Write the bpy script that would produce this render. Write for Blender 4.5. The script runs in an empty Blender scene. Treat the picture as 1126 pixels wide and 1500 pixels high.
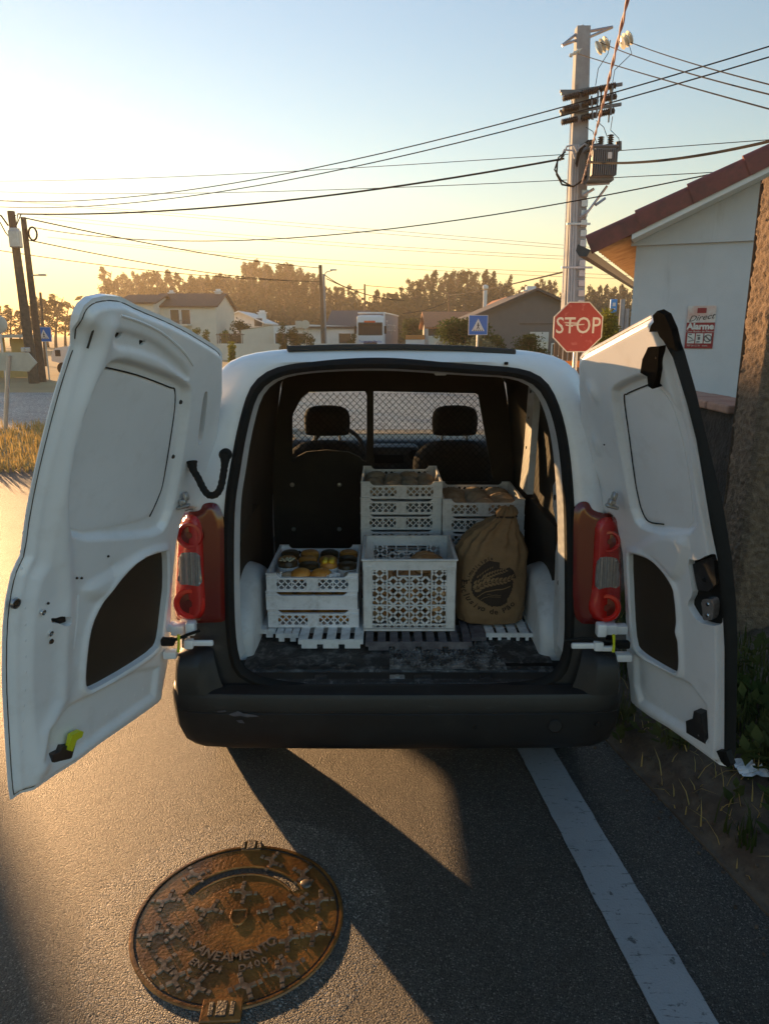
import bpy, bmesh, math, random
import numpy as np
from mathutils import Vector, Matrix, noise

R = math.radians
random.seed(7)
rng = np.random.default_rng(11)
scn = bpy.context.scene
COL = scn.collection

# ------------------------------------------------------------------ camera
FP, CX, CY, EYE = 1060.0, 563.0, 750.0, 1.87          # focal length in photo pixels, image centre, eye height
PITCH = math.atan2(260.0, FP)
cam = bpy.data.objects.new('camera', bpy.data.cameras.new('camera'))
COL.objects.link(cam)
cam.location = (0, 0, EYE)
cam.rotation_euler = (R(90) - PITCH, 0, 0)
cam.data.sensor_fit = 'HORIZONTAL'
cam.data.sensor_width = 36.0
cam.data.lens = 36.0 * FP / 1126.0
cam.data.clip_start = 0.05
cam.data.clip_end = 5000
scn.camera = cam

# ------------------------------------------------------------------ sky, sun, exposure
SUN_AZ, SUN_EL = 36.5, 5.2                             # degrees left of straight ahead, height over the horizon
world = bpy.data.worlds.new('World'); scn.world = world; world.use_nodes = True
wn = world.node_tree.nodes; wn.clear()
sky = wn.new('ShaderNodeTexSky'); sky.sky_type = 'NISHITA'; sky.sun_disc = False
sky.sun_elevation = R(SUN_EL); sky.sun_rotation = R(-SUN_AZ)
sky.altitude = 60; sky.air_density = 1.4; sky.dust_density = 0.1; sky.ozone_density = 3.1
bg = wn.new('ShaderNodeBackground'); bg.inputs['Strength'].default_value = 0.12
wo = wn.new('ShaderNodeOutputWorld')
world.node_tree.links.new(sky.outputs[0], bg.inputs[0])
world.node_tree.links.new(bg.outputs[0], wo.inputs[0])
sl = bpy.data.lights.new('sun', 'SUN'); sl.energy = 5.0; sl.angle = R(0.53); sl.color = (1.0, 0.57, 0.25)
sun = bpy.data.objects.new('sun', sl); COL.objects.link(sun)
sd = Vector((-math.sin(R(SUN_AZ)) * math.cos(R(SUN_EL)), math.cos(R(SUN_AZ)) * math.cos(R(SUN_EL)), math.sin(R(SUN_EL))))
sun.rotation_euler = sd.to_track_quat('Z', 'Y').to_euler()
sun.location = (-40, 50, 30)
vs = scn.view_settings
vs.view_transform = 'Standard'; vs.look = 'None'; vs.gamma = 1.0; vs.use_curve_mapping = False
vs.exposure = 1.72
scn.render.engine = 'CYCLES'
scn.cycles.use_denoising = True
scn.cycles.max_bounces = 8; scn.cycles.diffuse_bounces = 4; scn.cycles.transparent_max_bounces = 16
scn.cycles.volume_bounces = 0
scn.cycles.sample_clamp_indirect = 6

# ------------------------------------------------------------------ measuring helpers
FWD = Vector((0, math.cos(PITCH), -math.sin(PITCH))); UP = Vector((0, math.sin(PITCH), math.cos(PITCH)))
EYEV = Vector((0, 0, EYE))
def ray(px, py):
    return FWD + Vector((1, 0, 0)) * ((px - CX) / FP) - UP * ((py - CY) / FP)
def at(px, py, Y):                                     # the point seen at a photo pixel, at distance Y
    d = ray(px, py); return EYEV + d * (Y / d.y)
def at_z(px, py, z=0.0):                               # ... on the level z
    d = ray(px, py); return EYEV + d * ((z - EYE) / d.z)
def at_plane(px, py, p0, n):
    d = ray(px, py); return EYEV + d * ((Vector(p0) - EYEV).dot(n) / d.dot(n))
def proj(p):
    q = Vector(p) - EYEV; z = q.dot(FWD)
    return (CX + FP * q.x / z, CY - FP * q.dot(UP) / z)
def zz(pts, off, k):                                   # measured on an enlargement: back to photo pixels
    return [(off[0] + x / k, off[1] + y / k) for x, y in pts]

# ------------------------------------------------------------------ materials
def M(name, col, rough=0.6, metal=0.0, var=0.15, scale=6.0, bump=0.0, bscale=80.0, coat=0.0, spec=0.5,
      col2=None, lo=0.45, hi=0.62, detail=6.0):
    m = bpy.data.materials.new(name); m.use_nodes = True
    nt = m.node_tree; N = nt.nodes; L = nt.links
    b = N['Principled BSDF']
    tc = N.new('ShaderNodeTexCoord')
    nz = N.new('ShaderNodeTexNoise'); nz.inputs['Scale'].default_value = scale; nz.inputs['Detail'].default_value = detail
    nz.inputs['Roughness'].default_value = 0.65
    L.new(tc.outputs['Object'], nz.inputs['Vector'])
    r = N.new('ShaderNodeValToRGB')
    c = Vector(col)
    if col2 is None:
        r.color_ramp.elements[0].position = 0.3; r.color_ramp.elements[1].position = 0.7
        r.color_ramp.elements[0].color = (*(c * (1 - var)), 1); r.color_ramp.elements[1].color = (*(c * (1 + var)), 1)
    else:
        r.color_ramp.elements[0].position = lo; r.color_ramp.elements[1].position = hi
        r.color_ramp.elements[0].color = (*c, 1); r.color_ramp.elements[1].color = (*col2, 1)
    L.new(nz.outputs['Fac'], r.inputs['Fac']); L.new(r.outputs['Color'], b.inputs['Base Color'])
    b.inputs['Roughness'].default_value = rough; b.inputs['Metallic'].default_value = metal
    b.inputs['Specular IOR Level'].default_value = spec
    b.inputs['Coat Weight'].default_value = coat; b.inputs['Coat Roughness'].default_value = 0.08
    mr = N.new('ShaderNodeMapRange'); mr.inputs['To Min'].default_value = max(0.02, rough - 0.08); mr.inputs['To Max'].default_value = min(1, rough + 0.1)
    L.new(nz.outputs['Fac'], mr.inputs['Value']); L.new(mr.outputs['Result'], b.inputs['Roughness'])
    if bump:
        nb = N.new('ShaderNodeTexNoise'); nb.inputs['Scale'].default_value = bscale; nb.inputs['Detail'].default_value = 4
        L.new(tc.outputs['Object'], nb.inputs['Vector'])
        bp = N.new('ShaderNodeBump'); bp.inputs['Strength'].default_value = bump; bp.inputs['Distance'].default_value = 0.01
        L.new(nb.outputs['Fac'], bp.inputs['Height']); L.new(bp.outputs['Normal'], b.inputs['Normal'])
    return m

def dirt(m, col, scale, lo, hi, amount=.8, stretch=(1, 1, 1), fine=None):
    nt = m.node_tree; N = nt.nodes; L = nt.links; b = N['Principled BSDF']; src = b.inputs['Base Color'].links[0].from_socket
    tc = N.new('ShaderNodeTexCoord'); mp = N.new('ShaderNodeMapping'); mp.inputs['Scale'].default_value = stretch
    nz = N.new('ShaderNodeTexNoise'); nz.inputs['Scale'].default_value = scale; nz.inputs['Detail'].default_value = 10; nz.inputs['Roughness'].default_value = .72
    L.new(tc.outputs['Object'], mp.inputs['Vector']); L.new(mp.outputs['Vector'], nz.inputs['Vector'])
    r = N.new('ShaderNodeValToRGB'); r.color_ramp.elements[0].position = lo; r.color_ramp.elements[1].position = hi
    r.color_ramp.elements[0].color = (0, 0, 0, 1); r.color_ramp.elements[1].color = (amount, amount, amount, 1)
    L.new(nz.outputs['Fac'], r.inputs['Fac'])
    mx = N.new('ShaderNodeMix'); mx.data_type = 'RGBA'; mx.inputs['B'].default_value = (*col, 1)
    L.new(r.outputs['Color'], mx.inputs['Factor']); L.new(src, mx.inputs['A']); L.new(mx.outputs['Result'], b.inputs['Base Color'])
    return m

def asphalt(name, base=0.055, tint=(1, .97, .93), grain=250.0, strength=0.9, spec=0.5):
    m = bpy.data.materials.new(name); m.use_nodes = True
    nt = m.node_tree; N = nt.nodes; L = nt.links; b = N['Principled BSDF']
    tc = N.new('ShaderNodeTexCoord')
    big = N.new('ShaderNodeTexNoise'); big.inputs['Scale'].default_value = 1.1; big.inputs['Detail'].default_value = 7; big.inputs['Roughness'].default_value = 0.7
    vo = N.new('ShaderNodeTexVoronoi'); vo.inputs['Scale'].default_value = grain; vo.inputs['Randomness'].default_value = 1.0
    fine = N.new('ShaderNodeTexNoise'); fine.inputs['Scale'].default_value = grain * 0.55; fine.inputs['Detail'].default_value = 5
    for n in (big, vo, fine): L.new(tc.outputs['Object'], n.inputs['Vector'])
    hs = N.new('ShaderNodeSeparateColor'); L.new(vo.outputs['Color'], hs.inputs[0])
    r1 = N.new('ShaderNodeValToRGB')
    e = r1.color_ramp.elements
    e[0].position = 0.0; e[0].color = (base * .45 * tint[0], base * .45 * tint[1], base * .45 * tint[2], 1)
    e[1].position = 1.0; e[1].color = (base * 3.0 * tint[0], base * 3.0 * tint[1], base * 2.9 * tint[2], 1)
    k = e.new(.9); k.color = (base * 2.0 * tint[0], base * 2.0 * tint[1], base * 1.95 * tint[2], 1); e[0].color = (base * .35, base * .35, base * .35, 1); e[2].color = (base * 5.5, base * 5.3, base * 5, 1)
    L.new(hs.outputs[0], r1.inputs['Fac'])
    r2 = N.new('ShaderNodeValToRGB'); r2.color_ramp.elements[0].position = .3; r2.color_ramp.elements[1].position = .72
    r2.color_ramp.elements[0].color = (.58, .57, .56, 1); r2.color_ramp.elements[1].color = (1.25, 1.2, 1.14, 1)
    L.new(big.outputs['Fac'], r2.inputs['Fac'])
    mx = N.new('ShaderNodeMix'); mx.data_type = 'RGBA'; mx.blend_type = 'MULTIPLY'; mx.inputs['Factor'].default_value = 1
    L.new(r1.outputs['Color'], mx.inputs['A']); L.new(r2.outputs['Color'], mx.inputs['B'])
    # dark oil spots
    st = N.new('ShaderNodeTexNoise'); st.inputs['Scale'].default_value = 5.5; st.inputs['Detail'].default_value = 3
    L.new(tc.outputs['Object'], st.inputs['Vector'])
    r3 = N.new('ShaderNodeValToRGB'); r3.color_ramp.elements[0].position = .66; r3.color_ramp.elements[1].position = .74
    r3.color_ramp.elements[0].color = (1, 1, 1, 1); r3.color_ramp.elements[1].color = (.55, .55, .55, 1)
    L.new(st.outputs['Fac'], r3.inputs['Fac'])
    mx2 = N.new('ShaderNodeMix'); mx2.data_type = 'RGBA'; mx2.blend_type = 'MULTIPLY'; mx2.inputs['Factor'].default_value = 1
    L.new(mx.outputs['Result'], mx2.inputs['A']); L.new(r3.outputs['Color'], mx2.inputs['B'])
    L.new(mx2.outputs['Result'], b.inputs['Base Color'])
    b.inputs['Roughness'].default_value = 0.56; b.inputs['Specular IOR Level'].default_value = spec
    inv = N.new('ShaderNodeMath'); inv.operation = 'MULTIPLY_ADD'; inv.inputs[1].default_value = -1.0; inv.inputs[2].default_value = 1.0
    L.new(vo.outputs['Distance'], inv.inputs[0])
    ad = N.new('ShaderNodeMath'); ad.operation = 'ADD'; L.new(inv.outputs[0], ad.inputs[0]); L.new(fine.outputs['Fac'], ad.inputs[1])
    bp = N.new('ShaderNodeBump'); bp.inputs['Strength'].default_value = strength; bp.inputs['Distance'].default_value = 0.016
    L.new(ad.outputs[0], bp.inputs['Height']); L.new(bp.outputs['Normal'], b.inputs['Normal'])
    return m

def leaf_mat(name, c1, c2, trans=.40):
    m = bpy.data.materials.new(name); m.use_nodes = True
    nt = m.node_tree; N = nt.nodes; L = nt.links
    N.remove(N['Principled BSDF']); out = N['Material Output']
    tc = N.new('ShaderNodeTexCoord'); nz = N.new('ShaderNodeTexNoise'); nz.inputs['Scale'].default_value = 1.7; nz.inputs['Detail'].default_value = 5
    L.new(tc.outputs['Object'], nz.inputs['Vector'])
    r = N.new('ShaderNodeValToRGB'); r.color_ramp.elements[0].position = .35; r.color_ramp.elements[1].position = .65
    r.color_ramp.elements[0].color = (*c1, 1); r.color_ramp.elements[1].color = (*c2, 1)
    L.new(nz.outputs['Fac'], r.inputs['Fac'])
    d = N.new('ShaderNodeBsdfDiffuse'); t = N.new('ShaderNodeBsdfTranslucent'); mx = N.new('ShaderNodeMixShader'); mx.inputs[0].default_value = trans
    L.new(r.outputs['Color'], d.inputs['Color']); L.new(r.outputs['Color'], t.inputs['Color'])
    L.new(d.outputs[0], mx.inputs[1]); L.new(t.outputs[0], mx.inputs[2]); L.new(mx.outputs[0], out.inputs['Surface'])
    return m

def glass_mat(name, tint=(.9, .95, .93), gloss=.1):
    m = bpy.data.materials.new(name); m.use_nodes = True
    nt = m.node_tree; N = nt.nodes; L = nt.links
    N.remove(N['Principled BSDF']); out = N['Material Output']
    t = N.new('ShaderNodeBsdfTransparent'); t.inputs['Color'].default_value = (*tint, 1)
    g = N.new('ShaderNodeBsdfGlossy'); g.inputs['Roughness'].default_value = .03
    fr = N.new('ShaderNodeLayerWeight'); fr.inputs['Blend'].default_value = gloss
    nz = N.new('ShaderNodeTexNoise'); nz.inputs['Scale'].default_value = 3
    mx = N.new('ShaderNodeMixShader')
    L.new(fr.outputs['Fresnel'], mx.inputs[0]); L.new(t.outputs[0], mx.inputs[1]); L.new(g.outputs[0], mx.inputs[2]); L.new(mx.outputs[0], out.inputs['Surface'])
    return m

MT = {}
MT['paint'] = M('white_van_paint', (.82, .83, .85), rough=.32, var=.04, scale=3, coat=.35, bump=.015, bscale=14)
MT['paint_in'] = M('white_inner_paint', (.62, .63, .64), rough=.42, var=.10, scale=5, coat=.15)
MT['rubber'] = M('black_rubber', (.010, .010, .010), rough=.75, var=.3, scale=20, spec=.25)
MT['matte'] = M('matte_black_seal', (.007, .007, .007), rough=.95, var=.3, scale=20, spec=.0)
MT['plastic_black'] = M('black_plastic', (.018, .018, .019), rough=.5, var=.25, scale=12, bump=.05, bscale=300)
MT['bumper'] = M('scuffed_black_bumper', (.010, .010, .011), rough=.46, col2=(.022, .021, .021), lo=.5, hi=.8, scale=5, bump=.08, bscale=400)
MT['lining'] = M('dark_cargo_lining', (.026, .021, .016), rough=.8, var=.3, scale=8)
MT['board'] = M('dark_hardboard', (.032, .022, .012), rough=.72, var=.2, scale=9)
MT['seat'] = M('dark_seat_fabric', (.032, .029, .027), rough=.95, var=.3, scale=40, bump=.2, bscale=500)
MT['mat'] = M('worn_rubber_mat', (.022, .021, .021), rough=.6, col2=(.24, .23, .22), lo=.50, hi=.78, scale=14, bump=.6, bscale=70)
MT['mat_tread'] = M('rubbed_checker_rubber', (.035, .034, .034), rough=.45, col2=(.36, .35, .34), lo=.42, hi=.7, scale=18, bump=.3, bscale=120)
MT['red_lens'] = M('red_lens', (.50, .010, .008), rough=.14, var=.1, scale=4, coat=.8, bump=.35, bscale=320)
MT['red_deep'] = M('deep_red_lens', (.13, .006, .005), rough=.15, var=.1, scale=4, coat=.8)
MT['red_ring'] = M('bright_red_ring', (.66, .018, .010), rough=.12, var=.06, scale=9, coat=.8)
MT['clear_lens'] = M('clear_lens', (.30, .28, .27), rough=.12, var=.2, scale=60, coat=.8, metal=.3)
MT['steel'] = M('grey_steel', (.42, .42, .42), rough=.35, metal=.9, var=.15, scale=20)
MT['chrome'] = M('bright_steel', (.75, .75, .75), rough=.15, metal=1, var=.05)
MT['yellow'] = M('yellow_plastic', (.62, .66, .02), rough=.4, var=.08)
MT['crate'] = M('white_crate_plastic', (.78, .77, .79), rough=.45, var=.08, scale=12, col2=None)
MT['crate2'] = M('greyed_crate_plastic', (.70, .69, .68), rough=.5, var=.1, scale=10)
MT['pallet_w'] = M('white_pallet_plastic', (.70, .71, .72), rough=.5, var=.1, scale=14, bump=.1, bscale=60)
MT['pallet_g'] = M('grey_pallet_plastic', (.075, .07, .085), rough=.6, col2=(.16, .155, .17), lo=.45, hi=.7, scale=20, bump=.1, bscale=60)
MT['bread'] = M('bread_crust', (.40, .19, .065), rough=.8, col2=(.62, .42, .24), lo=.42, hi=.66, scale=18, bump=.35, bscale=45)
MT['bread_d'] = M('floury_bread', (.34, .24, .15), rough=.9, col2=(.52, .42, .31), lo=.4, hi=.65, scale=16, bump=.35, bscale=45)
MT['bun'] = M('orange_bun_crust', (.50, .19, .03), rough=.5, col2=(.70, .34, .07), lo=.4, hi=.7, scale=12, bump=.15, bscale=40)
MT['cake'] = M('dark_cake_glaze', (.05, .028, .012), rough=.35, col2=(.12, .075, .02), lo=.45, hi=.7, scale=24, bump=.4, bscale=60)
MT['custard'] = M('yellow_custard', (.72, .47, .02), rough=.35, col2=(.80, .60, .05), lo=.45, hi=.7, scale=14, bump=.2, bscale=40)
MT['pale'] = M('pale_almond', (.62, .55, .38), rough=.7, var=.12, scale=20)
MT['paper'] = M('white_paper_case', (.78, .76, .76), rough=.7, var=.05, scale=20)
MT['sack'] = M('brown_cloth_sack', (.22, .135, .066), rough=.92, var=.16, scale=8, bump=.28, bscale=55)
MT['print'] = M('dark_brown_print', (.035, .022, .014), rough=.9, var=.25, scale=40)
MT['sack_print_light'] = M('bare_cloth_in_print', (.21, .13, .063), rough=.92, var=.16, scale=9)
MT['tyre'] = M('tyre_rubber', (.02, .02, .02), rough=.85, var=.2, scale=20)
MT['asphalt'] = asphalt('asphalt', .058)
MT['asphalt_old'] = asphalt('asphalt_repair', .092, tint=(1, .96, .90), grain=220, strength=.9)
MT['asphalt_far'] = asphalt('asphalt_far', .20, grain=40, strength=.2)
MT['iron'] = M('wet_cast_iron', (.15, .062, .018), rough=.24, col2=(.40, .18, .045), lo=.36, hi=.66, scale=6, metal=.35, bump=.22, bscale=90)
MT['iron_lug'] = M('worn_iron_lug', (.12, .09, .065), rough=.34, col2=(.26, .21, .16), lo=.4, hi=.7, scale=30, metal=.5, bump=.1, bscale=150)
MT['grime'] = M('wet_grit_in_cover', (.030, .022, .016), rough=.6, var=.4, scale=30, bump=.8, bscale=120)
MT['line'] = M('worn_road_paint', (.07, .07, .07), rough=.75, col2=(.27, .27, .275), lo=.33, hi=.39, scale=26, bump=.35, bscale=150, detail=9)
MT['soil'] = M('verge_soil', (.065, .042, .028), rough=.95, col2=(.14, .105, .07), lo=.4, hi=.7, scale=9, bump=1.0, bscale=40)
MT['field'] = M('dry_field', (.30, .20, .09), rough=.95, col2=(.42, .31, .15), lo=.35, hi=.7, scale=.25, bump=1.0, bscale=6)
MT['drygrass'] = leaf_mat('dry_grass_blades', (.42, .28, .09), (.58, .42, .16))
MT['weed'] = leaf_mat('verge_weeds', (.045, .065, .018), (.11, .11, .04))
MT['leaf_dark'] = leaf_mat('dark_tree_leaves', (.024, .036, .014), (.055, .066, .026), .25)
MT['leaf_mid'] = leaf_mat('bush_leaves', (.035, .055, .018), (.085, .11, .035))
MT['leaf_lime'] = leaf_mat('yellow_green_leaves', (.12, .14, .02), (.22, .22, .04))
MT['leaf_grey'] = leaf_mat('grey_green_leaves', (.09, .12, .09), (.15, .18, .13))
MT['bark'] = M('bark', (.13, .09, .06), rough=.9, var=.3, scale=6, bump=.4, bscale=20)
MT['wood_pole'] = M('weathered_pole_wood', (.14, .10, .07), rough=.9, var=.3, scale=8, bump=.3, bscale=30)
MT['concrete'] = M('pole_concrete', (.34, .36, .38), rough=.85, var=.15, scale=4, bump=.2, bscale=40)
MT['galv'] = M('galvanised_steel', (.50, .52, .55), rough=.38, metal=.75, var=.12, scale=9)
MT['transformer'] = M('transformer_grey', (.14, .16, .18), rough=.5, metal=.1, var=.15)
MT['porcelain'] = M('dark_insulator', (.035, .022, .02), rough=.25, var=.2)
MT['glass_ins'] = M('pale_glass_insulator', (.72, .71, .62), rough=.15, var=.1, coat=.5)
MT['wire'] = M('black_cable', (.012, .012, .014), rough=.8, var=.2, spec=.15)
MT['wire_pink'] = M('faded_pink_cable', (.44, .34, .34), rough=.7, var=.3, scale=3)
MT['pvc'] = M('grey_conduit', (.45, .47, .50), rough=.5, var=.08)
MT['wall_grey'] = M('pale_render_wall', (.58, .60, .63), rough=.9, col2=(.67, .685, .71), lo=.35, hi=.7, scale=1.6, bump=.25, bscale=120)
MT['white_wall'] = M('white_rendered_wall', (.80, .79, .76), rough=.9, var=.05, scale=1.5)
MT['cream_wall'] = M('cream_wall', (.70, .67, .57), rough=.9, var=.06, scale=1.5)
MT['dark_wall'] = M('dark_grey_wall', (.125, .13, .135), rough=.9, var=.08, scale=2)
MT['tile_red'] = M('red_glazed_tile', (.20, .055, .04), rough=.5, var=.25, scale=5, bump=.2, bscale=30)
MT['tile_orange'] = M('orange_clay_tile', (.42, .16, .07), rough=.85, var=.25, scale=6)
MT['tile_brown'] = M('brown_roof_tile', (.13, .08, .055), rough=.85, var=.25, scale=4)
MT['roof_dark'] = M('dark_sheet_roof', (.075, .07, .07), rough=.8, var=.2, scale=2)
MT['soffit'] = M('stained_soffit', (.42, .24, .10), rough=.85, col2=(.26, .13, .05), lo=.4, hi=.7, scale=7)
MT['gutter'] = M('dark_gutter', (.06, .06, .065), rough=.5, var=.2)
MT['stucco'] = M('roughcast_stucco', (.13, .088, .058), rough=.95, col2=(.24, .17, .11), lo=.4, hi=.68, scale=30, bump=1.0, bscale=130)
MT['wall_dark'] = M('shade_dark_stone_wall', (.016, .014, .012), rough=.95, col2=(.034, .029, .024), lo=.4, hi=.7, scale=9, bump=1.0, bscale=35)  # near black base: the shade on the wall is put into its colour
MT['coping'] = M('clay_coping', (.30, .17, .12), rough=.85, var=.2, scale=10)
MT['sign_red'] = M('faded_stop_red', (.36, .035, .040), rough=.42, col2=(.45, .10, .10), lo=.56, hi=.62, scale=9, detail=10)
MT['sign_white'] = M('sign_white', (.72, .70, .66), rough=.4, var=.06, scale=8)
MT['sign_blue'] = M('sign_blue', (.015, .16, .55), rough=.4, var=.06)
MT['sign_black'] = M('sign_black', (.02, .02, .02), rough=.5, var=.1)
MT['sign_maroon'] = M('alarm_maroon', (.30, .022, .028), rough=.4, var=.08)
MT['sign_pink'] = M('alarm_pale_field', (.66, .40, .34), rough=.35, col2=(.72, .70, .66), lo=.38, hi=.55, scale=4)
MT['sign_back'] = M('sign_sheet_metal', (.50, .50, .44), rough=.5, metal=.2, var=.1)
MT['shelter'] = M('ochre_panel', (.50, .36, .14), rough=.7, var=.1)
MT['truck_grey'] = M('truck_curtain', (.26, .25, .27), rough=.7, var=.08, scale=2)
MT['truck_white'] = M('truck_white', (.76, .77, .78), rough=.35, var=.04, coat=.3)
MT['truck_glass'] = M('dark_truck_glass', (.03, .035, .04), rough=.3, var=.1, spec=.08)
MT['house_glass'] = M('house_glass', (.04, .05, .06), rough=.06, var=.1)
MT['shutter'] = M('pale_shutter', (.62, .62, .60), rough=.6, var=.05)
MT['orange'] = M('orange_barrier', (.62, .22, .05), rough=.6, var=.1)
MT['blue_box'] = M('blue_sheet', (.03, .30, .72), rough=.5, var=.08)
MT['glass'] = glass_mat('window_glass')
MT['amber'] = M('amber_lamp_lens', (.5, .28, .05), rough=.2, var=.1)

dirt(MT['paint'], (.45, .41, .36), 9, .52, .82, .30); dirt(MT['paint'], (.22, .18, .14), 60, .68, .78, .5)
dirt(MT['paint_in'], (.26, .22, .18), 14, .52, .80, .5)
for k_ in ('crate', 'crate2', 'pallet_w'): dirt(MT[k_], (.30, .27, .24), 16, .50, .74, .55); dirt(MT[k_], (.12, .10, .08), 70, .64, .76, .6)
dirt(MT['bumper'], (.09, .085, .08), 14, .60, .80, .6, (1, 1, 3)); dirt(MT['plastic_black'], (.10, .09, .08), 12, .55, .8, .5)
dirt(MT['wall_grey'], (.36, .36, .36), 2.2, .55, .80, .6, (2.5, 2.5, .35)); dirt(MT['wall_grey'], (.40, .38, .35), 22, .62, .75, .4)
dirt(MT['sign_white'], (.36, .30, .22), 10, .56, .78, .6); dirt(MT['concrete'], (.20, .18, .16), 5, .5, .75, .6, (1, 1, .3))
dirt(MT['white_wall'], (.42, .38, .32), 1.2, .52, .8, .6, (1, 1, .4)); dirt(MT['lining'], (.055, .042, .028), 7, .5, .75, .6); dirt(MT['sack'], (.15, .085, .04), 9, .5, .75, .6)
dirt(MT['tile_red'], (.075, .04, .03), 9, .48, .72, .7)
dirt(MT['asphalt'], (.022, .022, .022), 2.6, .61, .69, .7)
dirt(MT['mat'], (.36, .34, .32), 26, .56, .72, .7, (1, .35, 1)); dirt(MT['mat_tread'], (.40, .38, .36), 40, .56, .7, .6)
dirt(MT['line'], (.06, .06, .06), 9, .60, .635, .9, (1.2, 9, 1)); dirt(MT['line'], (.12, .12, .12), 4, .5, .8, .5)

# ------------------------------------------------------------------ mesh helpers
class MB:
    """collects shapes; build() links them as ONE mesh object"""
    def __init__(s): s.v = []; s.f = []
    def add(s, v, f):
        o = len(s.v); s.v += [Vector(p) for p in v]; s.f += [tuple(i + o for i in q) for q in f]; return s
    def box(s, c, d, rot=None):
        x, y, z = (k / 2 for k in d); c = Vector(c)
        P = [Vector((i * x, j * y, k * z)) for i in (-1, 1) for j in (-1, 1) for k in (-1, 1)]
        if rot: P = [rot @ p for p in P]
        return s.add([c + p for p in P], [(0, 1, 3, 2), (4, 6, 7, 5), (0, 4, 5, 1), (2, 3, 7, 6), (0, 2, 6, 4), (1, 5, 7, 3)])
    def rbox(s, c, d, r=.01, seg=2, rot=None):
        bm = bmesh.new(); bmesh.ops.create_cube(bm, size=1)
        for v in bm.verts: v.co = Vector((v.co.x * d[0], v.co.y * d[1], v.co.z * d[2]))
        bmesh.ops.bevel(bm, geom=bm.edges[:], offset=min(r, min(d) * .49), segments=seg, affect='EDGES', profile=.5)
        bm.verts.index_update(); c = Vector(c)
        s.add([c + ((rot @ v.co) if rot else v.co) for v in bm.verts], [[v.index for v in f.verts] for f in bm.faces]); bm.free(); return s
    def tube(s, pts, r, n=8, cap=True):
        pts = [Vector(p) for p in pts]; rr = r if isinstance(r, (list, tuple)) else [r] * len(pts)
        V = []; Fc = []; prev = None
        for i, p in enumerate(pts):
            t = (pts[min(i + 1, len(pts) - 1)] - pts[max(i - 1, 0)]).normalized()
            if prev is None:
                a = t.cross(Vector((0, 0, 1)))
                if a.length < .05: a = t.cross(Vector((0, 1, 0)))
            else: a = prev - t * prev.dot(t)
            a.normalize(); prev = a; b = t.cross(a)
            for k in range(n):
                w = 2 * math.pi * k / n; V.append(p + (a * math.cos(w) + b * math.sin(w)) * rr[i])
        for i in range(len(pts) - 1):
            for k in range(n):
                Fc.append((i * n + k, i * n + (k + 1) % n, (i + 1) * n + (k + 1) % n, (i + 1) * n + k))
        if cap: Fc.append(tuple(range(n))[::-1]); Fc.append(tuple((len(pts) - 1) * n + k for k in range(n)))
        return s.add(V, Fc)
    def lathe(s, prof, c=(0, 0, 0), axis='z', n=24, rot=None):
        V = []; Fc = []; m = len(prof); c = Vector(c)
        for k in range(n):
            w = 2 * math.pi * k / n
            for r, h in prof:
                p = Vector((r * math.cos(w), r * math.sin(w), h))
                if axis == 'y': p = Vector((p.x, -p.z, p.y))
                if axis == 'x': p = Vector((p.z, p.x, p.y))
                if rot: p = rot @ p
                V.append(c + p)
        for k in range(n):
            for i in range(m - 1):
                a = k * m + i; b = ((k + 1) % n) * m + i; Fc.append((a, b, b + 1, a + 1))
        return s.add(V, Fc)
    def prism(s, poly, O, ex, ey, n, th):
        """polygon (a,b) on the frame O,ex,ey, from depth 0 to th along n"""
        O, ex, ey, n = Vector(O), Vector(ex), Vector(ey), Vector(n); k = len(poly)
        A = [O + ex * a + ey * b for a, b in poly]; B = [p + n * th for p in A]
        return s.add(A + B, [tuple(range(k))[::-1], tuple(range(k, 2 * k))] + [(i, (i + 1) % k, k + (i + 1) % k, k + i) for i in range(k)])
    def quad(s, a, b, c, d): return s.add([a, b, c, d], [(0, 1, 2, 3)])
    def build(s, name, mat, parent=None, smooth=False, loc=None, label=None, kind=None, fix=True):
        use = sorted({i for q in s.f for i in q})
        if len(use) < len(s.v): mp = {k: j for j, k in enumerate(use)}; s.v = [s.v[k] for k in use]; s.f = [tuple(mp[i] for i in q) for q in s.f]
        me = bpy.data.meshes.new(name)
        off = Vector(loc) if loc is not None else origin(parent)
        me.from_pydata([tuple(p - off) for p in s.v], [], s.f)
        if me.validate(): print('INVALID', name)
        if fix:
            bm = bmesh.new(); bm.from_mesh(me); bmesh.ops.recalc_face_normals(bm, faces=bm.faces[:]); bm.to_mesh(me); bm.free()
        if smooth:
            me.polygons.foreach_set('use_smooth', [True] * len(me.polygons))
            try: me.set_sharp_from_angle(angle=R(smooth if smooth is not True else 40))
            except Exception: pass
        me.materials.append(MT[mat] if isinstance(mat, str) else mat)
        o = bpy.data.objects.new(name, me); COL.objects.link(o)
        if parent is not None: o.parent = parent
        elif loc is not None: o.location = loc
        if label: o['label'] = label
        if kind: o['kind'] = kind
        return o

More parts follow.
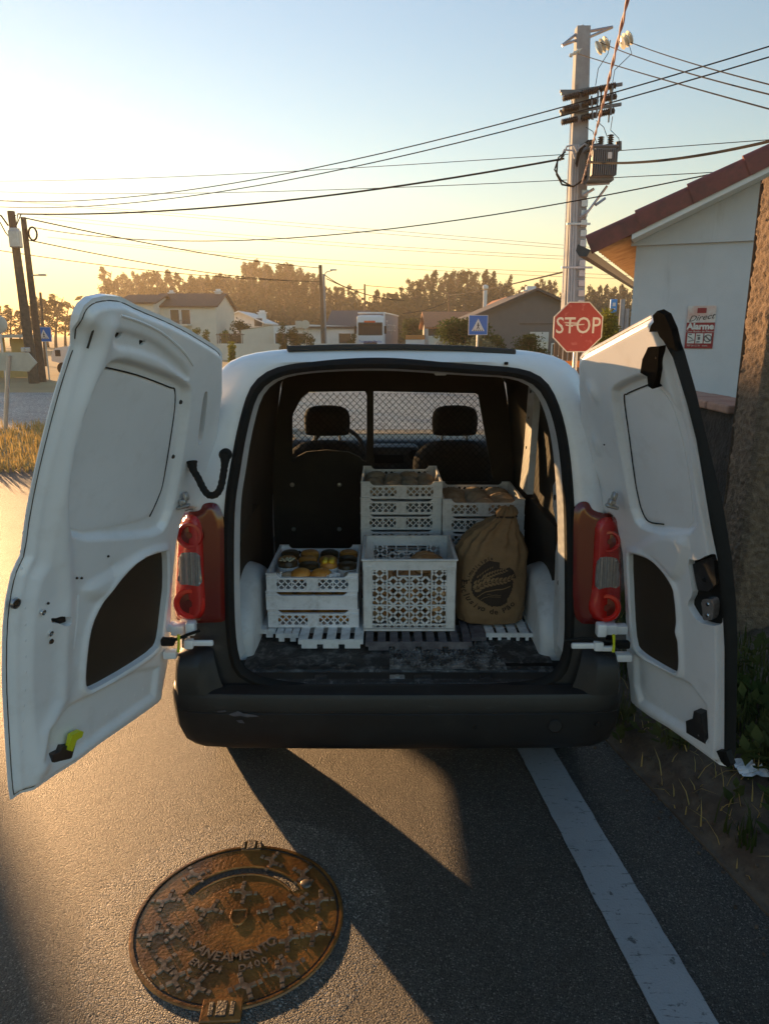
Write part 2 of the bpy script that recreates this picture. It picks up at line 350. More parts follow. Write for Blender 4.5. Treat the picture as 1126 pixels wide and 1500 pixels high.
def origin(p):
    v = Vector((0, 0, 0))
    while p is not None: v = v + p.location; p = p.parent
    return v
def thing(name, label, cat, loc=(0, 0, 0), group=None, rz=0):
    o = bpy.data.objects.new(name, None); COL.objects.link(o); o.location = loc; o.rotation_euler = (0, 0, rz)
    o.empty_display_size = .2; o['label'] = label; o['category'] = cat
    if group: o['group'] = group
    return o
def tag(o, label, cat, group=None):
    o['label'] = label; o['category'] = cat
    if group: o['group'] = group
    return o
def structure(o): o['kind'] = 'structure'; return o
def dup(root, loc=None, label=None, group=None, rz=None, scale=None):
    r = root.copy(); COL.objects.link(r)
    if loc is not None: r.location = loc
    if rz is not None: r.rotation_euler = (0, 0, rz)
    if scale is not None: r.scale = scale
    if label: r['label'] = label
    if group: r['group'] = group
    def kids(a, b):
        for ch in list(a.children):
            c = ch.copy(); COL.objects.link(c); c.parent = b; kids(ch, c)
    kids(root, r)
    return r
def share(proto, parent=None, loc=None, rot=None, scale=None):  # another object on the same mesh
    o = proto.copy(); COL.objects.link(o); o.parent = parent
    if loc is not None: o.location = loc
    if rot is not None: o.rotation_euler = rot
    if scale is not None: o.scale = scale
    return o
def ss(x, a, b):
    t = np.clip((x - a) / (b - a), 0, 1); return t * t * (3 - 2 * t)
def inside(P, poly):
    x, y = P[:, 0], P[:, 1]; r = np.zeros(len(P), bool); n = len(poly)
    for i in range(n):
        (x1, y1), (x2, y2) = poly[i], poly[(i + 1) % n]
        c = (y1 > y) != (y2 > y)
        with np.errstate(divide='ignore', invalid='ignore'):
            r ^= c & (x < (x2 - x1) * (y - y1) / (y2 - y1 + 1e-30) + x1)
    return r
def near(P, poly, closed=True):
    best = np.full(len(P), 1e9); q = P.copy(); n = len(poly)
    for i in range(n if closed else n - 1):
        a = np.array(poly[i], float); b = np.array(poly[(i + 1) % n], float); ab = b - a
        t = np.clip(((P - a) @ ab) / max(ab @ ab, 1e-12), 0, 1); c = a + t[:, None] * ab
        d = np.hypot(*(P - c).T); m = d < best; best[m] = d[m]; q[m] = c[m]
    return best, q
def sdf(P, poly):                                     # positive inside
    d, _ = near(P, poly); return np.where(inside(P, poly), d, -d)
def smooth_poly(poly, it=2):
    for _ in range(it):
        o = []
        for i in range(len(poly)):
            (x1, y1), (x2, y2) = poly[i], poly[(i + 1) % len(poly)]
            o += [(.75 * x1 + .25 * x2, .75 * y1 + .25 * y2), (.25 * x1 + .75 * x2, .25 * y1 + .75 * y2)]
        poly = o
    return poly

class Frame:
    """a slightly bowed panel: a plane with a bulge b(t) along its normal"""
    def __init__(s, O, ex, ey, n, bulge=None):
        s.O, s.ex, s.ey, s.n = Vector(O), Vector(ex), Vector(ey), Vector(n); s.b = bulge or (lambda u, t: 0.0); s.fd = 0.0
    def w(s, u, t, d=0.0): return s.O + s.ex * u + s.ey * t + s.n * (s.b(u, t) + d)
    def px(s, px, py, d=0.0):
        b = d; u = t = 0
        for _ in range(8):
            p = at_plane(px, py, s.O + s.n * b, s.n) - s.O
            u, t = p.dot(s.ex), p.dot(s.ey); b = s.b(u, t) + d
        return (u, t)
    def poly(s, pts, d=None): return [s.px(*p, s.fd if d is None else d) for p in pts]

def panel(fr, outline, name, mat, parent, depth=None, holes=(), cell=.008, thick=.02, smooth=True, label=None, mats_back=None):
    """a relief sheet with real thickness: outline and holes in metres on the frame"""
    A = np.array(outline, float); lo = A.min(0) - cell; hi = A.max(0) + cell
    nu, nt = (int(math.ceil((hi[i] - lo[i]) / cell)) + 1 for i in (0, 1))
    uu, tt = np.meshgrid(lo[0] + np.arange(nu) * cell, lo[1] + np.arange(nt) * cell, indexing='ij')
    G = np.stack([uu.ravel(), tt.ravel()], 1)
    cu, ct = np.meshgrid(np.arange(nu - 1), np.arange(nt - 1), indexing='ij')
    cc = np.stack([lo[0] + (cu.ravel() + .5) * cell, lo[1] + (ct.ravel() + .5) * cell], 1)
    keep = inside(cc, outline)
    for h in holes: keep &= ~inside(cc, h)
    keep = keep.reshape(nu - 1, nt - 1)
    idx = lambda i, j: i * nt + j
    quads = [(idx(i, j), idx(i + 1, j), idx(i + 1, j + 1), idx(i, j + 1)) for i, j in zip(*np.nonzero(keep))]
    ec = {}
    for q in quads:
        for k in range(4):
            e = (q[k], q[(k + 1) % 4]); ec[e] = ec.get(e, 0) + 1
    bd = [e for e in ec if (e[1], e[0]) not in ec]
    bi = sorted({i for e in bd for i in e})
    if bi:
        P = G[bi]; bestd, bestq = near(P, outline)
        for h in holes:
            d, q = near(P, h); m = d < bestd; bestd[m] = d[m]; bestq[m] = q[m]
        G[bi] = np.where((bestd < cell * 1.6)[:, None], bestq, P)
    D = depth(G) if depth is not None else np.zeros(len(G))
    used = sorted({i for q in quads for i in q}); mp = {g: k for k, g in enumerate(used)}; n = len(used)
    V = [fr.w(G[g, 0], G[g, 1], float(D[g])) for g in used]
    # a rounded lip: back rim first, then a flat back
    B = [fr.w(G[g, 0], G[g, 1], -thick if np.isscalar(thick) else float(thick(G[g:g + 1])[0])) for g in used]
    Fc = [tuple(mp[i] for i in q) for q in quads] + [tuple(mp[i] + n for i in q[::-1]) for q in quads]
    Fc += [(mp[b], mp[a], mp[a] + n, mp[b] + n) for a, b in bd]
    m = MB(); m.add(V + B, Fc)
    return m.build(name, mat, parent, smooth=50 if smooth else False, label=label, fix=False)

def text_geo(body, size, extrude=.0015, align='CENTER', res=3, shear=0, bold=0.0):
    cu = bpy.data.curves.new('t', 'FONT'); cu.body = body; cu.size = size; cu.extrude = extrude
    cu.align_x = align; cu.align_y = 'CENTER'; cu.resolution_u = res; cu.shear = shear; cu.offset = bold
    o = bpy.data.objects.new('t', cu); COL.objects.link(o)
    dg = bpy.context.evaluated_depsgraph_get(); me = bpy.data.meshes.new_from_object(o.evaluated_get(dg))
    V = [v.co.copy() for v in me.vertices]; Fc = [tuple(p.vertices) for p in me.polygons]
    bpy.data.objects.remove(o); bpy.data.curves.remove(cu); bpy.data.meshes.remove(me)
    return V, Fc
def letters(body, size, O, ex, ey, n, name, mat, parent, sx=1.0, **k):
    V, Fc = text_geo(body, size, **k); O, ex, ey, n = Vector(O), Vector(ex), Vector(ey), Vector(n)
    m = MB(); m.add([O + ex * v.x * sx + ey * v.y + n * v.z for v in V], Fc)
    return m.build(name, mat, parent)
def crom(P, k=6):
    P = [Vector(p) for p in P]; out = []
    for i in range(len(P) - 1):
        p0, p1, p2, p3 = P[max(i - 1, 0)], P[i], P[i + 1], P[min(i + 2, len(P) - 1)]
        for j in range(k):
            t = j / k; out.append(.5 * (2 * p1 + (p2 - p0) * t + (2 * p0 - 5 * p1 + 4 * p2 - p3) * t * t + (3 * p1 - p0 - 3 * p2 + p3) * t ** 3))
    return out + [P[-1]]
def ngon(r, n, rot=0.0, c=(0, 0)): return [(c[0] + r * math.cos(rot + 2 * math.pi * k / n), c[1] + r * math.sin(rot + 2 * math.pi * k / n)) for k in range(n)]

def cards(m, blobs, n, size, r, flat=.6):
    for (c, a) in blobs:
        c = Vector(c)
        for _ in range(n):
            d = Vector((r.gauss(0, 1), r.gauss(0, 1), r.gauss(0, 1))).normalized() * (r.random() ** .5 * 1.12)
            p = c + Vector((d.x * a[0], d.y * a[1], d.z * a[2]))
            u = Vector((r.gauss(0, 1), r.gauss(0, 1), r.gauss(0, flat))).normalized(); w = u.orthogonal().normalized()
            w = Matrix.Rotation(r.random() * 6.28, 3, u) @ w
            s = size * (.55 + .9 * r.random())
            m.add([p - u * s, p - w * s * .45, p + u * s, p + w * s * .45], [(0, 1, 2, 3)])
    return m

# ================================================================== GROUND
m = MB(); S = 900
m.quad((-S, -60, 0), (S, -60, 0), (S, S, 0), (-S, S, 0)); structure(m.build('ground', 'field'))

def strip(name, poly, z, mat): 
    mm = MB(); mm.add([(x, y, z) for x, y in poly], [tuple(range(len(poly)))]); return structure(mm.build(name, mat))
edge = [(2.4, -4), (1.9, -1.5), (1.55, .6), (1.28, 2.03), (1.06, 3.1), (1.04, 4.2), (1.2, 7), (2.4, 11), (5.5, 14.6)]
rr_ = random.Random(3)
er = []
for (a, b) in zip(edge[:-1], edge[1:]):
    for k in range(14):
        t = k / 14; er.append((a[0] + (b[0] - a[0]) * t + rr_.uniform(-.018, .018), a[1] + (b[1] - a[1]) * t))
er.append(edge[-1])
strip('road', [(-30, -4)] + er + [(-3.0, 14.6), (-3.9, 12.0), (-4.6, 10.5), (-9, 9.4), (-30, 8.6)], .004, 'asphalt')
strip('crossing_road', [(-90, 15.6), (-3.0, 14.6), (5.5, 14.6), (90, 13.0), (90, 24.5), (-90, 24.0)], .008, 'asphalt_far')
for k, (y0, y1) in enumerate(((23.4, 23.55), (16.2, 16.32))):
    strip('road_edge_line', [(-90, y0 + .3), (90, y0 - .2), (90, y1 - .2), (-90, y1 + .3)], .012, 'line')

# white line along the lane edge, chipped at its borders
c0 = at_z(784, 1100); c1 = at_z(1006, 1500); dv = (c0 - c1).normalized(); pv = Vector((dv.y, -dv.x, 0))
L_, R_ = [], []
for k in range(240):
    p = c1 + dv * (-2.5 + k * .05)
    L_.append(p - pv * (.083 + rr_.uniform(-.0022, .0022))); R_.append(p + pv * (.083 + rr_.uniform(-.0022, .0022)))
mm = MB(); mm.add([(p.x, p.y, .009) for p in L_ + R_], [(k, 240 + k, 241 + k, k + 1) for k in range(239)]); structure(mm.build('lane_line', 'line'))

# the verge: an earth bank rising from the asphalt to the wall
mm = MB(); nu, nv = 44, 150; V = []
def edge_x(y):
    for (a, b) in zip(edge[:-1], edge[1:]):
        if a[1] <= y <= b[1]: return a[0] + (b[0] - a[0]) * (y - a[1]) / (b[1] - a[1])
    return edge[-1][0]
def bank(x, y):
    u = max(0.0, x - edge_x(y)); h = .16 * (1 - math.exp(-u / .28))
    p = Vector((x * 6, y * 6, 0)); return .012 + min(1, u / .08) * (h + .035 * noise.noise(p) + .018 * noise.noise(p * 3.1) + .02)
for i in range(nu):
    for j in range(nv):
        y = -1.4 + j * .06; x = edge_x(y) - .03 + 1.3 * (i / (nu - 1)) ** 1.3
        V.append((x, y, bank(x, y) if i else -.02))
mm.add(V, [(i * nv + j, (i + 1) * nv + j, (i + 1) * nv + j + 1, i * nv + j + 1) for i in range(nu - 1) for j in range(nv - 1)])
structure(mm.build('verge', 'soil', smooth=True))

def blades(name, mat, label, pts, hmin, hmax, wid, r, lean=.5):
    mm = MB()
    for (x, y, z) in pts:
        a = r.random() * 6.28; h = r.uniform(hmin, hmax); l = r.random() * lean * h; d = Vector((math.cos(a), math.sin(a), 0)); s = Vector((-d.y, d.x, 0)) * wid * r.uniform(.6, 1.3)
        p = Vector((x, y, z - .01)); q = p + d * l * .35 + Vector((0, 0, h * .6)); t = p + d * l + Vector((0, 0, h))
        mm.add([p - s, p + s, q + s * .7, q - s * .7, t], [(0, 1, 2, 3), (3, 2, 4)])
    o = mm.build(name, mat, kind='stuff', fix=False); o['label'] = label; return o
r = random.Random(5); pts = []
while len(pts) < 8500:
    y = -.6 + r.random() ** 1.0 * 5.4; u = abs(r.gauss(.42, .28)); x = edge_x(y) + u
    if u > .05 and noise.noise(Vector((x * 3.2, y * 3.2, 3))) > -.15 + (.25 if u < .3 else 0): pts.append((x, y, bank(x, y)))
blades('verge_weeds', 'weed', 'low dark weeds growing on the verge between asphalt and wall', pts, .04, .17, .0045, r)
mm = MB()
for i in range(430):                                    # broad weed leaves near the wall foot
    y = r.uniform(.4, 3.6); x = edge_x(y) + abs(r.gauss(.55, .22)); p = Vector((x, y, bank(x, y)))
    for k in range(7):
        a = r.random() * 6.28; e = r.uniform(.2, 1.1); l = r.uniform(.03, .085); d = Vector((math.cos(a) * math.cos(e), math.sin(a) * math.cos(e), math.sin(e))); s = d.cross(Vector((0, 0, 1))).normalized() * l * .3
        o = p + Vector((0, 0, r.uniform(0, .10))); mm.add([o, o + d * l * .5 + s, o + d * l, o + d * l * .5 - s], [(0, 1, 2, 3)])
o = mm.build('weed_leaves', 'weed', kind='stuff', fix=False); o['label'] = 'broad leaved weeds at the foot of the dark wall'
pts = []
while len(pts) < 9000:
    x = -4.7 - r.random() ** 1.6 * 9; y = r.uniform(9.9, 15.2)
    if y > 9.55 + .1 * abs(x + 4.6) and x < -4.75 + (y - 10.6) * .28: pts.append((x, y, 0))
blades('dry_grass', 'drygrass', 'dry golden grass on the island beside the junction', pts, .07, .24, .009, r, .8)

pts = []
while len(pts) < 750:
    y = r.uniform(-.4, 4.6); x = edge_x(y) + abs(r.gauss(.3, .22)); pts.append((x, y, bank(x, y)))
blades('dry_stalks', 'drygrass', 'short dry stalks among the weeds of the verge', pts, .03, .11, .003, r, 1.6)
# gravel grains and litter on the verge
mm = MB()
for i in range(420):
    y = r.uniform(.3, 4.0); x = edge_x(y) + r.gauss(.05, .10); s = r.uniform(.003, .011); z = bank(x, y) if x > edge_x(y) else .004
    mm.rbox((x, y, z + s * .3), (s * 1.6, s * 1.2, s), s * .3, 1, Matrix.Rotation(r.random() * 3, 3, 'Z'))
o = mm.build('gravel', 'soil', kind='stuff'); o['label'] = 'loose grit along the broken edge of the asphalt'
for i, (px, py, s, lb) in enumerate(((1088, 1126, .055, 'crumpled white paper scrap on the weeds just below the open right door'), (1100, 1140, .075, 'torn flat white paper scrap lying lowest of the litter by the wall'))):
    p = at_z(px, py, .14); mm = MB(); n = 7
    V = [(p.x + (a / (n - 1) - .5) * s * 1.5, p.y + (b / (n - 1) - .5) * s, bank(p.x, p.y) + .012 + .02 * (noise.noise(Vector((a * .9, b * .9, i * 7))) + .5)) for a in range(n) for b in range(n)]
    mm.add(V, [(a * n + b, (a + 1) * n + b, (a + 1) * n + b + 1, a * n + b + 1) for a in range(n - 1) for b in range(n - 1)])
    mm.v = [v - p for v in mm.v]; o = mm.build('paper_scrap', 'paper' if i < 2 else 'sign_back', fix=False); o.location = p; tag(o, lb, 'litter', 'litter on the verge')

# ================================================================== MANHOLE COVER
mc = at_z(350, 1347); ax = (at_z(372, 1243) - at_z(330, 1480)); ax.z = 0; ax.normalize(); bx = Vector((ax.y, -ax.x, 0))
mh = thing('manhole_cover', 'round brown cast iron manhole cover set in the asphalt behind the van', 'manhole cover', (mc.x, mc.y, 0))
RC = .333
def pol(rad, ang):
    rad *= .965
    return mc + bx * (rad * math.cos(ang)) + ax * (rad * math.sin(ang))
mm = MB(); nn = 96; V = []; 
prof = [(0.342, .0065), (.341, .0105), (.347, .0112), (.352, .0105), (.356, .005)]
for k in range(nn):
    for (q, z) in prof: p = pol(q, 2 * math.pi * k / nn); V.append((p.x, p.y, z))
mm.add(V, [(k * 5 + i, ((k + 1) % nn) * 5 + i, ((k + 1) % nn) * 5 + i + 1, k * 5 + i + 1) for k in range(nn) for i in range(4)])
mm.build('frame_ring', 'iron', mh, smooth=True)
mm = MB(); V = [(mc.x, mc.y, .0085)]
for k in range(nn): p = pol(RC, 2 * math.pi * k / nn); V.append((p.x, p.y, .008))
mm.add(V, [(0, 1 + k, 1 + (k + 1) % nn) for k in range(nn)]); mm.build('cover_plate', 'iron', mh, fix=False)
mm = MB()
for k in range(nn):
    a, b = 2 * math.pi * k / nn, 2 * math.pi * (k + 1) / nn
    P = [pol(.3335, a), pol(.3395, a), pol(.3395, b), pol(.3335, b)]; mm.add([(p.x, p.y, .0068) for p in P], [(0, 1, 2, 3)])
mm.build('dirt_gap', 'grime', mh, fix=False)
def arc_bar(r0, r1, a0, a1, z0, z1, nm, mat='iron'):
    mm = MB(); V = []; n = 26
    for k in range(n + 1):
        a = a0 + (a1 - a0) * k / n
        for (q, z) in ((r0, z0), (r0 + .002, z1), (r1 - .002, z1), (r1, z0)):
            p = pol(q, a); V.append((p.x, p.y, z))
    mm.add(V, [(k * 4 + i, k * 4 + i + 1, k * 4 + 5 + i, k * 4 + 4 + i) for k in range(n) for i in range(3)] + [(0, 1, 2, 3), tuple(n * 4 + i for i in (3, 2, 1, 0))])
    return mm.build(nm, mat, mh)
arc_bar(.235, .243, R(28), R(152), .008, .013, 'raised_rib'); arc_bar(.196, .203, R(34), R(146), .008, .012, 'raised_rib')
arc_bar(.205, .233, R(31), R(149), .0075, .0092, 'wet_channel', 'grime')
# lug: a bone of two forks with four loose studs
lug = MB()
def bar(a, b, w, h=.0050):
    a, b = Vector((*a, 0)), Vector((*b, 0)); d = (b - a).normalized(); s = Vector((-d.y, d.x, 0)) * w / 2
    A = [a - s, b - s, b + s, a + s]; s2 = s * .72; T = [a - s2 + d * .001, b - s2 - d * .001, b + s2 - d * .001, a + s2 + d * .001]
    lug.add(A + [t + Vector((0, 0, h)) for t in T], [(4, 5, 6, 7), (0, 1, 5, 4), (1, 2, 6, 5), (2, 3, 7, 6), (3, 0, 4, 7)])
bar((-.013, 0), (.013, 0), .017)
for sx in (-1, 1):
    for sy in (-1, 1): bar((sx * .010, sy * .001), (sx * .023, sy * .017), .014); bar((sx * .0265, sy * .0200), (sx * .0345, sy * .0285), .0135)
proto = lug.build('raised_lug', 'iron_lug', mh, loc=(0, 0, 0)); first = True
ma = math.atan2(bx.y, bx.x); spots = []
for k in range(12):
    a = R(k * 30 + 12)
    if not (R(77) < a < R(103)) and not (R(258) < a < R(282)): spots.append((.278, a, a + R(35 + 20 * (k % 2))))
for k in range(8):
    a = R(k * 45 + 15)
    if a > R(150) and not (R(225) < a < R(318)) or a < R(20): spots.append((.205, a, a + R(80)))
for k in (0, 1, 2): spots.append((.112, R(k * 72 + 18), R(k * 72 + 60)))
for k, a in enumerate((236, 304)): spots.append((.285, R(a), R(a + 20)))
for q, a, rot in spots:
    p = pol(q, a) - mc; o = proto if first else share(proto, mh); first = False
    o.location = (p.x, p.y, .008); o.scale = (1.12, 1.12, 1); o.rotation_euler = (0, 0, ma + rot)
for k in range(0, 40):
    pass
mm = MB()                                              # shield emblem in the middle
sh = [(-.024, .03), (.024, .03), (.026, -.005), (.014, -.028), (0, -.036), (-.014, -.028), (-.026, -.005)]
for i in range(7):
    a, b = sh[i], sh[(i + 1) % 7]
    pa, pb = mc + bx * a[0] + ax * a[1], mc + bx * b[0] + ax * b[1]; mm.tube([(pa.x, pa.y, .010), (pb.x, pb.y, .010)], .0042, 6)
mm.build('shield_emblem', 'iron', mh)
def arc_text(body, size, rad, centre_deg, spread, nm):
    mm = MB(); n = len(body)
    for i, ch in enumerate(body):
        if ch == ' ': continue
        V, Fc = text_geo(ch, size, extrude=.0030, bold=.0010)
        a = R(centre_deg + (i - (n - 1) / 2) * spread); o = pol(rad, a)
        up = -(bx * math.cos(a) + ax * math.sin(a)); e = -up.cross(Vector((0, 0, 1))) * -1
        e = Vector((up.y, -up.x, 0))
        mm.add([o + e * v.x + up * v.y + Vector((0, 0, .010 + v.z)) for v in V], Fc)
    mm.build(nm, 'iron_lug', mh)
arc_text('SANEAMENTO', .046, .168, 270, 10.6, 'lettering'); arc_text('EN124  D400', .034, .214, 268, 6.4, 'lettering')
for (rad, a) in ((.318, R(90)), (.318, R(270))):        # the two key tabs that break the rim
    o = pol(rad + .034, a); mm = MB(); rot = Matrix.Rotation(ma, 3, 'Z')
    mm.rbox((o.x, o.y, .0075), (.115 if a > 3 else .07, .075 if a > 3 else .05, .013), .003, 1, rot); mm.build('key_tab', 'iron', mh)
    mm = MB(); mm.rbox((o.x, o.y, .0155), (.03, .05, .006), .002, 1, rot)
    for sx in (-1, 1): 
        q = o + bx * sx * .03; mm.rbox((q.x, q.y, .015), (.014, .045, .006), .002, 1, rot)
    mm.build('key_slot', 'grime', mh)
mm = MB(); p = pol(.262, R(33)); mm.lathe([(0, .014), (.016, .014), (.019, .012), (.021, .008)], (p.x, p.y, 0), n=20); mm.build('bolt_cap', 'iron_lug', mh, smooth=True)
mm = MB()
for i in range(110):                                   # grit caught between the lugs
    q = RC * math.sqrt(r.random()) * .97; a = r.random() * 6.28; p = pol(q, a); s = r.uniform(.002, .006)
    mm.rbox((p.x, p.y, .009 + s * .2), (s, s * .8, s * .7), s * .3, 1, Matrix.Rotation(r.random() * 3, 3, 'Z'))
mm.build('grit', 'grime', mh, kind='stuff')
mm = MB(); V = []; n2 = 110                            # the round asphalt repair that the cover sits in
for k in range(n2):
    a = 2 * math.pi * k / n2; q = .50 + .035 * noise.noise(Vector((math.cos(a) * 2, math.sin(a) * 2, 1))) + rr_.uniform(-.004, .004)
    for qq in (.341, q): p = mc + Vector((math.cos(a) * qq, math.sin(a) * qq, 0)); V.append((p.x, p.y, .0062 if qq < .35 else .0042))
mm.add(V, [(2 * k, 2 * k + 1, 2 * ((k + 1) % n2) + 1, 2 * ((k + 1) % n2)) for k in range(n2)]); structure(mm.build('asphalt_patch', 'asphalt_old', fix=True))

# ================================================================== HAZE
mm = MB(); mm.box((0, 420, 21), (2000, 1100, 44)); hz = mm.build('haze', 'wire'); hz['kind'] = 'stuff'; hz['label'] = 'thin golden morning haze over the whole place'
hm = bpy.data.materials.new('haze'); hm.use_nodes = True; hn = hm.node_tree.nodes; hn.clear()
ho = hn.new('ShaderNodeOutputMaterial'); hp = hn.new('ShaderNodeVolumePrincipled')
hp.inputs['Color'].default_value = (.98, .86, .66, 1); hp.inputs['Density'].default_value = .0011; hp.inputs['Anisotropy'].default_value = .35
hm.node_tree.links.new(hp.outputs[0], ho.inputs['Volume']); hz.data.materials.clear(); hz.data.materials.append(hm)
hz.display_type = 'WIRE'

# ================================================================== THE VAN
VX, FLOOR = .05, .56
van = thing('delivery_van', 'white panel van parked with both rear doors open and bread crates inside', 'van', (VX, 2.55, 0))
def RY(z): return 2.55 + max(0, z - .56) * .10          # the rear face leans forward towards the roof
lean = Vector((0, .10, 1)).normalized()
rear = Frame((VX, 2.55, .56), (1, 0, 0), lean, Vector((0, -1, .10)).normalized())
def rear_pt(px, py, d=0.0):
    u, t = rear.px(px, py, d); return rear.w(u, t, d)

SEC = [(0, 1.824), (.30, 1.822), (.46, 1.815), (.58, 1.796), (.65, 1.758), (.69, 1.70), (.735, 1.50), (.785, 1.22), (.83, .95), (.845, .75), (.845, .50), (.82, .36), (.70, .30), (0, .30)]
SEC = SEC + [(-x, z) for x, z in SEC[-2:0:-1]]
OPEN = [(420, 536), (487, 529), (560, 527), (617, 530), (702, 537), (759, 541), (787, 551), (804, 568), (819, 602), (830, 651), (837, 722), (839, 800), (838, 900), (836, 955), (827, 985), (806, 1002), (766, 1010), (690, 1014), (580, 1017), (500, 1017), (437, 1012), (383, 1004), (350, 990), (338, 966), (332, 900), (330, 800), (332, 733), (340, 688), (348, 640), (360, 592), (369, 568), (388, 548)]
OP = [rear_pt(*p) for p in OPEN]
OPL = [(p.x - VX, p.z) for p in OP]
ZC, NA = 1.12, 120
def hit(poly, a):
    d = (math.cos(a), math.sin(a)); best = 0
    for i in range(len(poly)):
        (x1, y1), (x2, y2) = poly[i], poly[(i + 1) % len(poly)]; y1 -= ZC; y2 -= ZC
        ex, ey = x2 - x1, y2 - y1; den = d[0] * ey - d[1] * ex
        if abs(den) < 1e-9: continue
        t = (x1 * ey - y1 * ex) / den; s = (x1 * d[1] - y1 * d[0]) / den
        if t > 0 and -1e-6 <= s <= 1 + 1e-6: best = max(best, t)
    return (d[0] * best, ZC + d[1] * best)
ANG = [2 * math.pi * (k + .5) / NA for k in range(NA)]
SECs, OPs = smooth_poly(SEC, 2), smooth_poly(OPL, 2)
def ring(poly, yf, grow=0.0, keep=None):
    out = []
    for a in ANG:
        x, z = hit(poly, a); l = math.hypot(x, z - ZC); k = (l + grow) / l
        x, z = x * k, ZC + (z - ZC) * k; out.append(Vector((VX + x, yf(z), z)))
    return out
def loft(rings, name, mat, parent, smooth=50, closed=True, skip=None, label=None):
    mm = MB(); V = [p for q in rings for p in q]; Fc = []
    for i in range(len(rings) - 1):
        for k in range(NA):
            if skip and skip(i, ANG[k], rings[i][k]): continue
            k2 = (k + 1) % NA; Fc.append((i * NA + k, i * NA + k2, (i + 1) * NA + k2, (i + 1) * NA + k))
    mm.add(V, Fc); return mm.build(name, mat, parent, smooth=smooth, label=label, fix=False)
# body shell: from the seal out over the rounded corner and forward along the sides and roof to the cab
body = loft([ring(OPs, lambda z: RY(z) - .004, .004), ring(SECs, lambda z: RY(z) - .010, -.050), ring(SECs, lambda z: RY(z) + .006, -.022), ring(SECs, lambda z: RY(z) + .030, -.005),
      ring(SECs, lambda z: RY(z) + .075, .001), ring(SECs, lambda z: RY(z) + .4, -.002), ring(SECs, lambda z: 4.20, -.018)], 'body', 'paint', van, skip=lambda i, a, p: p.z < (.82 if i < 2 else .60))
loft([ring(OPs, lambda z: RY(z) - .004, .004), ring(SECs, lambda z: RY(z) - .010, -.060), ring(SECs, lambda z: RY(z) + .06, -.050)], 'lower_trim', 'plastic_black', van, skip=lambda i, a, p: p.z > .86 or p.z < .46)
# cab: sills and doors up to the window line, roof, pillars, bonnet
def cut(i, a, p): return p.z > 1.13 or p.z < .34
loft([ring(SECs, lambda z: 4.20, -.018), ring(SECs, lambda z: 4.7, -.016), ring(SECs, lambda z: 5.45, .0)], 'cab_side', 'paint', van, skip=cut)
def cutr(i, a, p): return p.z < 1.705
loft([ring(SECs, lambda z: 4.20, -.018), ring(SECs, lambda z: 4.45, -.026), ring(SECs, lambda z: 4.72, -.05)], 'roof', 'paint', van, skip=cutr)
mm = MB()
for s in (-1, 1):
    mm.tube([(VX + s * .70, 4.66, 1.74), (VX + s * .75, 5.05, 1.46), (VX + s * .78, 5.45, 1.12)], .035, 8)
mm.build('windscreen_pillar', 'paint', van, smooth=True)
mm = MB()
for s in (-1, 1):
    mm.add([(VX + s * .845, 5.45, .5), (VX + s * .78, 5.45, 1.12), (VX + s * .70, 6.15, 1.0), (VX + s * .74, 6.2, .45)], [(0, 1, 2, 3)])
mm.add([(VX - .78, 5.45, 1.12), (VX - .4, 5.4, 1.15), (VX + .4, 5.4, 1.15), (VX + .78, 5.45, 1.12), (VX + .70, 6.15, 1.0), (VX + .35, 6.28, 1.01), (VX - .35, 6.28, 1.01), (VX - .70, 6.15, 1.0), (VX - .74, 6.2, .45), (VX + .74, 6.2, .45)],
       [(0, 1, 6, 7), (1, 2, 5, 6), (2, 3, 4, 5), (7, 6, 5, 4, 9, 8)])
mm.build('bonnet', 'paint', van)
mm = MB(); mm.add([(VX - .68, 4.68, 1.75), (VX, 4.66, 1.79), (VX + .68, 4.68, 1.75), (VX + .76, 5.43, 1.13), (VX, 5.38, 1.155), (VX - .76, 5.43, 1.13)], [(0, 1, 4, 5), (1, 2, 3, 4)])
mm.build('windscreen', 'glass', van)
for s in (-1, 1):
    mm = MB(); mm.add([(VX + s * .80, 4.42, 1.14), (VX + s * .70, 4.42, 1.70), (VX + s * .70, 4.68, 1.72), (VX + s * .78, 5.38, 1.14)], [(0, 1, 2, 3)]); mm.build('side_window', 'glass', van)
    mm = MB(); mm.add([(VX + s * (.845 - .01), 4.20, 1.10), (VX + s * .70, 4.20, 1.74), (VX + s * .70, 4.42, 1.74), (VX + s * .835, 4.42, 1.10), (VX + s * .79, 4.20, 1.10), (VX + s * .66, 4.20, 1.74), (VX + s * .66, 4.42, 1.74), (VX + s * .79, 4.42, 1.10)],
                      [(0, 1, 2, 3), (4, 5, 6, 7), (3, 2, 6, 7), (0, 1, 5, 4)]); mm.build('door_pillar', 'paint', van)
    mm = MB(); mm.rbox((VX + s * 1.0, 5.15, 1.20), (.20, .12, .17), .04, 2); mm.tube([(VX + s * .80, 5.2, 1.12), (VX + s * .95, 5.17, 1.16)], .025); mm.build('wing_mirror', 'plastic_black', van, smooth=True)
    mm = MB(); mm.add([(VX + s * .84, 3.55, .62), (VX + s * .84, 4.2, .62), (VX + s * .83, 4.2, .32), (VX + s * .83, 3.62, .32)], [(0, 1, 2, 3)]); mm.build('sill_panel', 'paint', van)
    for y in (3.12, 5.55):
        w = MB(); w.lathe([(.20, -.09), (.30, -.095), (.318, -.06), (.318, .06), (.30, .095), (.20, .09)], (VX + s * .755, y, .318), 'x', 32)
        wo_ = w.build('wheel', 'tyre', van, smooth=True)
        w = MB(); w.lathe([(0, .03 * s), (.06, .05 * s), (.15, .04 * s), (.20, .085 * s), (.21, .07 * s), (.2, -.06)], (VX + s * .74, y, .318), 'x', 28); w.build('rim', 'steel', wo_, smooth=True)
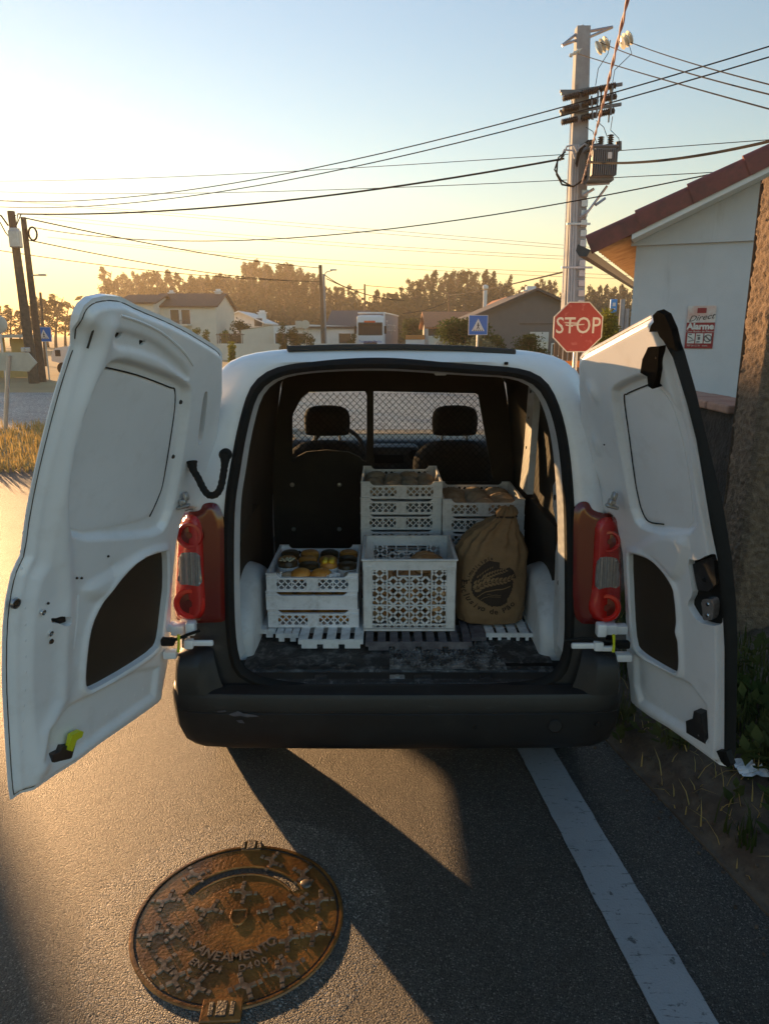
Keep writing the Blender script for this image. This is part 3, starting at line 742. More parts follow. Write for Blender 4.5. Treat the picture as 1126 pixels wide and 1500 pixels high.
mm = MB(); mm.box((VX, 4.3, .42), (1.30, 3.2, .20)); mm.box((VX, 3.12, .30), (1.36, .09, .09)); mm.box((VX - .76, 4.38, .34), (.10, 1.7, .36)); mm.box((VX + .76, 4.38, .34), (.10, 1.7, .36)); mm.box((VX + .1, 4.5, .27), (.5, 1.4, .22)); mm.tube([(VX + .35, 2.62, .33), (VX + .35, 4.6, .33)], .03); mm.build('underbody', 'plastic_black', van)
# door seal: a black rubber bead round the opening
mm = MB(); prof = []
for i, (g, d) in enumerate(((.010, .0), (.004, .016), (-.012, .022), (-.026, .014), (-.030, -.01))): prof.append(ring(OPs, lambda z, d=d: RY(z) - d, g))
loft(prof, 'door_seal', 'rubber', van)
# painted jamb inside the seal, then the dark lining of the load space
loft([ring(OPs, lambda z: RY(z) + .008, -.030), ring(OPs, lambda z: RY(z) + .03, -.034), ring(OPs, lambda z: RY(z) + .07, -.040)], 'door_jamb', 'paint_in', van, skip=lambda i, a, p: p.z < .66)
def liny(y): return lambda z: y
# cargo lining: walls and roof
LIN = [(0, 1.755), (.4, 1.75), (.56, 1.71), (.635, 1.60), (.67, 1.35), (.70, 1.05), (.71, .80), (.71, .555), (0, .555)]
LIN = LIN + [(-x, z) for x, z in LIN[-2:0:-1]]
mm = MB(); rings = [[Vector((VX + x * .985, RY(z) + .071, z)) for x, z in LIN], [Vector((VX + x, 3.3, z)) for x, z in LIN], [Vector((VX + x, 4.14, z)) for x, z in LIN]]
K = len(LIN); mm.add([p for q in rings for p in q], [(i * K + k, i * K + (k + 1) % K, (i + 1) * K + (k + 1) % K, (i + 1) * K + k) for i in range(2) for k in range(K) if abs(LIN[k][1] - .555) > .01 or abs(LIN[(k + 1) % K][1] - .555) > .01])
mm.build('cargo_lining', 'lining', van, smooth=30)
mm = MB(); 
for y in (2.95, 3.35, 3.75): mm.rbox((VX, y, 1.738), (1.05, .05, .025), .008)
mm.build('roof_bow', 'lining', van)
# floor, sill and mats
mm = MB(); mm.box((VX, 3.38, .535), (1.44, 1.56, .04)); mm.build('cargo_floor', 'lining', van)
mm = MB(); N = 40
for (y0, z0, y1, z1) in ((2.548, .535, 2.56, .562), (2.56, .562, 2.585, .566), (2.585, .566, 2.60, .552), (2.60, .552, 2.66, .552), (2.66, .552, 2.67, .563), (2.67, .563, 2.70, .563)):
    mm.quad((VX - .63, y0, z0), (VX + .63, y0, z0), (VX + .63, y1, z1), (VX - .63, y1, z1))
mm.build('load_sill', 'mat', van)
def mat_sheet(x0, x1, y0, y1, z, nm, mt, lab, rag=.012):
    mm = MB(); nx, ny = 46, 26; V = []
    for i in range(nx):
        for j in range(ny):
            x = x0 + (x1 - x0) * i / (nx - 1); y = y0 + (y1 - y0) * j / (ny - 1)
            if j == 0: y += rag * noise.noise(Vector((x * 9, 1, 0)))
            h = .006 * noise.noise(Vector((x * 7, y * 7, 2))) + .003 * noise.noise(Vector((x * 22, y * 22, 5)))
            V.append((x, y, z + max(-.003, h) - (.006 if j == 0 else 0)))
    mm.add(V, [(i * ny + j, (i + 1) * ny + j, (i + 1) * ny + j + 1, i * ny + j + 1) for i in range(nx - 1) for j in range(ny - 1)])
    return mm.build(nm, mt, van, smooth=True, label=lab, fix=False)
mat_sheet(VX - .62, VX + .02, 2.71, 3.3, .566, 'floor_mat', 'mat', 'ragged smooth rubber mat')
mat_sheet(VX - .03, VX + .44, 2.665, 3.3, .5695, 'floor_mat', 'mat_tread', 'checker tread rubber mat')
mat_sheet(VX + .40, VX + .635, 2.72, 3.3, .573, 'floor_mat', 'mat', 'dark corner mat')
mm = MB(); rr2 = random.Random(2)
for i in range(24):                                    # the checker tread: short raised bars in pairs
    for j in range(11):
        x = VX - .02 + i * .019; y = 2.675 + j * .019; a = R(45 if (i + j) % 2 else -45)
        mm.box((x, y, .5765), (.016, .0035, .005), Matrix.Rotation(a, 3, 'Z'))
mm.build('tread_bars', 'mat_tread', van, kind='stuff')
for (x, w) in ((-.30, .05), (.0, .06), (.10, .07), (.35, .05)):
    mm = MB(); mm.rbox((VX + x, 2.612, .556), (w, .035, .014), .004); mm.lathe([(0, .566), (.012, .566), (.013, .563)], (VX + x, 2.612, 0), n=10); mm.build('latch_striker', 'plastic_black' if x else 'steel', van)
for x in (-.47, -.38, -.29, -.19):
    mm = MB(); mm.lathe([(0, .571), (.016, .570), (.024, .566)], (VX + x, 2.695, 0), n=12); mm.build('floor_plug', 'plastic_black', van, smooth=True)
# wheel arches: white half domes on either side
for s in (-1, 1):
    mm = MB(); nn = 20; V = []
    for k in range(nn + 1):
        a = math.pi * k / nn
        for j in range(7):
            b = j / 6; rr3 = .30 * (1 - .10 * b ** 3); V.append((VX + s * (.71 - .115 * math.sin(b * 1.45)), 3.07 - rr3 * math.cos(a) * (1 if math.cos(a) > 0 else 1.3), .55 + (rr3 + .03) * math.sin(a) * (1 - .12 * b)))
    mm.add(V, [(k * 7 + j, k * 7 + j + 1, (k + 1) * 7 + j + 1, (k + 1) * 7 + j) for k in range(nn) for j in range(6)] + [tuple(k * 7 + 6 for k in range(nn + 1))])
    mm.build('wheel_arch', 'paint_in', van, smooth=50)
# right rear pillar: bare painted pressings with holes; upper one, a ribbed inner panel further in
def wall_plate(pts, x, nm, mat, th=.02, holes=()):
    mm = MB(); mm.prism([(y, z) for y, z in pts], (VX + x, 0, 0), (0, 1, 0), (0, 0, 1), (-1 if x > 0 else 1, 0, 0), th); o = mm.build(nm, mat, van)
    for (y, z, q) in holes:
        h = MB(); h.lathe([(0, 0), (q, 0), (q, .003)], (VX + x - math.copysign(th + .003, x), y, z), 'x', 10); h.build('pressing_hole', 'rubber', o)
    return o
wall_plate([(2.72, .60), (2.80, .60), (2.84, 1.0), (2.80, 1.10), (2.93, 1.17), (2.95, 1.26), (2.86, 1.32), (2.83, 1.45), (2.86, 1.6), (2.80, 1.66), (2.73, 1.5), (2.70, 1.1)], .685, 'pillar_pressing', 'paint_in', .035, ((2.90, 1.22, .012), (2.79, 1.36, .006), (2.79, 1.42, .006), (2.76, 1.1, .007), (2.76, .9, .009), (2.78, 1.52, .006)))
wall_plate([(3.28, 1.15), (3.46, 1.15), (3.40, 1.35), (3.36, 1.66), (3.22, 1.66), (3.25, 1.4)], .64, 'wall_rib', 'paint_in', .03, ((3.30, 1.62, .007), (3.32, 1.5, .006), (3.34, 1.36, .007)))
wall_plate([(2.95, .60), (3.5, .60), (3.5, 1.08), (2.95, 1.08)], .70, 'side_board', 'lining', .03)
wall_plate([(2.72, .60), (2.77, .60), (2.80, 1.0), (2.79, 1.45), (2.76, 1.62), (2.72, 1.5), (2.70, 1.1)], -.685, 'pillar_pressing', 'paint_in', .02)
wall_plate([(2.85, .60), (3.5, .60), (3.5, 1.05), (3.1, 1.05), (2.9, .92)], -.70, 'side_board', 'board', .03)
wall_plate([(2.86, 1.02), (3.2, 1.08), (3.2, 1.62), (2.92, 1.62)], -.67, 'side_panel', 'lining', .02)

# bulkhead with wire mesh window
BY = 4.12
def bk(px, py, Y=BY): p = at(px, py, Y); return (p.x, p.z)
bul = MB(); bul.box((VX, BY + .012, .80), (1.40, .02, .52)); 
PL = [bk(428, 608), bk(440, 585), bk(452, 574), bk(537, 573), bk(537, 684), bk(528, 670), bk(510, 662), bk(479, 659), bk(448, 662), bk(433, 670), bk(428, 684)]
PR = [bk(547, 573), bk(700, 576), bk(704, 600), bk(722, 700), bk(716, 706), bk(547, 706)]
fr_b = Frame((0, BY, 0), (1, 0, 0), (0, 0, 1), (0, -1, 0))
out = [(VX - .70, .56), (VX + .70, .56), (VX + .70, 1.12), (VX + .655, 1.45), (VX + .62, 1.62), (VX + .52, 1.73), (VX - .52, 1.73), (VX - .62, 1.62), (VX - .655, 1.45), (VX - .70, 1.12)]
low_hole = [bk(547, 716), bk(700, 716), bk(700, 735), bk(547, 735)]
seat_gap = [bk(428, 660), bk(428, 645)]
bulk = panel(fr_b, out, 'bulkhead', 'lining', van, holes=(PL, PR, low_hole), cell=.02, thick=.02, smooth=False)
mm = MB(); wv = .0028
def mesh_fill(poly, pitch):
    P = np.array(poly); x0, z0 = P.min(0); x1, z1 = P.max(0)
    for sgn in (1, -1):
        c = -(z1 - z0) * 1.0
        while c < (x1 - x0) + (z1 - z0):
            pts = []
            for k in range(61):
                t = k / 60; z = z0 + (z1 - z0) * t; x = x0 + c + sgn * ((z - z0) if sgn > 0 else (z - z0)) + ((z1 - z0) if sgn < 0 else 0)
                pts.append((x, z))
            ins = inside(np.array(pts), poly); run = []
            for q, k in zip(pts, ins):
                if k: run.append(q)
                elif len(run) > 1: seg(run); run = []
                else: run = []
            if len(run) > 1: seg(run)
            c += pitch
def seg(run):
    a, b = Vector((run[0][0], BY, run[0][1])), Vector((run[-1][0], BY, run[-1][1])); d = (b - a).normalized(); s = d.cross(Vector((0, 1, 0))) * wv / 2
    t = Vector((0, wv / 2, 0)); mm.add([a - s, a - t, a + s, a + t, b - s, b - t, b + s, b + t], [(0, 1, 5, 4), (1, 2, 6, 5), (2, 3, 7, 6), (3, 0, 4, 7)])
mesh_fill(PL, .037); mesh_fill(PR, .037)
mm.build('wire_mesh', 'rubber', bulk, kind='stuff', fix=False)
for (px, py) in ((428, 710), (497, 710), (430, 775), (497, 775)):
    p = at(px, py, BY); mm = MB(); mm.lathe([(0, .008), (.010, .007), (.014, .0)], (p.x, BY - .001, p.z), 'y', 12); mm.build('bolt', 'steel', bulk, smooth=True)
# seats, seen through the mesh
for (px, tilt) in ((479, 0), (666, 0)):
    p = at(px, 615, 4.36); cx = p.x
    seat = MB(); fs = Frame((cx, 4.36, 0), (1, 0, 0), (0, 0, 1), (0, -1, 0))
    ol = smooth_poly([(-.25, .55), (.25, .55), (.255, 1.10), (.235, 1.18), (.16, 1.235), (.08, 1.25), (-.08, 1.25), (-.16, 1.235), (-.235, 1.18), (-.255, 1.10)], 2)
    st = panel(fs, ol, 'seat', 'seat', van, depth=lambda P, ol=ol: .05 * np.sqrt(ss(sdf(P, ol), -.002, .09)), cell=.02, thick=lambda P, ol=ol: .10 * np.sqrt(ss(sdf(P, ol), -.002, .09)))
    ol2 = smooth_poly([(-.135, 1.295), (-.12, 1.275), (.12, 1.275), (.135, 1.295), (.14, 1.40), (.115, 1.445), (.05, 1.46), (-.05, 1.46), (-.115, 1.445), (-.14, 1.40)], 2)
    panel(fs, ol2, 'headrest', 'seat', st, depth=lambda P, ol2=ol2: .045 * np.sqrt(ss(sdf(P, ol2), -.002, .05)), cell=.012, thick=lambda P, ol2=ol2: .05 * np.sqrt(ss(sdf(P, ol2), -.002, .05)))
    for s in (-1, 1):
        mm = MB(); mm.tube([(cx + s * .075, 4.36, 1.22), (cx + s * .075, 4.36, 1.30)], .007); mm.build('headrest_post', 'steel', st, smooth=True)
    mm = MB(); mm.rbox((cx, 4.62, .62), (.50, .52, .18), .06, 3); mm.build('seat_cushion', 'seat', st, smooth=True)
# dashboard
mm = MB(); mm.rbox((VX, 5.22, .95), (1.5, .42, .40), .07, 3); mm.rbox((VX + .02, 5.02, .82), (.34, .2, .62), .04, 2); mm.build('dashboard', 'plastic_black', van, smooth=True)
mm = MB(); mm.rbox((VX - .02, 4.915, 1.04), (.20, .02, .06), .008); mm.build('radio', 'rubber', van)
mm = MB(); mm.tube([(VX - .37 + .185 * math.cos(a), 4.86 + .06 * math.sin(a), 1.08 + .175 * math.sin(a)) for a in [2 * math.pi * k / 24 for k in range(25)]], .015, 8, False); mm.build('steering_wheel', 'plastic_black', van, smooth=True)
for s in (-1, 1):
    mm = MB(); mm.tube([(VX + s * .15, 4.93, 1.07), (VX + s * .15, 4.905, 1.07)], .035, 14); mm.build('air_vent', 'rubber', van)
mm = MB(); mm.rbox((VX + .02, 4.9, 1.64), (.22, .03, .07), .015); mm.tube([(VX + .02, 4.9, 1.66), (VX + .02, 4.86, 1.76)], .01); mm.build('rear_view_mirror', 'plastic_black', van, smooth=True)

# roof edge strip and lamp, rear
mm = MB(); pts = [rear_pt(px, py, -.035) + Vector((0, 0, 0)) for px, py in ((422, 513), (500, 510.5), (590, 510), (680, 512.5), (753, 518))]
for a, b in zip(pts[:-1], pts[1:]):
    d = (b - a); mm.rbox((a + b) / 2 + Vector((0, 0, .006)), (d.length + .004, .05, .020), .004, 1, Matrix.Rotation(math.atan2(d.z, d.x) * -1, 3, 'Y'))
mm.build('roof_edge_strip', 'plastic_black', van)
p = rear_pt(741, 532, .012); mm = MB(); mm.rbox(p, (.013, .02, .010), .002); mm.build('door_catch', 'rubber', van)
p = rear_pt(645, 546, -.09); mm = MB(); mm.rbox(p, (.045, .03, .018), .005); mm.build('interior_lamp', 'paint_in', van)

# bumper
ROWS = [(.310, .755, .075), (.316, .78, .042), (.332, .812, .020), (.362, .842, .006), (.41, .860, .0), (.47, .868, .0), (.484, .869, .0), (.487, .869, .004), (.491, .869, .004), (.494, .870, .0), (.545, .872, .003), (.560, .871, .010), (.567, .868, .028), (.570, .855, .07)]
PATH = [(-1, .62), (-1, .22), (-.998, .13), (-.988, .075), (-.962, .036), (-.91, .016), (-.80, .008), (-.4, .002), (0, 0)]
PATH = PATH + [(-x, y) for x, y in PATH[-2::-1]]
mm = MB(); V = [(VX + a * hw, 2.452 + b + yo, z) for z, hw, yo in ROWS for a, b in PATH]; K = len(PATH)
mm.add(V, [(i * K + k, i * K + k + 1, (i + 1) * K + k + 1, (i + 1) * K + k) for i in range(len(ROWS) - 1) for k in range(K - 1)])
bump = mm.build('bumper', 'bumper', van, smooth=35)
for s in (-1, 1):
    ev = MB(); n = 0
    # the raised ends of the bumper beside the load opening
    ez = [(.560, .845, .66, 0), (.60, .845, .675, .003), (.66, .84, .69, .012), (.70, .83, .70, .03), (.715, .80, .715, .06), (.716, .76, .74, .09)]
    V = []; q = 9
    for (z, xo, xi, yo) in ez:
        for k in range(q):
            t = k / (q - 1); x = xo + (xi - xo) * min(1, max(0, (t - .28) / .72)); y = 2.462 + yo + (.30 * (1 - t / .28) if t < .28 else 0) + (.05 * ss((t - .72) / .28, 0, 1)) + (.02 if abs(t - .28) < .06 else 0)
            V.append((VX + s * x, float(y), z))
    ev.add(V, [(i * q + k, i * q + k + 1, (i + 1) * q + k + 1, (i + 1) * q + k) for i in range(len(ez) - 1) for k in range(q - 1)]); ev.build('bumper_end', 'bumper', bump, smooth=40)
for (px, py) in ((695, 1065), (875, 1062)):
    p = at(px, py, 2.455); mm = MB(); mm.lathe([(0, .006), (.009, .006), (.011, .0)], (p.x, 2.456, p.z), 'y', 14); mm.build('bumper_plug', 'rubber', bump, smooth=True)
p = at(813, 1064, 2.455); mm = MB(); mm.lathe([(0, .001), (.024, .001), (.0245, -.003), (.026, -.003), (.026, .002), (.028, 0)], (p.x, 2.453, p.z), 'y', 24); mm.build('tow_eye_cover', 'plastic_black', bump, smooth=True)
fb = Frame((0, 2.4505, 0), (1, 0, 0), (0, 0, 1), (0, -1, 0))
for poly in ([(335, 1047), (348, 1042), (357, 1046), (372, 1048), (379, 1050), (362, 1051), (352, 1049), (343, 1050)], [(346, 1056), (354, 1055), (358, 1060), (350, 1059)], [(318, 1042), (330, 1041), (331, 1043), (319, 1044)]):
    mm = MB(); mm.prism(fb.poly(poly), (0, 2.4525, 0), (1, 0, 0), (0, 0, 1), (0, -1, 0), .0015); mm.build('scuff', 'pallet_g', bump)
# dark shelf between bumper and sill, black strip under the opening
mm = MB(); mm.quad((VX - .82, 2.51, .566), (VX + .82, 2.51, .566), (VX + .82, 2.575, .556), (VX - .82, 2.575, .556)); mm.quad((VX - .82, 2.553, .53), (VX + .82, 2.553, .53), (VX + .82, 2.553, .64), (VX + .64, 2.553, .64)) if False else None
mm.build('bumper_shelf', 'plastic_black', bump)

# tail lights on the rear corners
def lamp(side):
    m_ = (lambda pts: pts)
    if side < 0:
        big = [(296, 738), (312, 735), (322, 742), (330, 770), (330, 905), (328, 912), (296, 912), (262, 910), (256, 905), (256, 870), (260, 752), (268, 749), (294, 749)]
        lens = [(263, 753), (296, 752), (299, 806), (300, 858), (303, 880), (300, 900), (288, 907), (262, 906), (257, 895), (258, 860)]
        rev = [(266, 808), (280, 806), (296, 807), (297, 830), (300, 856), (281, 853), (264, 853), (265, 830)]
        c1, r1, c2, r2 = (281, 782), 20, (281, 881), 24
    else:
        big = [(838, 748), (848, 735), (862, 734), (868, 750), (905, 752), (908, 800), (909, 900), (904, 911), (880, 913), (836, 914), (836, 800)]
        lens = [(871, 756), (905, 756), (907, 800), (908, 896), (902, 907), (884, 911), (866, 905), (859, 888), (866, 865), (868, 800)]
        rev = [(871, 814), (886, 812), (903, 816), (903, 845), (902, 859), (886, 856), (868, 861), (868, 840)]
        c1, r1, c2, r2 = (888, 791), 17, (884, 887), 22
    fr = Frame((VX, 2.535, .56), (1, 0, 0), lean, Vector((0, -1, .10)).normalized(), bulge=lambda u, t: -.07 * float(ss(np.array(abs(u)), .74, .88)))
    o1 = smooth_poly(fr.poly(big), 2)
    base = panel(fr, o1, 'tail_light', 'red_deep', van, depth=lambda P: .012 * ss(sdf(P, o1), 0, .02), cell=.008, thick=.08, label='red tail light on the %s rear corner' % ('left' if side < 0 else 'right'))
    o2 = smooth_poly(fr.poly(lens), 2)
    panel(fr, o2, 'lens', 'red_lens', base, depth=lambda P: .016 + .018 * ss(sdf(P, o2), 0, .015), cell=.006, thick=-.005)
    o3 = smooth_poly(fr.poly(rev), 1)
    panel(fr, o3, 'reversing_lamp', 'clear_lens', base, depth=lambda P: .037 + .003 * np.sin(P[:, 0] * 900), cell=.004, thick=-.028)
    for (c, q, k) in ((c1, r1, 0), (c2, r2, 1)):
        u, t = fr.px(*c); P0 = fr.w(u, t, .030); s = q * 2.62 / FP; ring_ = MB()
        rot = fr.n.to_track_quat('Z', 'Y').to_matrix()
        ring_.lathe([(s * .99, -.004), (s, .006), (s * .93, .011), (s * .74, .0115), (s * .66, .006), (s * .62, .0)], P0, 'z', 30, rot); ring_.build('lamp_ring', 'red_ring' if k else 'red_lens', base, smooth=True)
        d_ = MB(); d_.lathe([(0, .010), (s * .22, .010), (s * .26, .003), (s * .64, .002)], P0, 'z', 26, rot); d_.build('lamp_bowl', 'red_deep', base, smooth=True)
lamp(-1); lamp(1)

# ------------------------------------------------------------------ rear doors
def door_frame(HB, TB, HT, bulge):
    HB, TB, HT = Vector(HB), Vector(TB), Vector(HT); ex = (TB - HB).normalized(); ey = HT - HB; ey = (ey - ex * ey.dot(ex)).normalized(); n = ex.cross(ey)
    if n.dot(EYEV - HB) < 0: n = -n
    return Frame(HB, ex, ey, n, bulge)
bow = lambda u, t: -.060 * math.sin(math.pi * min(1, max(0, (t + .05) / 1.5))) + .0
# left door
hb = at_z(241, 1030, .45); FL = door_frame(hb, at_z(16, 1172, .54), at(318, 513, 2.53), bow)
Lout = [(104, 504), (104, 475), (107, 458), (114, 444), (126, 434), (146, 430), (168, 432), (193, 445), (236, 463), (267, 479), (298, 498), (313, 508), (318, 516), (318, 569), (312, 619), (307, 662), (303, 700), (302, 742), (296, 748), (262, 748), (257, 760), (251, 790), (246, 842), (243, 911), (240, 960), (235, 984), (231, 1006), (229, 1022), (224, 1028), (187, 1054), (140, 1086), (103, 1114), (75, 1131), (47, 1150), (22, 1168), (16, 1172), (13, 1153), (8, 1075), (4, 998), (5, 920), (9, 880), (17, 842), (24, 826), (31, 812), (40, 746), (56, 669), (75, 594), (93, 535)]
FL.fd = .036; Lo = FL.poly(Lout, 0)
Lwin = smooth_poly(FL.poly([(149, 537), (200, 549), (252, 568), (257, 578), (254, 610), (240, 700), (232, 728), (217, 757), (174, 768), (100, 780), (95, 745), (96, 715), (107, 644), (124, 588), (140, 551)], .010), 1)
Lramp = smooth_poly(FL.poly([(160, 521), (186, 522), (250, 546), (272, 560), (275, 575), (266, 640), (255, 710), (243, 760), (228, 783), (180, 788), (98, 792), (88, 760), (88, 715), (100, 644), (118, 583), (136, 540)], .022), 1)
Lcut = smooth_poly(FL.poly([(242, 806), (236, 806), (218, 810), (199, 820), (177, 842), (155, 870), (137, 901), (129, 926), (124, 966), (122, 1000), (126, 1009), (134, 1009), (187, 979), (228, 951), (234, 935), (239, 890), (243, 858)]), 1)
Lband = smooth_poly(FL.poly(zz([(525, 215), (560, 200), (720, 250), (800, 315), (870, 375), (890, 440), (850, 415), (760, 345), (640, 300), (530, 285)], (0, 420), 3.217)), 1)
Lbul = smooth_poly(FL.poly(zz([(372, 255), (520, 170), (640, 95), (770, 55), (780, 85), (640, 135), (570, 200), (500, 295), (450, 325), (395, 310)], (0, 780), 3.217)), 1)
Llow = FL.poly(zz([(640, 655), (470, 740), (330, 815), (225, 925), (200, 1070), (330, 1060), (600, 860), (725, 770), (740, 640)], (0, 780), 3.217))
Lrib1 = FL.poly([(37, 800), (30, 1165), (20, 1170), (22, 870)]); Ledge = FL.poly(d=0, pts=[(104, 504), (93, 535), (75, 594), (56, 669), (40, 746), (31, 820), (19, 840), (9, 880), (5, 920), (3, 998), (8, 1075), (16, 1176)])
Lstep = FL.poly(zz([(470, 150), (440, 230), (370, 420), (300, 640), (235, 1000), (205, 1287)], (0, 420), 3.217) + zz([(170, 150), (150, 500), (120, 620), (112, 900), (105, 1190)], (0, 780), 3.217))
Lridge = FL.poly(zz([(510, 190), (455, 380), (380, 560), (330, 720), (300, 900), (295, 1287)], (0, 420), 3.217) + zz([(300, 100), (312, 300), (300, 560), (290, 780), (215, 940), (195, 1110)], (0, 780), 3.217))
def left_depth(P):
    e = sdf(P, Lo); d = .020 * ss(e, .012, .030)
    dl, _ = near(P, Lstep, False); lf, _ = near(P, Ledge, False)
    d += .020 * ss(lf, .030, .075)
    dr, _ = near(P, Lridge, False); d += .012 * np.exp(-(dr / .028) ** 2)
    d -= .026 * ss(sdf(P, Lramp), .0, .020)
    d -= .012 * ss(sdf(P, Lband), -.010, .012)
    d += .014 * ss(sdf(P, Lbul), -.012, .035)
    c = sdf(P, Lcut); d += .010 * np.exp(-((c + .010) / .012) ** 2)
    d -= .014 * ss(sdf(P, Llow), -.012, .014)
    for (x, y, q, h) in ((62, 905, .05, .006), (150, 830, .03, -.006)):
        u, t = FL.px(x, y); d += h * np.exp(-(((P[:, 0] - u) ** 2 + (P[:, 1] - t) ** 2) / q ** 2))
    return d
def tri(fr, pts): return fr.poly(pts)
Lslot = smooth_poly(FL.poly(d=.022, pts=[(292, 574), (296, 570), (298, 575), (296, 600), (291, 640), (286, 651), (283, 647), (287, 610)]), 1)
Lhnd = FL.poly([(71, 904), (78, 904), (85, 901), (98, 901), (99, 912), (90, 915), (82, 912), (72, 911)])
heart = lambda x, y, k: FL.poly([(x - 5 * k, y - 5 * k), (x, y - 3 * k), (x + 5 * k, y - 4 * k), (x + 6 * k, y), (x + 1 * k, y + 5 * k), (x - 4 * k, y + 5 * k)])
Lh1, Lh2 = heart(176, 491, 1), heart(211, 502, .85)
ldoor = panel(FL, Lo, 'rear_door', 'paint', van, depth=left_depth, holes=(Lcut, Lslot, Lhnd, Lh1, Lh2), cell=.0060, thick=.004, label='wide left rear door standing open')
def sheet(fr, poly, nm, mat, par, d, th=.004, cell=.02): return panel(fr, poly, nm, mat, par, depth=lambda P: np.full(len(P), d), cell=cell, thick=th - d, smooth=False)
sheet(FL, Lcut, 'cutout_board', 'board', ldoor, .022)
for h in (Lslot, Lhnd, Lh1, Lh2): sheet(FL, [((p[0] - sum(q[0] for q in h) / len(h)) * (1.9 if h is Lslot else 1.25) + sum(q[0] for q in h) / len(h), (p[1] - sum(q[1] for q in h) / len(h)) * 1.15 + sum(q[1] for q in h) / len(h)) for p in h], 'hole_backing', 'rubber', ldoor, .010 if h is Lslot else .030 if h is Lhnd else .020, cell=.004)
panel(FL, Lwin, 'window_blank', 'paint', ldoor, depth=lambda P: .0185 + .002 * ss(sdf(P, Lwin), 0, .006), cell=.012, thick=0)
def seam(fr, pts, d, r, nm, mat, par):
    q = [fr.px(*p, d) for p in pts]; mm = MB(); mm.tube(crom([fr.w(u, t, d) for u, t in q], 4), r, 5); return mm.build(nm, mat, par, smooth=True)
seam(FL, [(150, 537), (200, 549), (248, 567), (256, 573), (254, 612), (240, 700), (232, 728), (219, 757)], .0205, .0024, 'window_seal', 'rubber', ldoor)
seam(FL, [(138, 478), (133, 494), (128, 510)], .030, .003, 'panel_slit', 'board', ldoor)
def disc(fr, px, py, rad, d, nm, mat, par, ringed=None):
    u, t = fr.px(px, py, d); P0 = fr.w(u, t, d); rot = fr.n.to_track_quat('Z', 'Y').to_matrix(); mm = MB(); mm.lathe([(0, .002), (rad * .8, .002), (rad, -.002)], P0, 'z', 16, rot); o = mm.build(nm, mat, par, smooth=True)
    if ringed:
        mm = MB(); mm.lathe([(rad, -.002), (rad * 1.05, .004), (rad * 1.35, .004), (rad * 1.45, -.003)], P0, 'z', 18, rot); mm.build('grommet', ringed, par, smooth=True)
for a in ((265, 589, .0075), (254, 669, .0075), (71, 884, .004), (159, 815, .004), (113, 847, .004), (120, 847, .004), (76, 940, .008)): disc(FL, a[0], a[1], a[2], .044 if a[0] > 130 else .046, 'door_hole', 'board', ldoor)
disc(FL, 23, 884, .011, .022, 'door_hole', 'board', ldoor, 'steel'); 
for a in ((63, 897), (74, 928)): disc(FL, a[0], a[1], .006, .046, 'door_screw', 'steel', ldoor, 'chrome')
def block(fr, pts, d0, d1, nm, mat, par):
    q = fr.poly(pts); mm = MB(); mm.prism(q, fr.w(0, 0, 0) - fr.O + fr.O + fr.n * (d0 + fr.b(*q[0])) - fr.n * fr.b(0, 0), fr.ex, fr.ey, fr.n, d1 - d0); return mm.build(nm, mat, par)
block(FL, zz([(235, 1095), (240, 1045), (275, 1030), (285, 1005), (335, 1000), (348, 975), (350, 985), (335, 1075)], (0, 780), 3.217), .0, .040, 'bottom_latch', 'plastic_black', ldoor)
block(FL, zz([(305, 1020), (312, 945), (355, 925), (370, 930), (365, 955), (340, 970), (325, 1025)], (0, 780), 3.217), .036, .052, 'latch_lever', 'yellow', ldoor)
seam(FL, zz([(345, 545), (362, 420), (368, 298)], (0, 780), 3.217), .040, .0035, 'pressed_bead', 'paint', ldoor)
seam(FL, zz([(360, 180), (440, 165), (500, 75)], (0, 780), 3.217), .034, .005, 'pressed_bead', 'paint', ldoor)
seam(FL, zz([(570, 135), (660, 165), (760, 215), (860, 300), (910, 370)], (0, 420), 3.217), .040, .004, 'pressed_bead', 'paint', ldoor)

# right door
hb2 = at_z(929, 1028, .45); FR = door_frame(hb2, at_z(1071, 1119, .50), at(857, 523, 2.54), bow)
Rout = [(854, 522), (860, 514), (888, 499), (929, 476), (955, 462), (967, 455), (978, 461), (988, 480), (1001, 518), (1016, 572), (1029, 632), (1043, 681), (1056, 746), (1062, 780), (1069, 822), (1074, 869), (1077, 923), (1078, 1005), (1075, 1100), (1072, 1116), (1066, 1124), (1051, 1113), (1010, 1083), (983, 1064), (956, 1048), (934, 1032), (929, 1022), (927, 996), (923, 969), (922, 923), (919, 842), (917, 806), (913, 787), (909, 760), (905, 756), (870, 757), (866, 750), (864, 732), (862, 692), (860, 651), (857, 610), (854, 561)]
FR.fd = .034; Ro = FR.poly(Rout, 0)
Rwin = smooth_poly(FR.poly([(914, 584), (918, 576), (956, 560), (972, 572), (988, 597), (1005, 665), (1014, 732), (1016, 774), (985, 770), (950, 764), (940, 748), (934, 725), (929, 697), (921, 637)], .010), 1)
Rramp = smooth_poly(FR.poly([(897, 572), (906, 560), (945, 543), (965, 552), (994, 585), (1014, 660), (1024, 735), (1026, 782), (985, 782), (945, 776), (930, 758), (920, 705), (908, 640)], .022), 1)
Rcut = smooth_poly(FR.poly([(921, 815), (926, 810), (940, 813), (956, 821), (972, 838), (983, 855), (988, 868), (993, 937), (995, 977), (991, 987), (980, 983), (937, 957), (929, 945), (925, 901)]), 1)
Rhan = smooth_poly(FR.poly([(1006, 818), (1020, 822), (1037, 812), (1044, 815), (1050, 860), (1054, 912), (1048, 919), (1021, 911), (1009, 893), (1006, 885), (1014, 871), (1012, 855)]), 1)
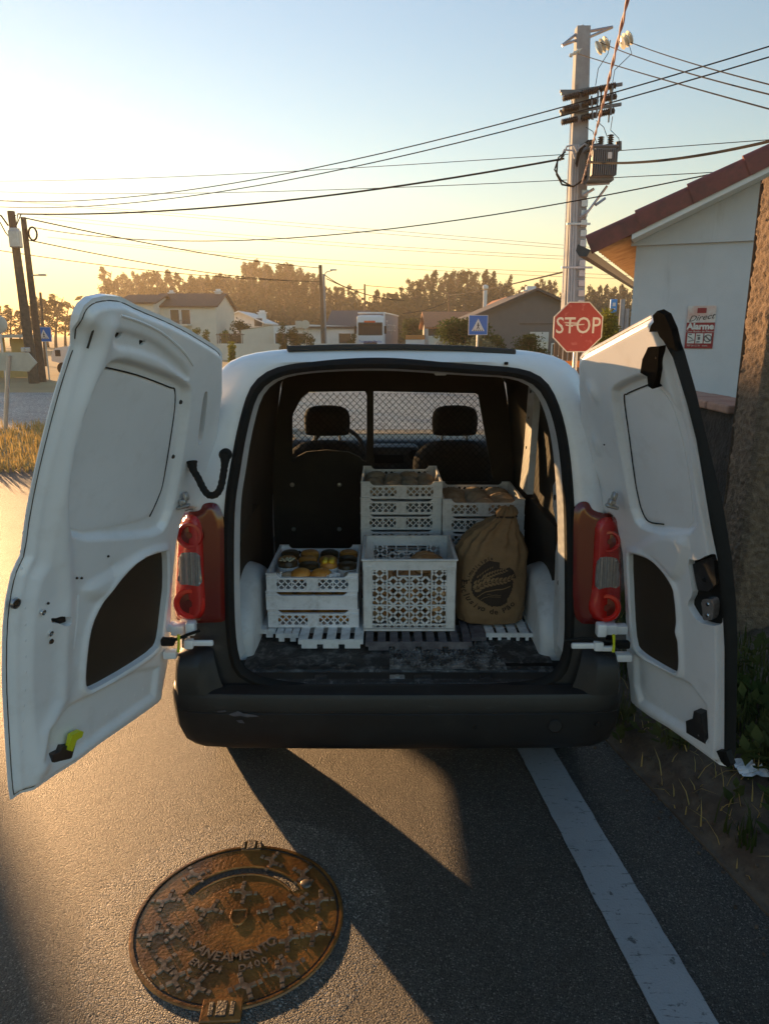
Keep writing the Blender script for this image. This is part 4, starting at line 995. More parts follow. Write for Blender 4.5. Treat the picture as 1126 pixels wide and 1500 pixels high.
Redge = FR.poly(d=0, pts=[(978, 461), (988, 480), (1001, 518), (1016, 572), (1029, 632), (1043, 681), (1056, 746), (1062, 780), (1069, 822), (1074, 869), (1077, 923), (1078, 1005), (1075, 1100), (1072, 1116)])
Rbul = smooth_poly(FR.poly(zz([(380, 165), (480, 95), (560, 60), (680, 90), (700, 170), (660, 300), (610, 340), (560, 270), (500, 215), (400, 190)], (820, 760), 3.68)), 1)
Rlow = FR.poly(zz([(400, 740), (620, 850), (700, 900), (780, 1010), (790, 1200), (620, 1110), (430, 990), (405, 900)], (820, 760), 3.68))
Rvert = FR.poly(zz([(640, 640), (720, 640), (730, 900), (800, 1040), (815, 1230)], (820, 760), 3.68))
Rtop = FR.poly(zz([(290, 480), (330, 430), (450, 400), (500, 440)], (820, 420), 3.68))
def right_depth(P):
    e = sdf(P, Ro); d = .020 * ss(e, .008, .026)
    re_, _ = near(P, Redge, False); d += .014 * ss(re_, .035, .055)
    d -= .024 * ss(sdf(P, Rramp), .0, .018)
    d += .014 * ss(sdf(P, Rbul), -.012, .03)
    c = sdf(P, Rcut); d += .009 * np.exp(-((c + .010) / .011) ** 2)
    d -= .016 * ss(sdf(P, Rlow), -.012, .012)
    for (x, y, q, h) in ((882, 570, .022, .012), (886, 708, .03, -.008), (886, 648, .02, .008), (1005, 920, .014, .008)):
        u, t = FR.px(x, y); d += h * np.exp(-(((P[:, 0] - u) ** 2 + ((P[:, 1] - t) * .6) ** 2) / q ** 2))
    return d
rdoor = panel(FR, Ro, 'rear_door', 'paint', van, depth=right_depth, holes=(Rcut, Rhan), cell=.0052, thick=.002, label='narrow right rear door standing open')
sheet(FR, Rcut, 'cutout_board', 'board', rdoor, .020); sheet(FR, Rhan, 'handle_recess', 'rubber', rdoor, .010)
panel(FR, Rwin, 'window_blank', 'paint', rdoor, depth=lambda P: .0125 + .002 * ss(sdf(P, Rwin), 0, .006), cell=.012, thick=0)
seam(FR, [(955, 561), (930, 571), (918, 577), (914, 584), (921, 637), (929, 697), (934, 725), (940, 748), (950, 764), (972, 768)], .0150, .0024, 'window_seal', 'rubber', rdoor)
# black rubber seal along the closing edge
mm = MB(); ie = [(962, 470), (972, 500), (988, 524), (1010, 594), (1027, 656), (1043, 780), (1051, 814), (1059, 896), (1062, 950), (1062, 1097), (1060, 1106)]
oe = [(973, 456), (985, 474), (1001, 516), (1017, 572), (1031, 632), (1058, 746), (1070, 818), (1076, 880), (1078.5, 940), (1076, 1100), (1070, 1120)]
V = []; 
for (a, b) in zip(ie, oe):
    ua = FR.px(*a, .036); ub = FR.px(*b, .004)
    for k, dd in enumerate((.030, .038, .042, .040, .030, .006, .0)):
        t = (0, .06, .25, .6, .85, 1.0, 1.01)[k]; u = ua[0] + (ub[0] - ua[0]) * t; v = ua[1] + (ub[1] - ua[1]) * t; V.append(FR.w(u, v, dd))
mm.add(V, [(i * 7 + k, i * 7 + k + 1, i * 7 + 8 + k, i * 7 + 7 + k) for i in range(len(ie) - 1) for k in range(6)])
mm.build('edge_seal', 'rubber', rdoor, smooth=60)
block(FR, zz([(515, 150), (540, 125), (580, 148), (620, 225), (660, 340), (600, 300), (560, 262), (545, 235), (500, 238), (505, 205), (520, 185)], (820, 420), 3.68), .022, .044, 'corner_seal', 'matte', rdoor)
top = block(FR, zz([(480, 345), (488, 322), (548, 320), (553, 440), (535, 540), (510, 525), (500, 475), (460, 455), (464, 385)], (820, 420), 3.68), .0, .045, 'top_latch', 'matte', rdoor)
for (x, y) in ((518, 382), (500, 437)): disc(FR, 820 + x / 3.68, 420 + y / 3.68, .004, .046, 'latch_screw', 'chrome', top)
bot = block(FR, zz([(680, 1150), (685, 1088), (725, 1075), (738, 1030), (778, 1045), (784, 1222), (740, 1212), (680, 1180)], (820, 760), 3.68), .0, .034, 'bottom_latch', 'plastic_black', rdoor)
for (x, y) in ((725, 1118), (748, 1168)): disc(FR, 820 + x / 3.68, 760 + y / 3.68, .004, .035, 'latch_screw', 'steel', bot)
hd = block(FR, smooth_poly(zz([(757, 440), (790, 430), (820, 436), (828, 470), (820, 545), (785, 552), (762, 545), (766, 500)], (820, 760), 3.68), 1), .008, .034, 'number_plate_lamp', 'clear_lens', rdoor)
for (x, y) in ((795, 462), (793, 522)): disc(FR, 820 + x / 3.68, 760 + y / 3.68, .007, .035, 'lamp_bulb', 'chrome', hd)
block(FR, zz([(700, 250), (735, 235), (800, 215), (815, 230), (825, 360), (780, 400), (725, 390), (715, 340)], (820, 760), 3.68), .008, .024, 'latch_box', 'plastic_black', rdoor)
disc(FR, 820 + 775 / 3.68, 760 + 330 / 3.68, .007, .026, 'latch_screw', 'rubber', rdoor)
disc(FR, 885, 650, .0075, .032, 'door_hole', 'rubber', rdoor)
disc(FR, 938, 821, .004, .0, 'door_hole', 'rubber', rdoor)
block(FR, zz([(850, 1250), (905, 1250), (925, 1325), (905, 1340), (870, 1310)], (820, 760), 3.68), .02, .04, 'corner_plug', 'rubber', rdoor)

# hinges, check straps, cable hose
def hinge(pts, sz, nm='hinge', mat='paint'):
    mm = MB()
    for (px, py, Y), d in zip(pts, sz): mm.rbox(at(px, py, Y), d, .006, 2)
    return mm.build(nm, mat, van, smooth=True)
hinge(((262, 921, 2.54), (280, 920, 2.5), (252, 918, 2.56)), ((.05, .05, .04), (.035, .04, .05), (.05, .04, .035)))
hinge(((293, 942, 2.50), (277, 943, 2.50)), ((.10, .016, .022), (.034, .03, .036)))
hinge(((250, 958, 2.52),), ((.05, .04, .03),))
hinge(((892, 920, 2.54), (880, 922, 2.5), (908, 921, 2.56)), ((.05, .05, .04), (.035, .04, .05), (.05, .04, .035)))
hinge(((858, 946, 2.50), (876, 946, 2.50), (890, 950, 2.50)), ((.11, .016, .022), (.034, .03, .036), (.05, .02, .02)))
hinge(((912, 962, 2.52),), ((.06, .04, .03),))
for sx, px in ((-1, 269), (1, 896)):
    mm = MB()
    for k, (dx, y, w, h) in enumerate(((0, 742, .045, .012), (0, 735, .022, .018), (.008, 727, .016, .03), (-.006, 736, .014, .026))):
        p = at(px, y, 2.49); mm.rbox(p + Vector((dx, 0, 0)), (w, .03, h), .004, 1, Matrix.Rotation(.25 * sx, 3, 'Y'))
    mm.build('upper_hinge', 'steel', van, smooth=True)
for pts in ([(238, 935), (255, 938), (272, 931), (292, 924)], [(828, 939), (852, 935), (876, 937), (915, 944)]):
    mm = MB(); mm.tube([at(x, y, 2.47) for x, y in pts], .006, 8); mm.build('check_strap', 'rubber', van, smooth=True)
for px, py in ((246, 940), (912, 944)): 
    mm = MB(); mm.rbox(at(px, py, 2.48), (.05, .03, .03), .008); mm.build('strap_block', 'rubber', van, smooth=True)
for px in (261.5, 898.5):
    mm = MB()
    a, b = at(px, 930, 2.455), at(px - .5, 955, 2.455); mm.tube([a, (a + b) / 2 + Vector((.002, 0, 0)), b], [.006, .0045, .006], 8); mm.build('strap_clip', 'yellow', van, smooth=True)
mm = MB(); hp_ = [(281, 676), (283, 688), (290, 700), (298, 716), (306, 725), (316, 724), (323, 714), (327, 695), (329, 680), (330, 666)]
hq = crom([at(x, y, 2.49 - .03 * math.sin(k / 9 * 3.14)) for k, (x, y) in enumerate(hp_)], 5); nh = len(hq)
mm.tube(hq, [.0125 + .0012 * math.sin(k * 2.6) + .007 * max(0, 1 - min(k, nh - 1 - k) / 6) for k in range(nh)], 12)
mm.lathe([(0, .012), (.015, .012), (.022, .006), (.022, -.01)], hq[-1], 'y', 16); mm.build('cable_hose', 'rubber', van, smooth=True)

# spot welds, hem seams and drain slots of the pressed doors
def welds(fr, pts, d, step, par, depthf):
    q = [np.array(fr.px(*p, d)) for p in pts]; m = MB(); rot = fr.n.to_track_quat('Z', 'Y').to_matrix()
    for a, b in zip(q[:-1], q[1:]):
        l = float(np.hypot(*(b - a)))
        for k in range(int(l / step)):
            u = a + (b - a) * ((k + .5) * step / l); dd = float(depthf(np.array([u]))[0]); m.lathe([(0, .0003), (.0026, .0009), (.0038, .0006), (.0044, -.0006)], fr.w(u[0], u[1], dd), 'z', 8, rot)
    m.build('spot_weld', 'paint', par, smooth=True, kind='stuff', fix=False)
def hem(fr, O, inset, par, depthf):
    P = np.array(O, float); c = P.mean(0); n = len(P); pts = []
    A = np.array(smooth_poly([tuple(p) for p in P], 1)); 
    for i in range(len(A)):
        t = A[(i + 1) % len(A)] - A[i - 1]; nn_ = np.array([-t[1], t[0]]) / (np.hypot(*t) + 1e-9)
        p = A[i] + nn_ * inset
        if not inside(np.array([p]), O)[0]: p = A[i] - nn_ * inset
        if inside(np.array([p]), O)[0]: pts.append(p)
    pts = np.array(pts); dd = depthf(pts); m = MB(); m.tube([fr.w(p[0], p[1], float(k) + .0004) for p, k in zip(pts, dd)], .0016, 5); m.build('hem_seam', 'board', par, smooth=True)
hem(FL, Lo, .012, ldoor, left_depth); hem(FR, Ro, .009, rdoor, right_depth)
welds(FL, [(262, 580), (252, 668), (243, 735)], .03, .045, ldoor, left_depth); welds(FL, [(60, 720), (45, 800), (40, 880), (38, 1000), (36, 1120)], .03, .05, ldoor, left_depth); welds(FL, [(240, 990), (140, 1062), (60, 1118)], .03, .05, ldoor, left_depth)
welds(FR, [(905, 600), (915, 680), (925, 750)], .03, .045, rdoor, right_depth); welds(FR, [(935, 1015), (1000, 1062)], .03, .045, rdoor, right_depth); welds(FR, [(1048, 940), (1052, 1090)], .03, .05, rdoor, right_depth)

# ================================================================== CARGO
def lat(mm, x0, x1, z0, z1, y, pitch, w, t, ax='x'):
    """diagonal lattice bars clipped to a window"""
    W, Hh = x1 - x0, z1 - z0
    def put(a, b):
        P = (lambda q: Vector((q[0], y, q[1]))) if ax == 'x' else (lambda q: Vector((y, q[0], q[1])))
        A, B = P(a), P(b); d = (B - A).normalized(); n = Vector((0, 1, 0)) if ax == 'x' else Vector((1, 0, 0)); s = d.cross(n) * w / 2; n = n * t / 2
        mm.add([A - s - n, A + s - n, A + s + n, A - s + n, B - s - n, B + s - n, B + s + n, B - s + n], [(0, 1, 5, 4), (1, 2, 6, 5), (2, 3, 7, 6), (3, 0, 4, 7)])
    k = -Hh + pitch / 2
    while k < W:
        a0, a1 = max(0, k), min(W, k + Hh)
        if a1 - a0 > .004: put((x0 + a0, z0 + a0 - k), (x0 + a1, z0 + a1 - k)); put((x1 - a0, z0 + a0 - k), (x1 - a1, z0 + a1 - k))
        k += pitch
def tray(label, mat='crate', h=.086, w=.40, dpt=.44, solid=False, group=None):
    """bread tray; origin at the middle of its base, front towards -y"""
    t = thing('bread_crate', label, 'crate', (0, 0, 0), group)
    X, Y, th = w / 2, dpt / 2, .010
    mm = MB(); mm.box((0, 0, .004), (w - .012, dpt - .012, .006)); 
    for k in range(9): mm.box((-X + .03 + k * (w - .06) / 8, 0, .0085), (.008, dpt - .03, .004))
    mm.build('base', mat, t)
    fr_ = MB(); lt = MB()
    zb, zt = .012, h * .68                              # window from zb to zt, rim above with a dip between the corners
    for s in (-1, 1):
        y = s * (Y - th / 2)
        fr_.box((0, y, .006), (w, th, .012)); fr_.box((0, y - s * -.002, zt + .004), (w, th + .005, .008))
        for c in (-1, 1):
            fr_.box((c * (X - .022), y, (.012 + zt) / 2), (.044, th, zt - .012)); fr_.box((c * (X - .022), y, (zt + .008 + h - .004) / 2), (.044, th, h - .004 - zt - .008))
            fr_.box((c * (X - .021), y, h - .002), (.046, th + .006, .004))
            pts = [(c * (X - .044), zt + .008), (c * (X - .044), h - .004), (c * (X - .048), zt + .018), (c * (X - .058), zt + .010), (c * (X - .066), zt + .008)]
            fr_.prism(pts if c < 0 else pts, (0, y - th / 2, 0), (1, 0, 0), (0, 0, 1), (0, 1, 0), th)
            if solid: fr_.box((c * .0905, y, (.012 + zt) / 2), (.131, th * .5, zt - .012)); fr_.box((c * .10, y, (.012 + zt) / 2), (.004, th * .8, zt - .014))
            else: lat(lt, *sorted((c * .025, c * (X - .044))), zb, zt, y, .0300, .0050, .006); fr_.box((c * .0895, y, (.012 + zt) / 2), (.004, th * .7, zt - .012))
        fr_.box((0, y, (.012 + zt) / 2), (.05, th * .8, zt - .012))
        x = s * (X - th / 2); D2 = dpt - 2 * th
        fr_.box((x, 0, .006), (th, D2, .012)); fr_.box((x, 0, h - .006), (th, D2, .012)); fr_.box((x, 0, zt * .5 + .006), (th * .5, .06, zt - .012))
        for c in (-1, 1):
            fr_.box((x, c * (Y - th - .025), h / 2), (th, .05, h - .024))
            fr_.box((x, c * .105, h * .62), (th * .6, .14, h * .5)); lat(lt, *sorted((c * .03, c * (Y - .06))), .012, h * .4, x, .030, .005, .006, 'y')
    fr_.build('frame', mat, t)
    if not solid: lt.build('lattice', mat, t, kind='stuff', fix=False)
    else: lt.build('lattice', mat, t, kind='stuff', fix=False)
    return t
CZ = .612
protoA = tray('', 'crate'); protoS = tray('', 'crate', solid=True); protoB = tray('', 'crate2')
G = 'white plastic bread crates stacked in the van'
FX, FY = -.315, 3.205
fl = [(protoA, 'bottom crate of the front left stack, resting on the white pallet'), (protoS, 'solid sided white crate in the middle of the front left stack'), (protoA, 'top crate of the front left stack, open and full of cakes')]
for k, (pr, lb) in enumerate(fl):
    o = pr if k == 1 else dup(pr); o.location = (FX + (.002, -.003, .001)[k], FY, CZ + .083 * k); o['label'] = lb; o['group'] = G
BXl, BYl = .085, 3.70
ord_ = ['bottom', 'second from bottom', 'third from bottom', 'middle', 'third from top', 'second from top', 'topmost']
for k in range(7):
    o = dup(protoB); o.location = (BXl + random.uniform(-.003, .003), BYl + random.uniform(-.004, .004), CZ + .0785 * k)
    o['label'] = ord_[k] + ' crate of the tall back stack behind the big basket' + (', holding floury rolls' if k == 6 else ''); o['group'] = G
BXr, BYr = .485, 3.66
ord6 = ['bottom', 'second from bottom', 'third from bottom', 'third from top', 'second from top', 'topmost']
for k in range(6):
    if k == 0: o = protoB
    elif k == 1: o = protoA
    else: o = dup(protoB)
    o.location = (BXr + random.uniform(-.004, .004), BYr, CZ + .0785 * k)
    o['label'] = ord6[k] + ' crate of the back right stack behind the brown sack' + (', holding big rolls' if k == 5 else ''); o['group'] = G
# the deep basket
bk_ = thing('bread_basket', 'deep white lattice sided plastic basket standing between the front crates and the sack', 'crate', (.107, 3.135, CZ))
w, dp, h = .40, .38, .325
ox, oy, oz = bk_.location
mm = MB(); mm.box((ox, oy, oz + .005), (w - .02, dp - .02, .008)); mm.build('base', 'crate2', bk_)
mm = MB(); lt = MB(); th = .009
zs = [.012, .030, .118, .208, .282]
for s in (-1, 1):
    y = oy + s * (dp / 2 - th / 2); x = ox + s * (w / 2 - th / 2)
    for zz_ in zs: mm.box((ox, y, oz + zz_), (w, th, .006)); mm.box((x, oy, oz + zz_), (th, dp, .006))
    mm.box((ox, y, oz + .304), (w, th * .8, .040)); mm.box((x, oy, oz + .304), (th * .8, dp, .040))
    mm.rbox((ox, y + s * .003, oz + .324), (w + .012, th + .008, .008), .003, 1); mm.rbox((x + s * .003, oy, oz + .324), (th + .008, dp, .0081), .003, 1)
    mm.box((ox, y, oz + .006), (w, th, .012)); mm.box((x, oy, oz + .006), (th, dp, .012))
    for c in (-1, 1):
        mm.rbox((ox + c * (w / 2 - .021), y, oz + .155), (.042, th + .001, .29), .004, 1); mm.rbox((x, oy + c * (dp / 2 - .021), oz + .155), (th + .001, .042, .29), .004, 1)
    for q in (-.095, 0, .095): mm.box((ox + q, y - s * -.001, oz + .16), (.005, th + .003, .27)); mm.box((x, oy + q, oz + .16), (th + .003, .005, .27))
    for c in (-.052, .052): mm.box((ox + c, y, oz + .266), (.005, th + .004, .034))
    mm.box((ox, y, oz + .251), (.104, th + .004, .005))
    for za, zb in ((.033, .115), (.121, .205), (.211, .279)):
        for q0, q1 in ((-.158, -.097), (-.093, -.002), (.002, .093), (.097, .158)):
            if za > .2 and abs(q0 + q1) < .12: zb2 = .248
            else: zb2 = zb
            lat(lt, ox + q0, ox + q1, oz + za, oz + zb2, y, .0435, .0092, .006); lat(lt, oy + q0 * .93, oy + q1 * .93, oz + za, oz + zb, x, .0435, .0092, .006, 'y')
    lat(lt, ox - .155, ox + .155, oz + .013, oz + .029, y, .030, .006, .006)
mm.build('frame', 'crate2', bk_); lt.build('lattice', 'crate2', bk_, kind='stuff', fix=False)

# ------------------------------------------------------------------ bread and cakes
def loaf_mesh(nm, mat, rx, ry, rz, seed, split=False, rough=.10):
    mm = MB(); n1, n2 = 20, 11; V = []
    for i in range(n2 + 1):
        b = -math.pi / 2 + math.pi * i / n2
        for k in range(n1):
            a = 2 * math.pi * k / n1; d = Vector((math.cos(a) * math.cos(b), math.sin(a) * math.cos(b), math.sin(b)))
            f = 1 + rough * noise.noise(d * 1.7 + Vector((seed * 3.1, 0, 0))) + .35 * rough * noise.noise(d * 5 + Vector((seed, 2, 0)))
            if split and d.z > .2: f -= .13 * math.exp(-(d.y / .13) ** 2) * d.z
            z = d.z * rz * f; z = z if z > 0 else z * .6
            V.append((d.x * rx * f, d.y * ry * f, z + rz * .55))
    mm.add(V, [(i * n1 + k, i * n1 + (k + 1) % n1, (i + 1) * n1 + (k + 1) % n1, (i + 1) * n1 + k) for i in range(n2) for k in range(n1)])
    return mm.build(nm, mat, None, smooth=True, loc=(0, 0, 0), fix=False)
used_proto = set()
def put(protos, loc, rz, sc, label, cat, group):
    p = random.choice(protos)
    if p.name in used_proto: o = p.copy(); COL.objects.link(o)
    else: o = p; used_proto.add(p.name)
    o.location = loc; o.rotation_euler = (random.uniform(-.15, .15), random.uniform(-.15, .15), rz); o.scale = (sc,) * 3
    tag(o, label, cat, group); return o
rolls = [loaf_mesh('bread_roll', 'bread_d', .062, .050, .036, s, s % 2 == 0) for s in range(4)]
crust = [loaf_mesh('bread_loaf', 'bread', .068, .055, .043, 10 + s, True, .13) for s in range(4)]
buns = [loaf_mesh('sweet_bun', 'bun', .052, .052, .034, 20 + s, False, .06) for s in range(2)]
zt = CZ + .0785 * 6 + .014
for i in range(4):
    for j in range(4): put(rolls, (BXl - .132 + i * .088 + random.uniform(-.01, .01), BYl - .155 + j * .10, zt + (.004 if (i + j) % 2 else -.006)), random.random() * 6, .95, 'floury pale roll lying in the topmost crate of the tall back stack', 'bread', 'rolls in the tall back stack')
zt = CZ + .0785 * 5 + .014
for i in range(3):
    for j in range(3): put(rolls, (BXr - .118 + i * .118 + random.uniform(-.01, .01), BYr - .135 + j * .135, zt - .012), random.random() * 6, 1.25, 'big floury roll lying in the topmost crate of the back right stack', 'bread', 'rolls in the back right stack')
for lev in range(3):
    for i in range(3):
        for j in range(3): put(crust, (ox - .115 + i * .115 + random.uniform(-.014, .014), oy - .11 + j * .11 + random.uniform(-.01, .01), oz + .016 + lev * .062 + random.uniform(0, .012)), random.random() * 6, .98 + .2 * random.random(), 'split crusty bread piece heaped inside the deep basket', 'bread', 'bread in the deep basket')
put(crust, (ox + .085, oy + .05, oz + .188), .3, 1.45, 'largest brown loaf on top of the bread in the deep basket', 'bread', 'bread in the deep basket')
for lev in (0, 1):
    for i in range(4):
        for j in range(2): put(buns, (FX - .132 + i * .088, FY - .15 + j * .11, CZ + .083 * lev + .014), random.random() * 6, .98, ('orange brown bun in the middle crate of the front left stack', 'orange brown bun in the bottom crate of the front left stack')[1 - lev], 'bun', 'buns in the front left stack')
zc = CZ + .083 * 2 + .022
for i, dx in enumerate((-.055, .035)): put(buns, (FX + dx, FY - .165, zc + .018), i, .95, 'glossy orange bun at the front of the cake crate', 'bun', 'buns in the cake crate')
for i, dx in enumerate((-.155, -.11, .165)): put(rolls, (FX + dx, FY - .165, zc + .018), i, .62, 'small pale roll at the front of the cake crate', 'bread', 'small rolls in the cake crate')
def cake(x, y, z, q, hh, mat, label, topping=None, case=True, wedge=None):
    c = thing('cake', label, 'cake', (x, y, z))
    mm = MB(); n = 22; V = []
    prof = [(q * .80, 0), (q, hh * .55), (q * .97, hh * .85), (q * .8, hh), (q * .35, hh * 1.06)]
    for k in range(n):
        a = 2 * math.pi * k / n
        for rr4, zq in prof: f = 1 + .06 * noise.noise(Vector((math.cos(a) * 2 + x * 30, math.sin(a) * 2, zq * 30))); V.append((x + rr4 * f * math.cos(a), y + rr4 * f * math.sin(a), z + zq))
    V.append((x, y, z + hh * 1.06)); mm.add(V, [(k * 5 + i, ((k + 1) % n) * 5 + i, ((k + 1) % n) * 5 + i + 1, k * 5 + i + 1) for k in range(n) for i in range(4)] + [(k * 5 + 4, ((k + 1) % n) * 5 + 4, n * 5) for k in range(n)])
    mm.build('cake_body', mat, c, smooth=True, fix=False)
    if case:
        mm = MB(); V = []; n = 36
        for k in range(n):
            a = 2 * math.pi * k / n; e = 1.05 + (.05 if k % 2 else 0)
            V += [(x + q * .82 * math.cos(a), y + q * .82 * math.sin(a), z - .002), (x + q * e * math.cos(a), y + q * e * math.sin(a), z + hh * .62)]
        mm.add(V, [(2 * k, 2 * ((k + 1) % n), 2 * ((k + 1) % n) + 1, 2 * k + 1) for k in range(n)]); mm.build('paper_case', 'paper', c, fix=False)
    if topping == 'almond':
        for k in range(13):
            a = k * 2.4; e = q * .22 * math.sqrt(k); mm = MB(); mm.rbox((x + e * math.cos(a), y + e * math.sin(a), z + hh * 1.07), (.016, .010, .006), .003, 1, Matrix.Rotation(k * 1.3, 3, 'Z')); mm.build('almond', 'pale', c)
    if topping == 'custard':
        for s in (-1, 1):
            mm = MB(); mm.rbox((x + s * q * .36, y, z + hh * 1.06), (q * .66, q * 1.5, .022), .010, 3); mm.build('custard_half', 'custard', c, smooth=True)
    return c
cakes = [(-.125, -.055, .044, 'cake', 'almond', 'dark cake dotted with pale almonds, left in the top crate'), (-.03, -.06, .046, 'cake', None, 'plain dark glazed cake between the almond cake and the custard cake'), (.062, -.075, .040, 'bun', 'custard', 'cake with bright yellow custard top in white paper case'), (.145, -.06, .045, 'cake', None, 'dark glazed cake at the right side of the top crate'),
         (-.14, .045, .044, 'bun', None, 'golden brown cake at the back left of the top crate'), (-.045, .045, .045, 'bun', None, 'golden brown cake, second from left in the back row'), (.05, .045, .044, 'bun', None, 'golden brown cake, third from left in the back row'), (.142, .05, .044, 'cake', None, 'dark brown cake at the back right of the top crate'),
         (-.14, .145, .044, 'cake', None, 'dark cake at the far left against the rear rim'), (-.045, .145, .044, 'bun', None, 'golden cake, second from left against the rear rim'), (.05, .145, .044, 'cake', None, 'dark cake, third from left against the rear rim'), (.142, .145, .044, 'bun', None, 'golden cake at the far right against the rear rim')]
for dx, dy, q, mt, tp, lb in cakes: cake(FX + dx, FY + dy, zc + .008, q, .045 + (.012 if tp else 0) + (.006 if dy < 0 else 0), mt, lb, tp, case=(dy < .1))
for i, (dx, sx) in enumerate(((-.16, .05), (.085, .07))):
    mm = MB(); n = 9; V = [(FX + dx + (a / (n - 1) - .5) * sx, FY - .19 + (b / (n - 1) - .5) * .05, zc + .045 + .016 * noise.noise(Vector((a * .8, b * .8, i * 9))) + .004 * (a % 2)) for a in range(n) for b in range(n)]
    mm.add(V, [(a * n + b, (a + 1) * n + b, (a + 1) * n + b + 1, a * n + b + 1) for a in range(n - 1) for b in range(n - 1)])
    o = mm.build('paper_wrap', 'paper', None, loc=(FX + dx, FY - .19, zc + .04), fix=False); tag(o, ('crumpled white paper at the front left corner of the cake crate', 'crumpled white paper beside the custard cake')[i], 'paper')

# ------------------------------------------------------------------ pallets
def pallet(label, mat, x0, x1, y0, y1, z0, h, ns, gap, notch=2, cat='pallet', rz=0.0):
    cx, cy = (x0 + x1) / 2, (y0 + y1) / 2
    t = thing('plastic_pallet', label, cat, (cx, cy, z0), 'plastic slatted pallets under the crates', rz)
    def P(b, nm): b.v = [v + Vector((cx, cy, z0)) for v in b.v]; return b.build(nm, mat, t)
    W, D = x1 - x0, y1 - y0; sw = (W - gap * (ns - 1)) / ns
    pr = None
    for k in range(ns):
        x = -W / 2 + sw / 2 + k * (sw + gap)
        if pr is None: b = MB(); b.rbox((0, 0, h - .005), (sw, D - .014, .010), .002, 1); pr = P(b, 'slat'); pr.location.x = x
        else: share(pr, t, (x, 0, 0))
    for j, y in enumerate((-D / 2 + .004, -D / 6, D / 6, D / 2 - .004)):
        b = MB(); 
        if j in (0, 3):
            nn = notch + 1; seg_ = W / nn
            for k in range(nn): b.box((-W / 2 + seg_ * (k + .5), y, h / 2), (seg_ - .026, .008, h)); 
            b.box((0, y, h * .72), (W, .0075, h * .5))
        else: b.box((0, y, (h - .010) / 2), (W, .008, h - .010))
        P(b, 'edge_board' if j in (0, 3) else 'cross_rail')
    return t
z0 = FLOOR + .012
a = at_z(437, 950, z0); b = at_z(532, 950, z0)
pallet('white slatted plastic pallet nearest the sill under the front left stack', 'pallet_w', a.x, b.x, a.y, a.y + .5, z0, .040, 5, .020)
a2 = at_z(404, 940, z0)
pallet('white plastic pallet edge just left of the slatted one', 'pallet_w', a2.x, a.x - .006, a2.y, a2.y + .42, z0, .036, 3, .004, 1)
a3 = at_z(367, 934, z0)
pallet('white plastic pallet at the far left beside the wheel arch', 'pallet_w', a3.x, a2.x - .006, a3.y, a3.y + .42, z0, .036, 3, .004, 1)
a4 = at_z(535, 953, z0); b4 = at_z(691, 953, z0)
pallet('dark grey slatted plastic pallet under the deep basket', 'pallet_g', a4.x, b4.x, a4.y, a4.y + .62, z0, .038, 9, .018, 3)
a5 = at_z(710, 935, z0); b5 = at_z(786, 928, z0)
pallet('pale plastic pallet under the brown sack', 'pallet_w', a5.x, b5.x, a5.y - .03, a5.y + .42, z0, .036, 5, .012, 5)
o = pallet('narrow dark grey pallet end between the grey pallet and the sack', 'pallet_g', b4.x + .005, a5.x - .004, a4.y + .06, a4.y + .60, z0, .036, 1, .01, 1)

# ------------------------------------------------------------------ cloth sack with a printed emblem
SY = 3.10; pS = at(724, 850, SY - .12); SXc = pS.x
sack = thing('bread_sack', 'tied brown cloth bread sack with dark wheat emblem', 'sack', (SXc, SY, CZ))
prof_ = [(0, .120, .085, 0), (.015, .150, .11, 0), (.06, .158, .125, 0), (.14, .158, .130, .0), (.24, .157, .128, .002), (.32, .152, .118, .004), (.375, .130, .098, .006), (.42, .098, .076, .016), (.45, .070, .058, .036), (.468, .052, .044, .050), (.480, .043, .036, .057), (.498, .045, .036, .062), (.515, .034, .028, .066), (.522, .010, .010, .066)]
def sp(z):
    for (a, b) in zip(prof_[:-1], prof_[1:]):
        if a[0] <= z <= b[0]:
            t = (z - a[0]) / (b[0] - a[0]); t = t * t * (3 - 2 * t); return [a[i] + (b[i] - a[i]) * t for i in (1, 2, 3)]
    return prof_[-1][1:]
def sack_pt(th_, z, off=0.0):
    hx, hy, cx = sp(z); s, c = math.sin(th_), -math.cos(th_)
    fold = max(0, min(1, (z - .26) / .16))
    f = 1 + .085 * fold * math.sin(th_ * 13 + 2 * math.sin(z * 9)) + .09 * fold * noise.noise(Vector((s * 3, c * 3, z * 9))) + .075 * noise.noise(Vector((s * 2.2, c * 2.2, z * 7 + 4))) + .022 * noise.noise(Vector((s * 6, c * 6, z * 22)))
    if z < .1: f += .045 * (1 - z / .1) * noise.noise(Vector((s * 5, c * 5, z * 30 + 9)))
    # squarish cross-section
    e = .78; sx = math.copysign(abs(s) ** e, s); cx_ = math.copysign(abs(c) ** e, c)
    zz2 = z + .012 * noise.noise(Vector((s * 3, c * 3, 8))) * min(1, z / .1)
    return Vector((SXc + cx + hx * sx * f, SY + hy * cx_ * f - off, CZ + zz2))
mm = MB(); nz, na = 90, 120
V = [sack_pt(2 * math.pi * k / na, .522 * (i / nz)) for i in range(nz + 1) for k in range(na)]
mm.add(V, [(i * na + k, i * na + (k + 1) % na, (i + 1) * na + (k + 1) % na, (i + 1) * na + k) for i in range(nz) for k in range(na)] + [tuple(range(na))[::-1]])
mm.build('cloth', 'sack', sack, smooth=True, fix=False)
EZ, ER = .205, .098
def on_sack(a, b, off):                                # a,b metres on the front, from the emblem's centre
    z = EZ + b; hx, hy, cx = sp(z); q = max(-.985, min(.985, (a - cx) / hx)); s = math.copysign(abs(q) ** (1 / .78), q)
    return sack_pt(math.asin(s), z, off)
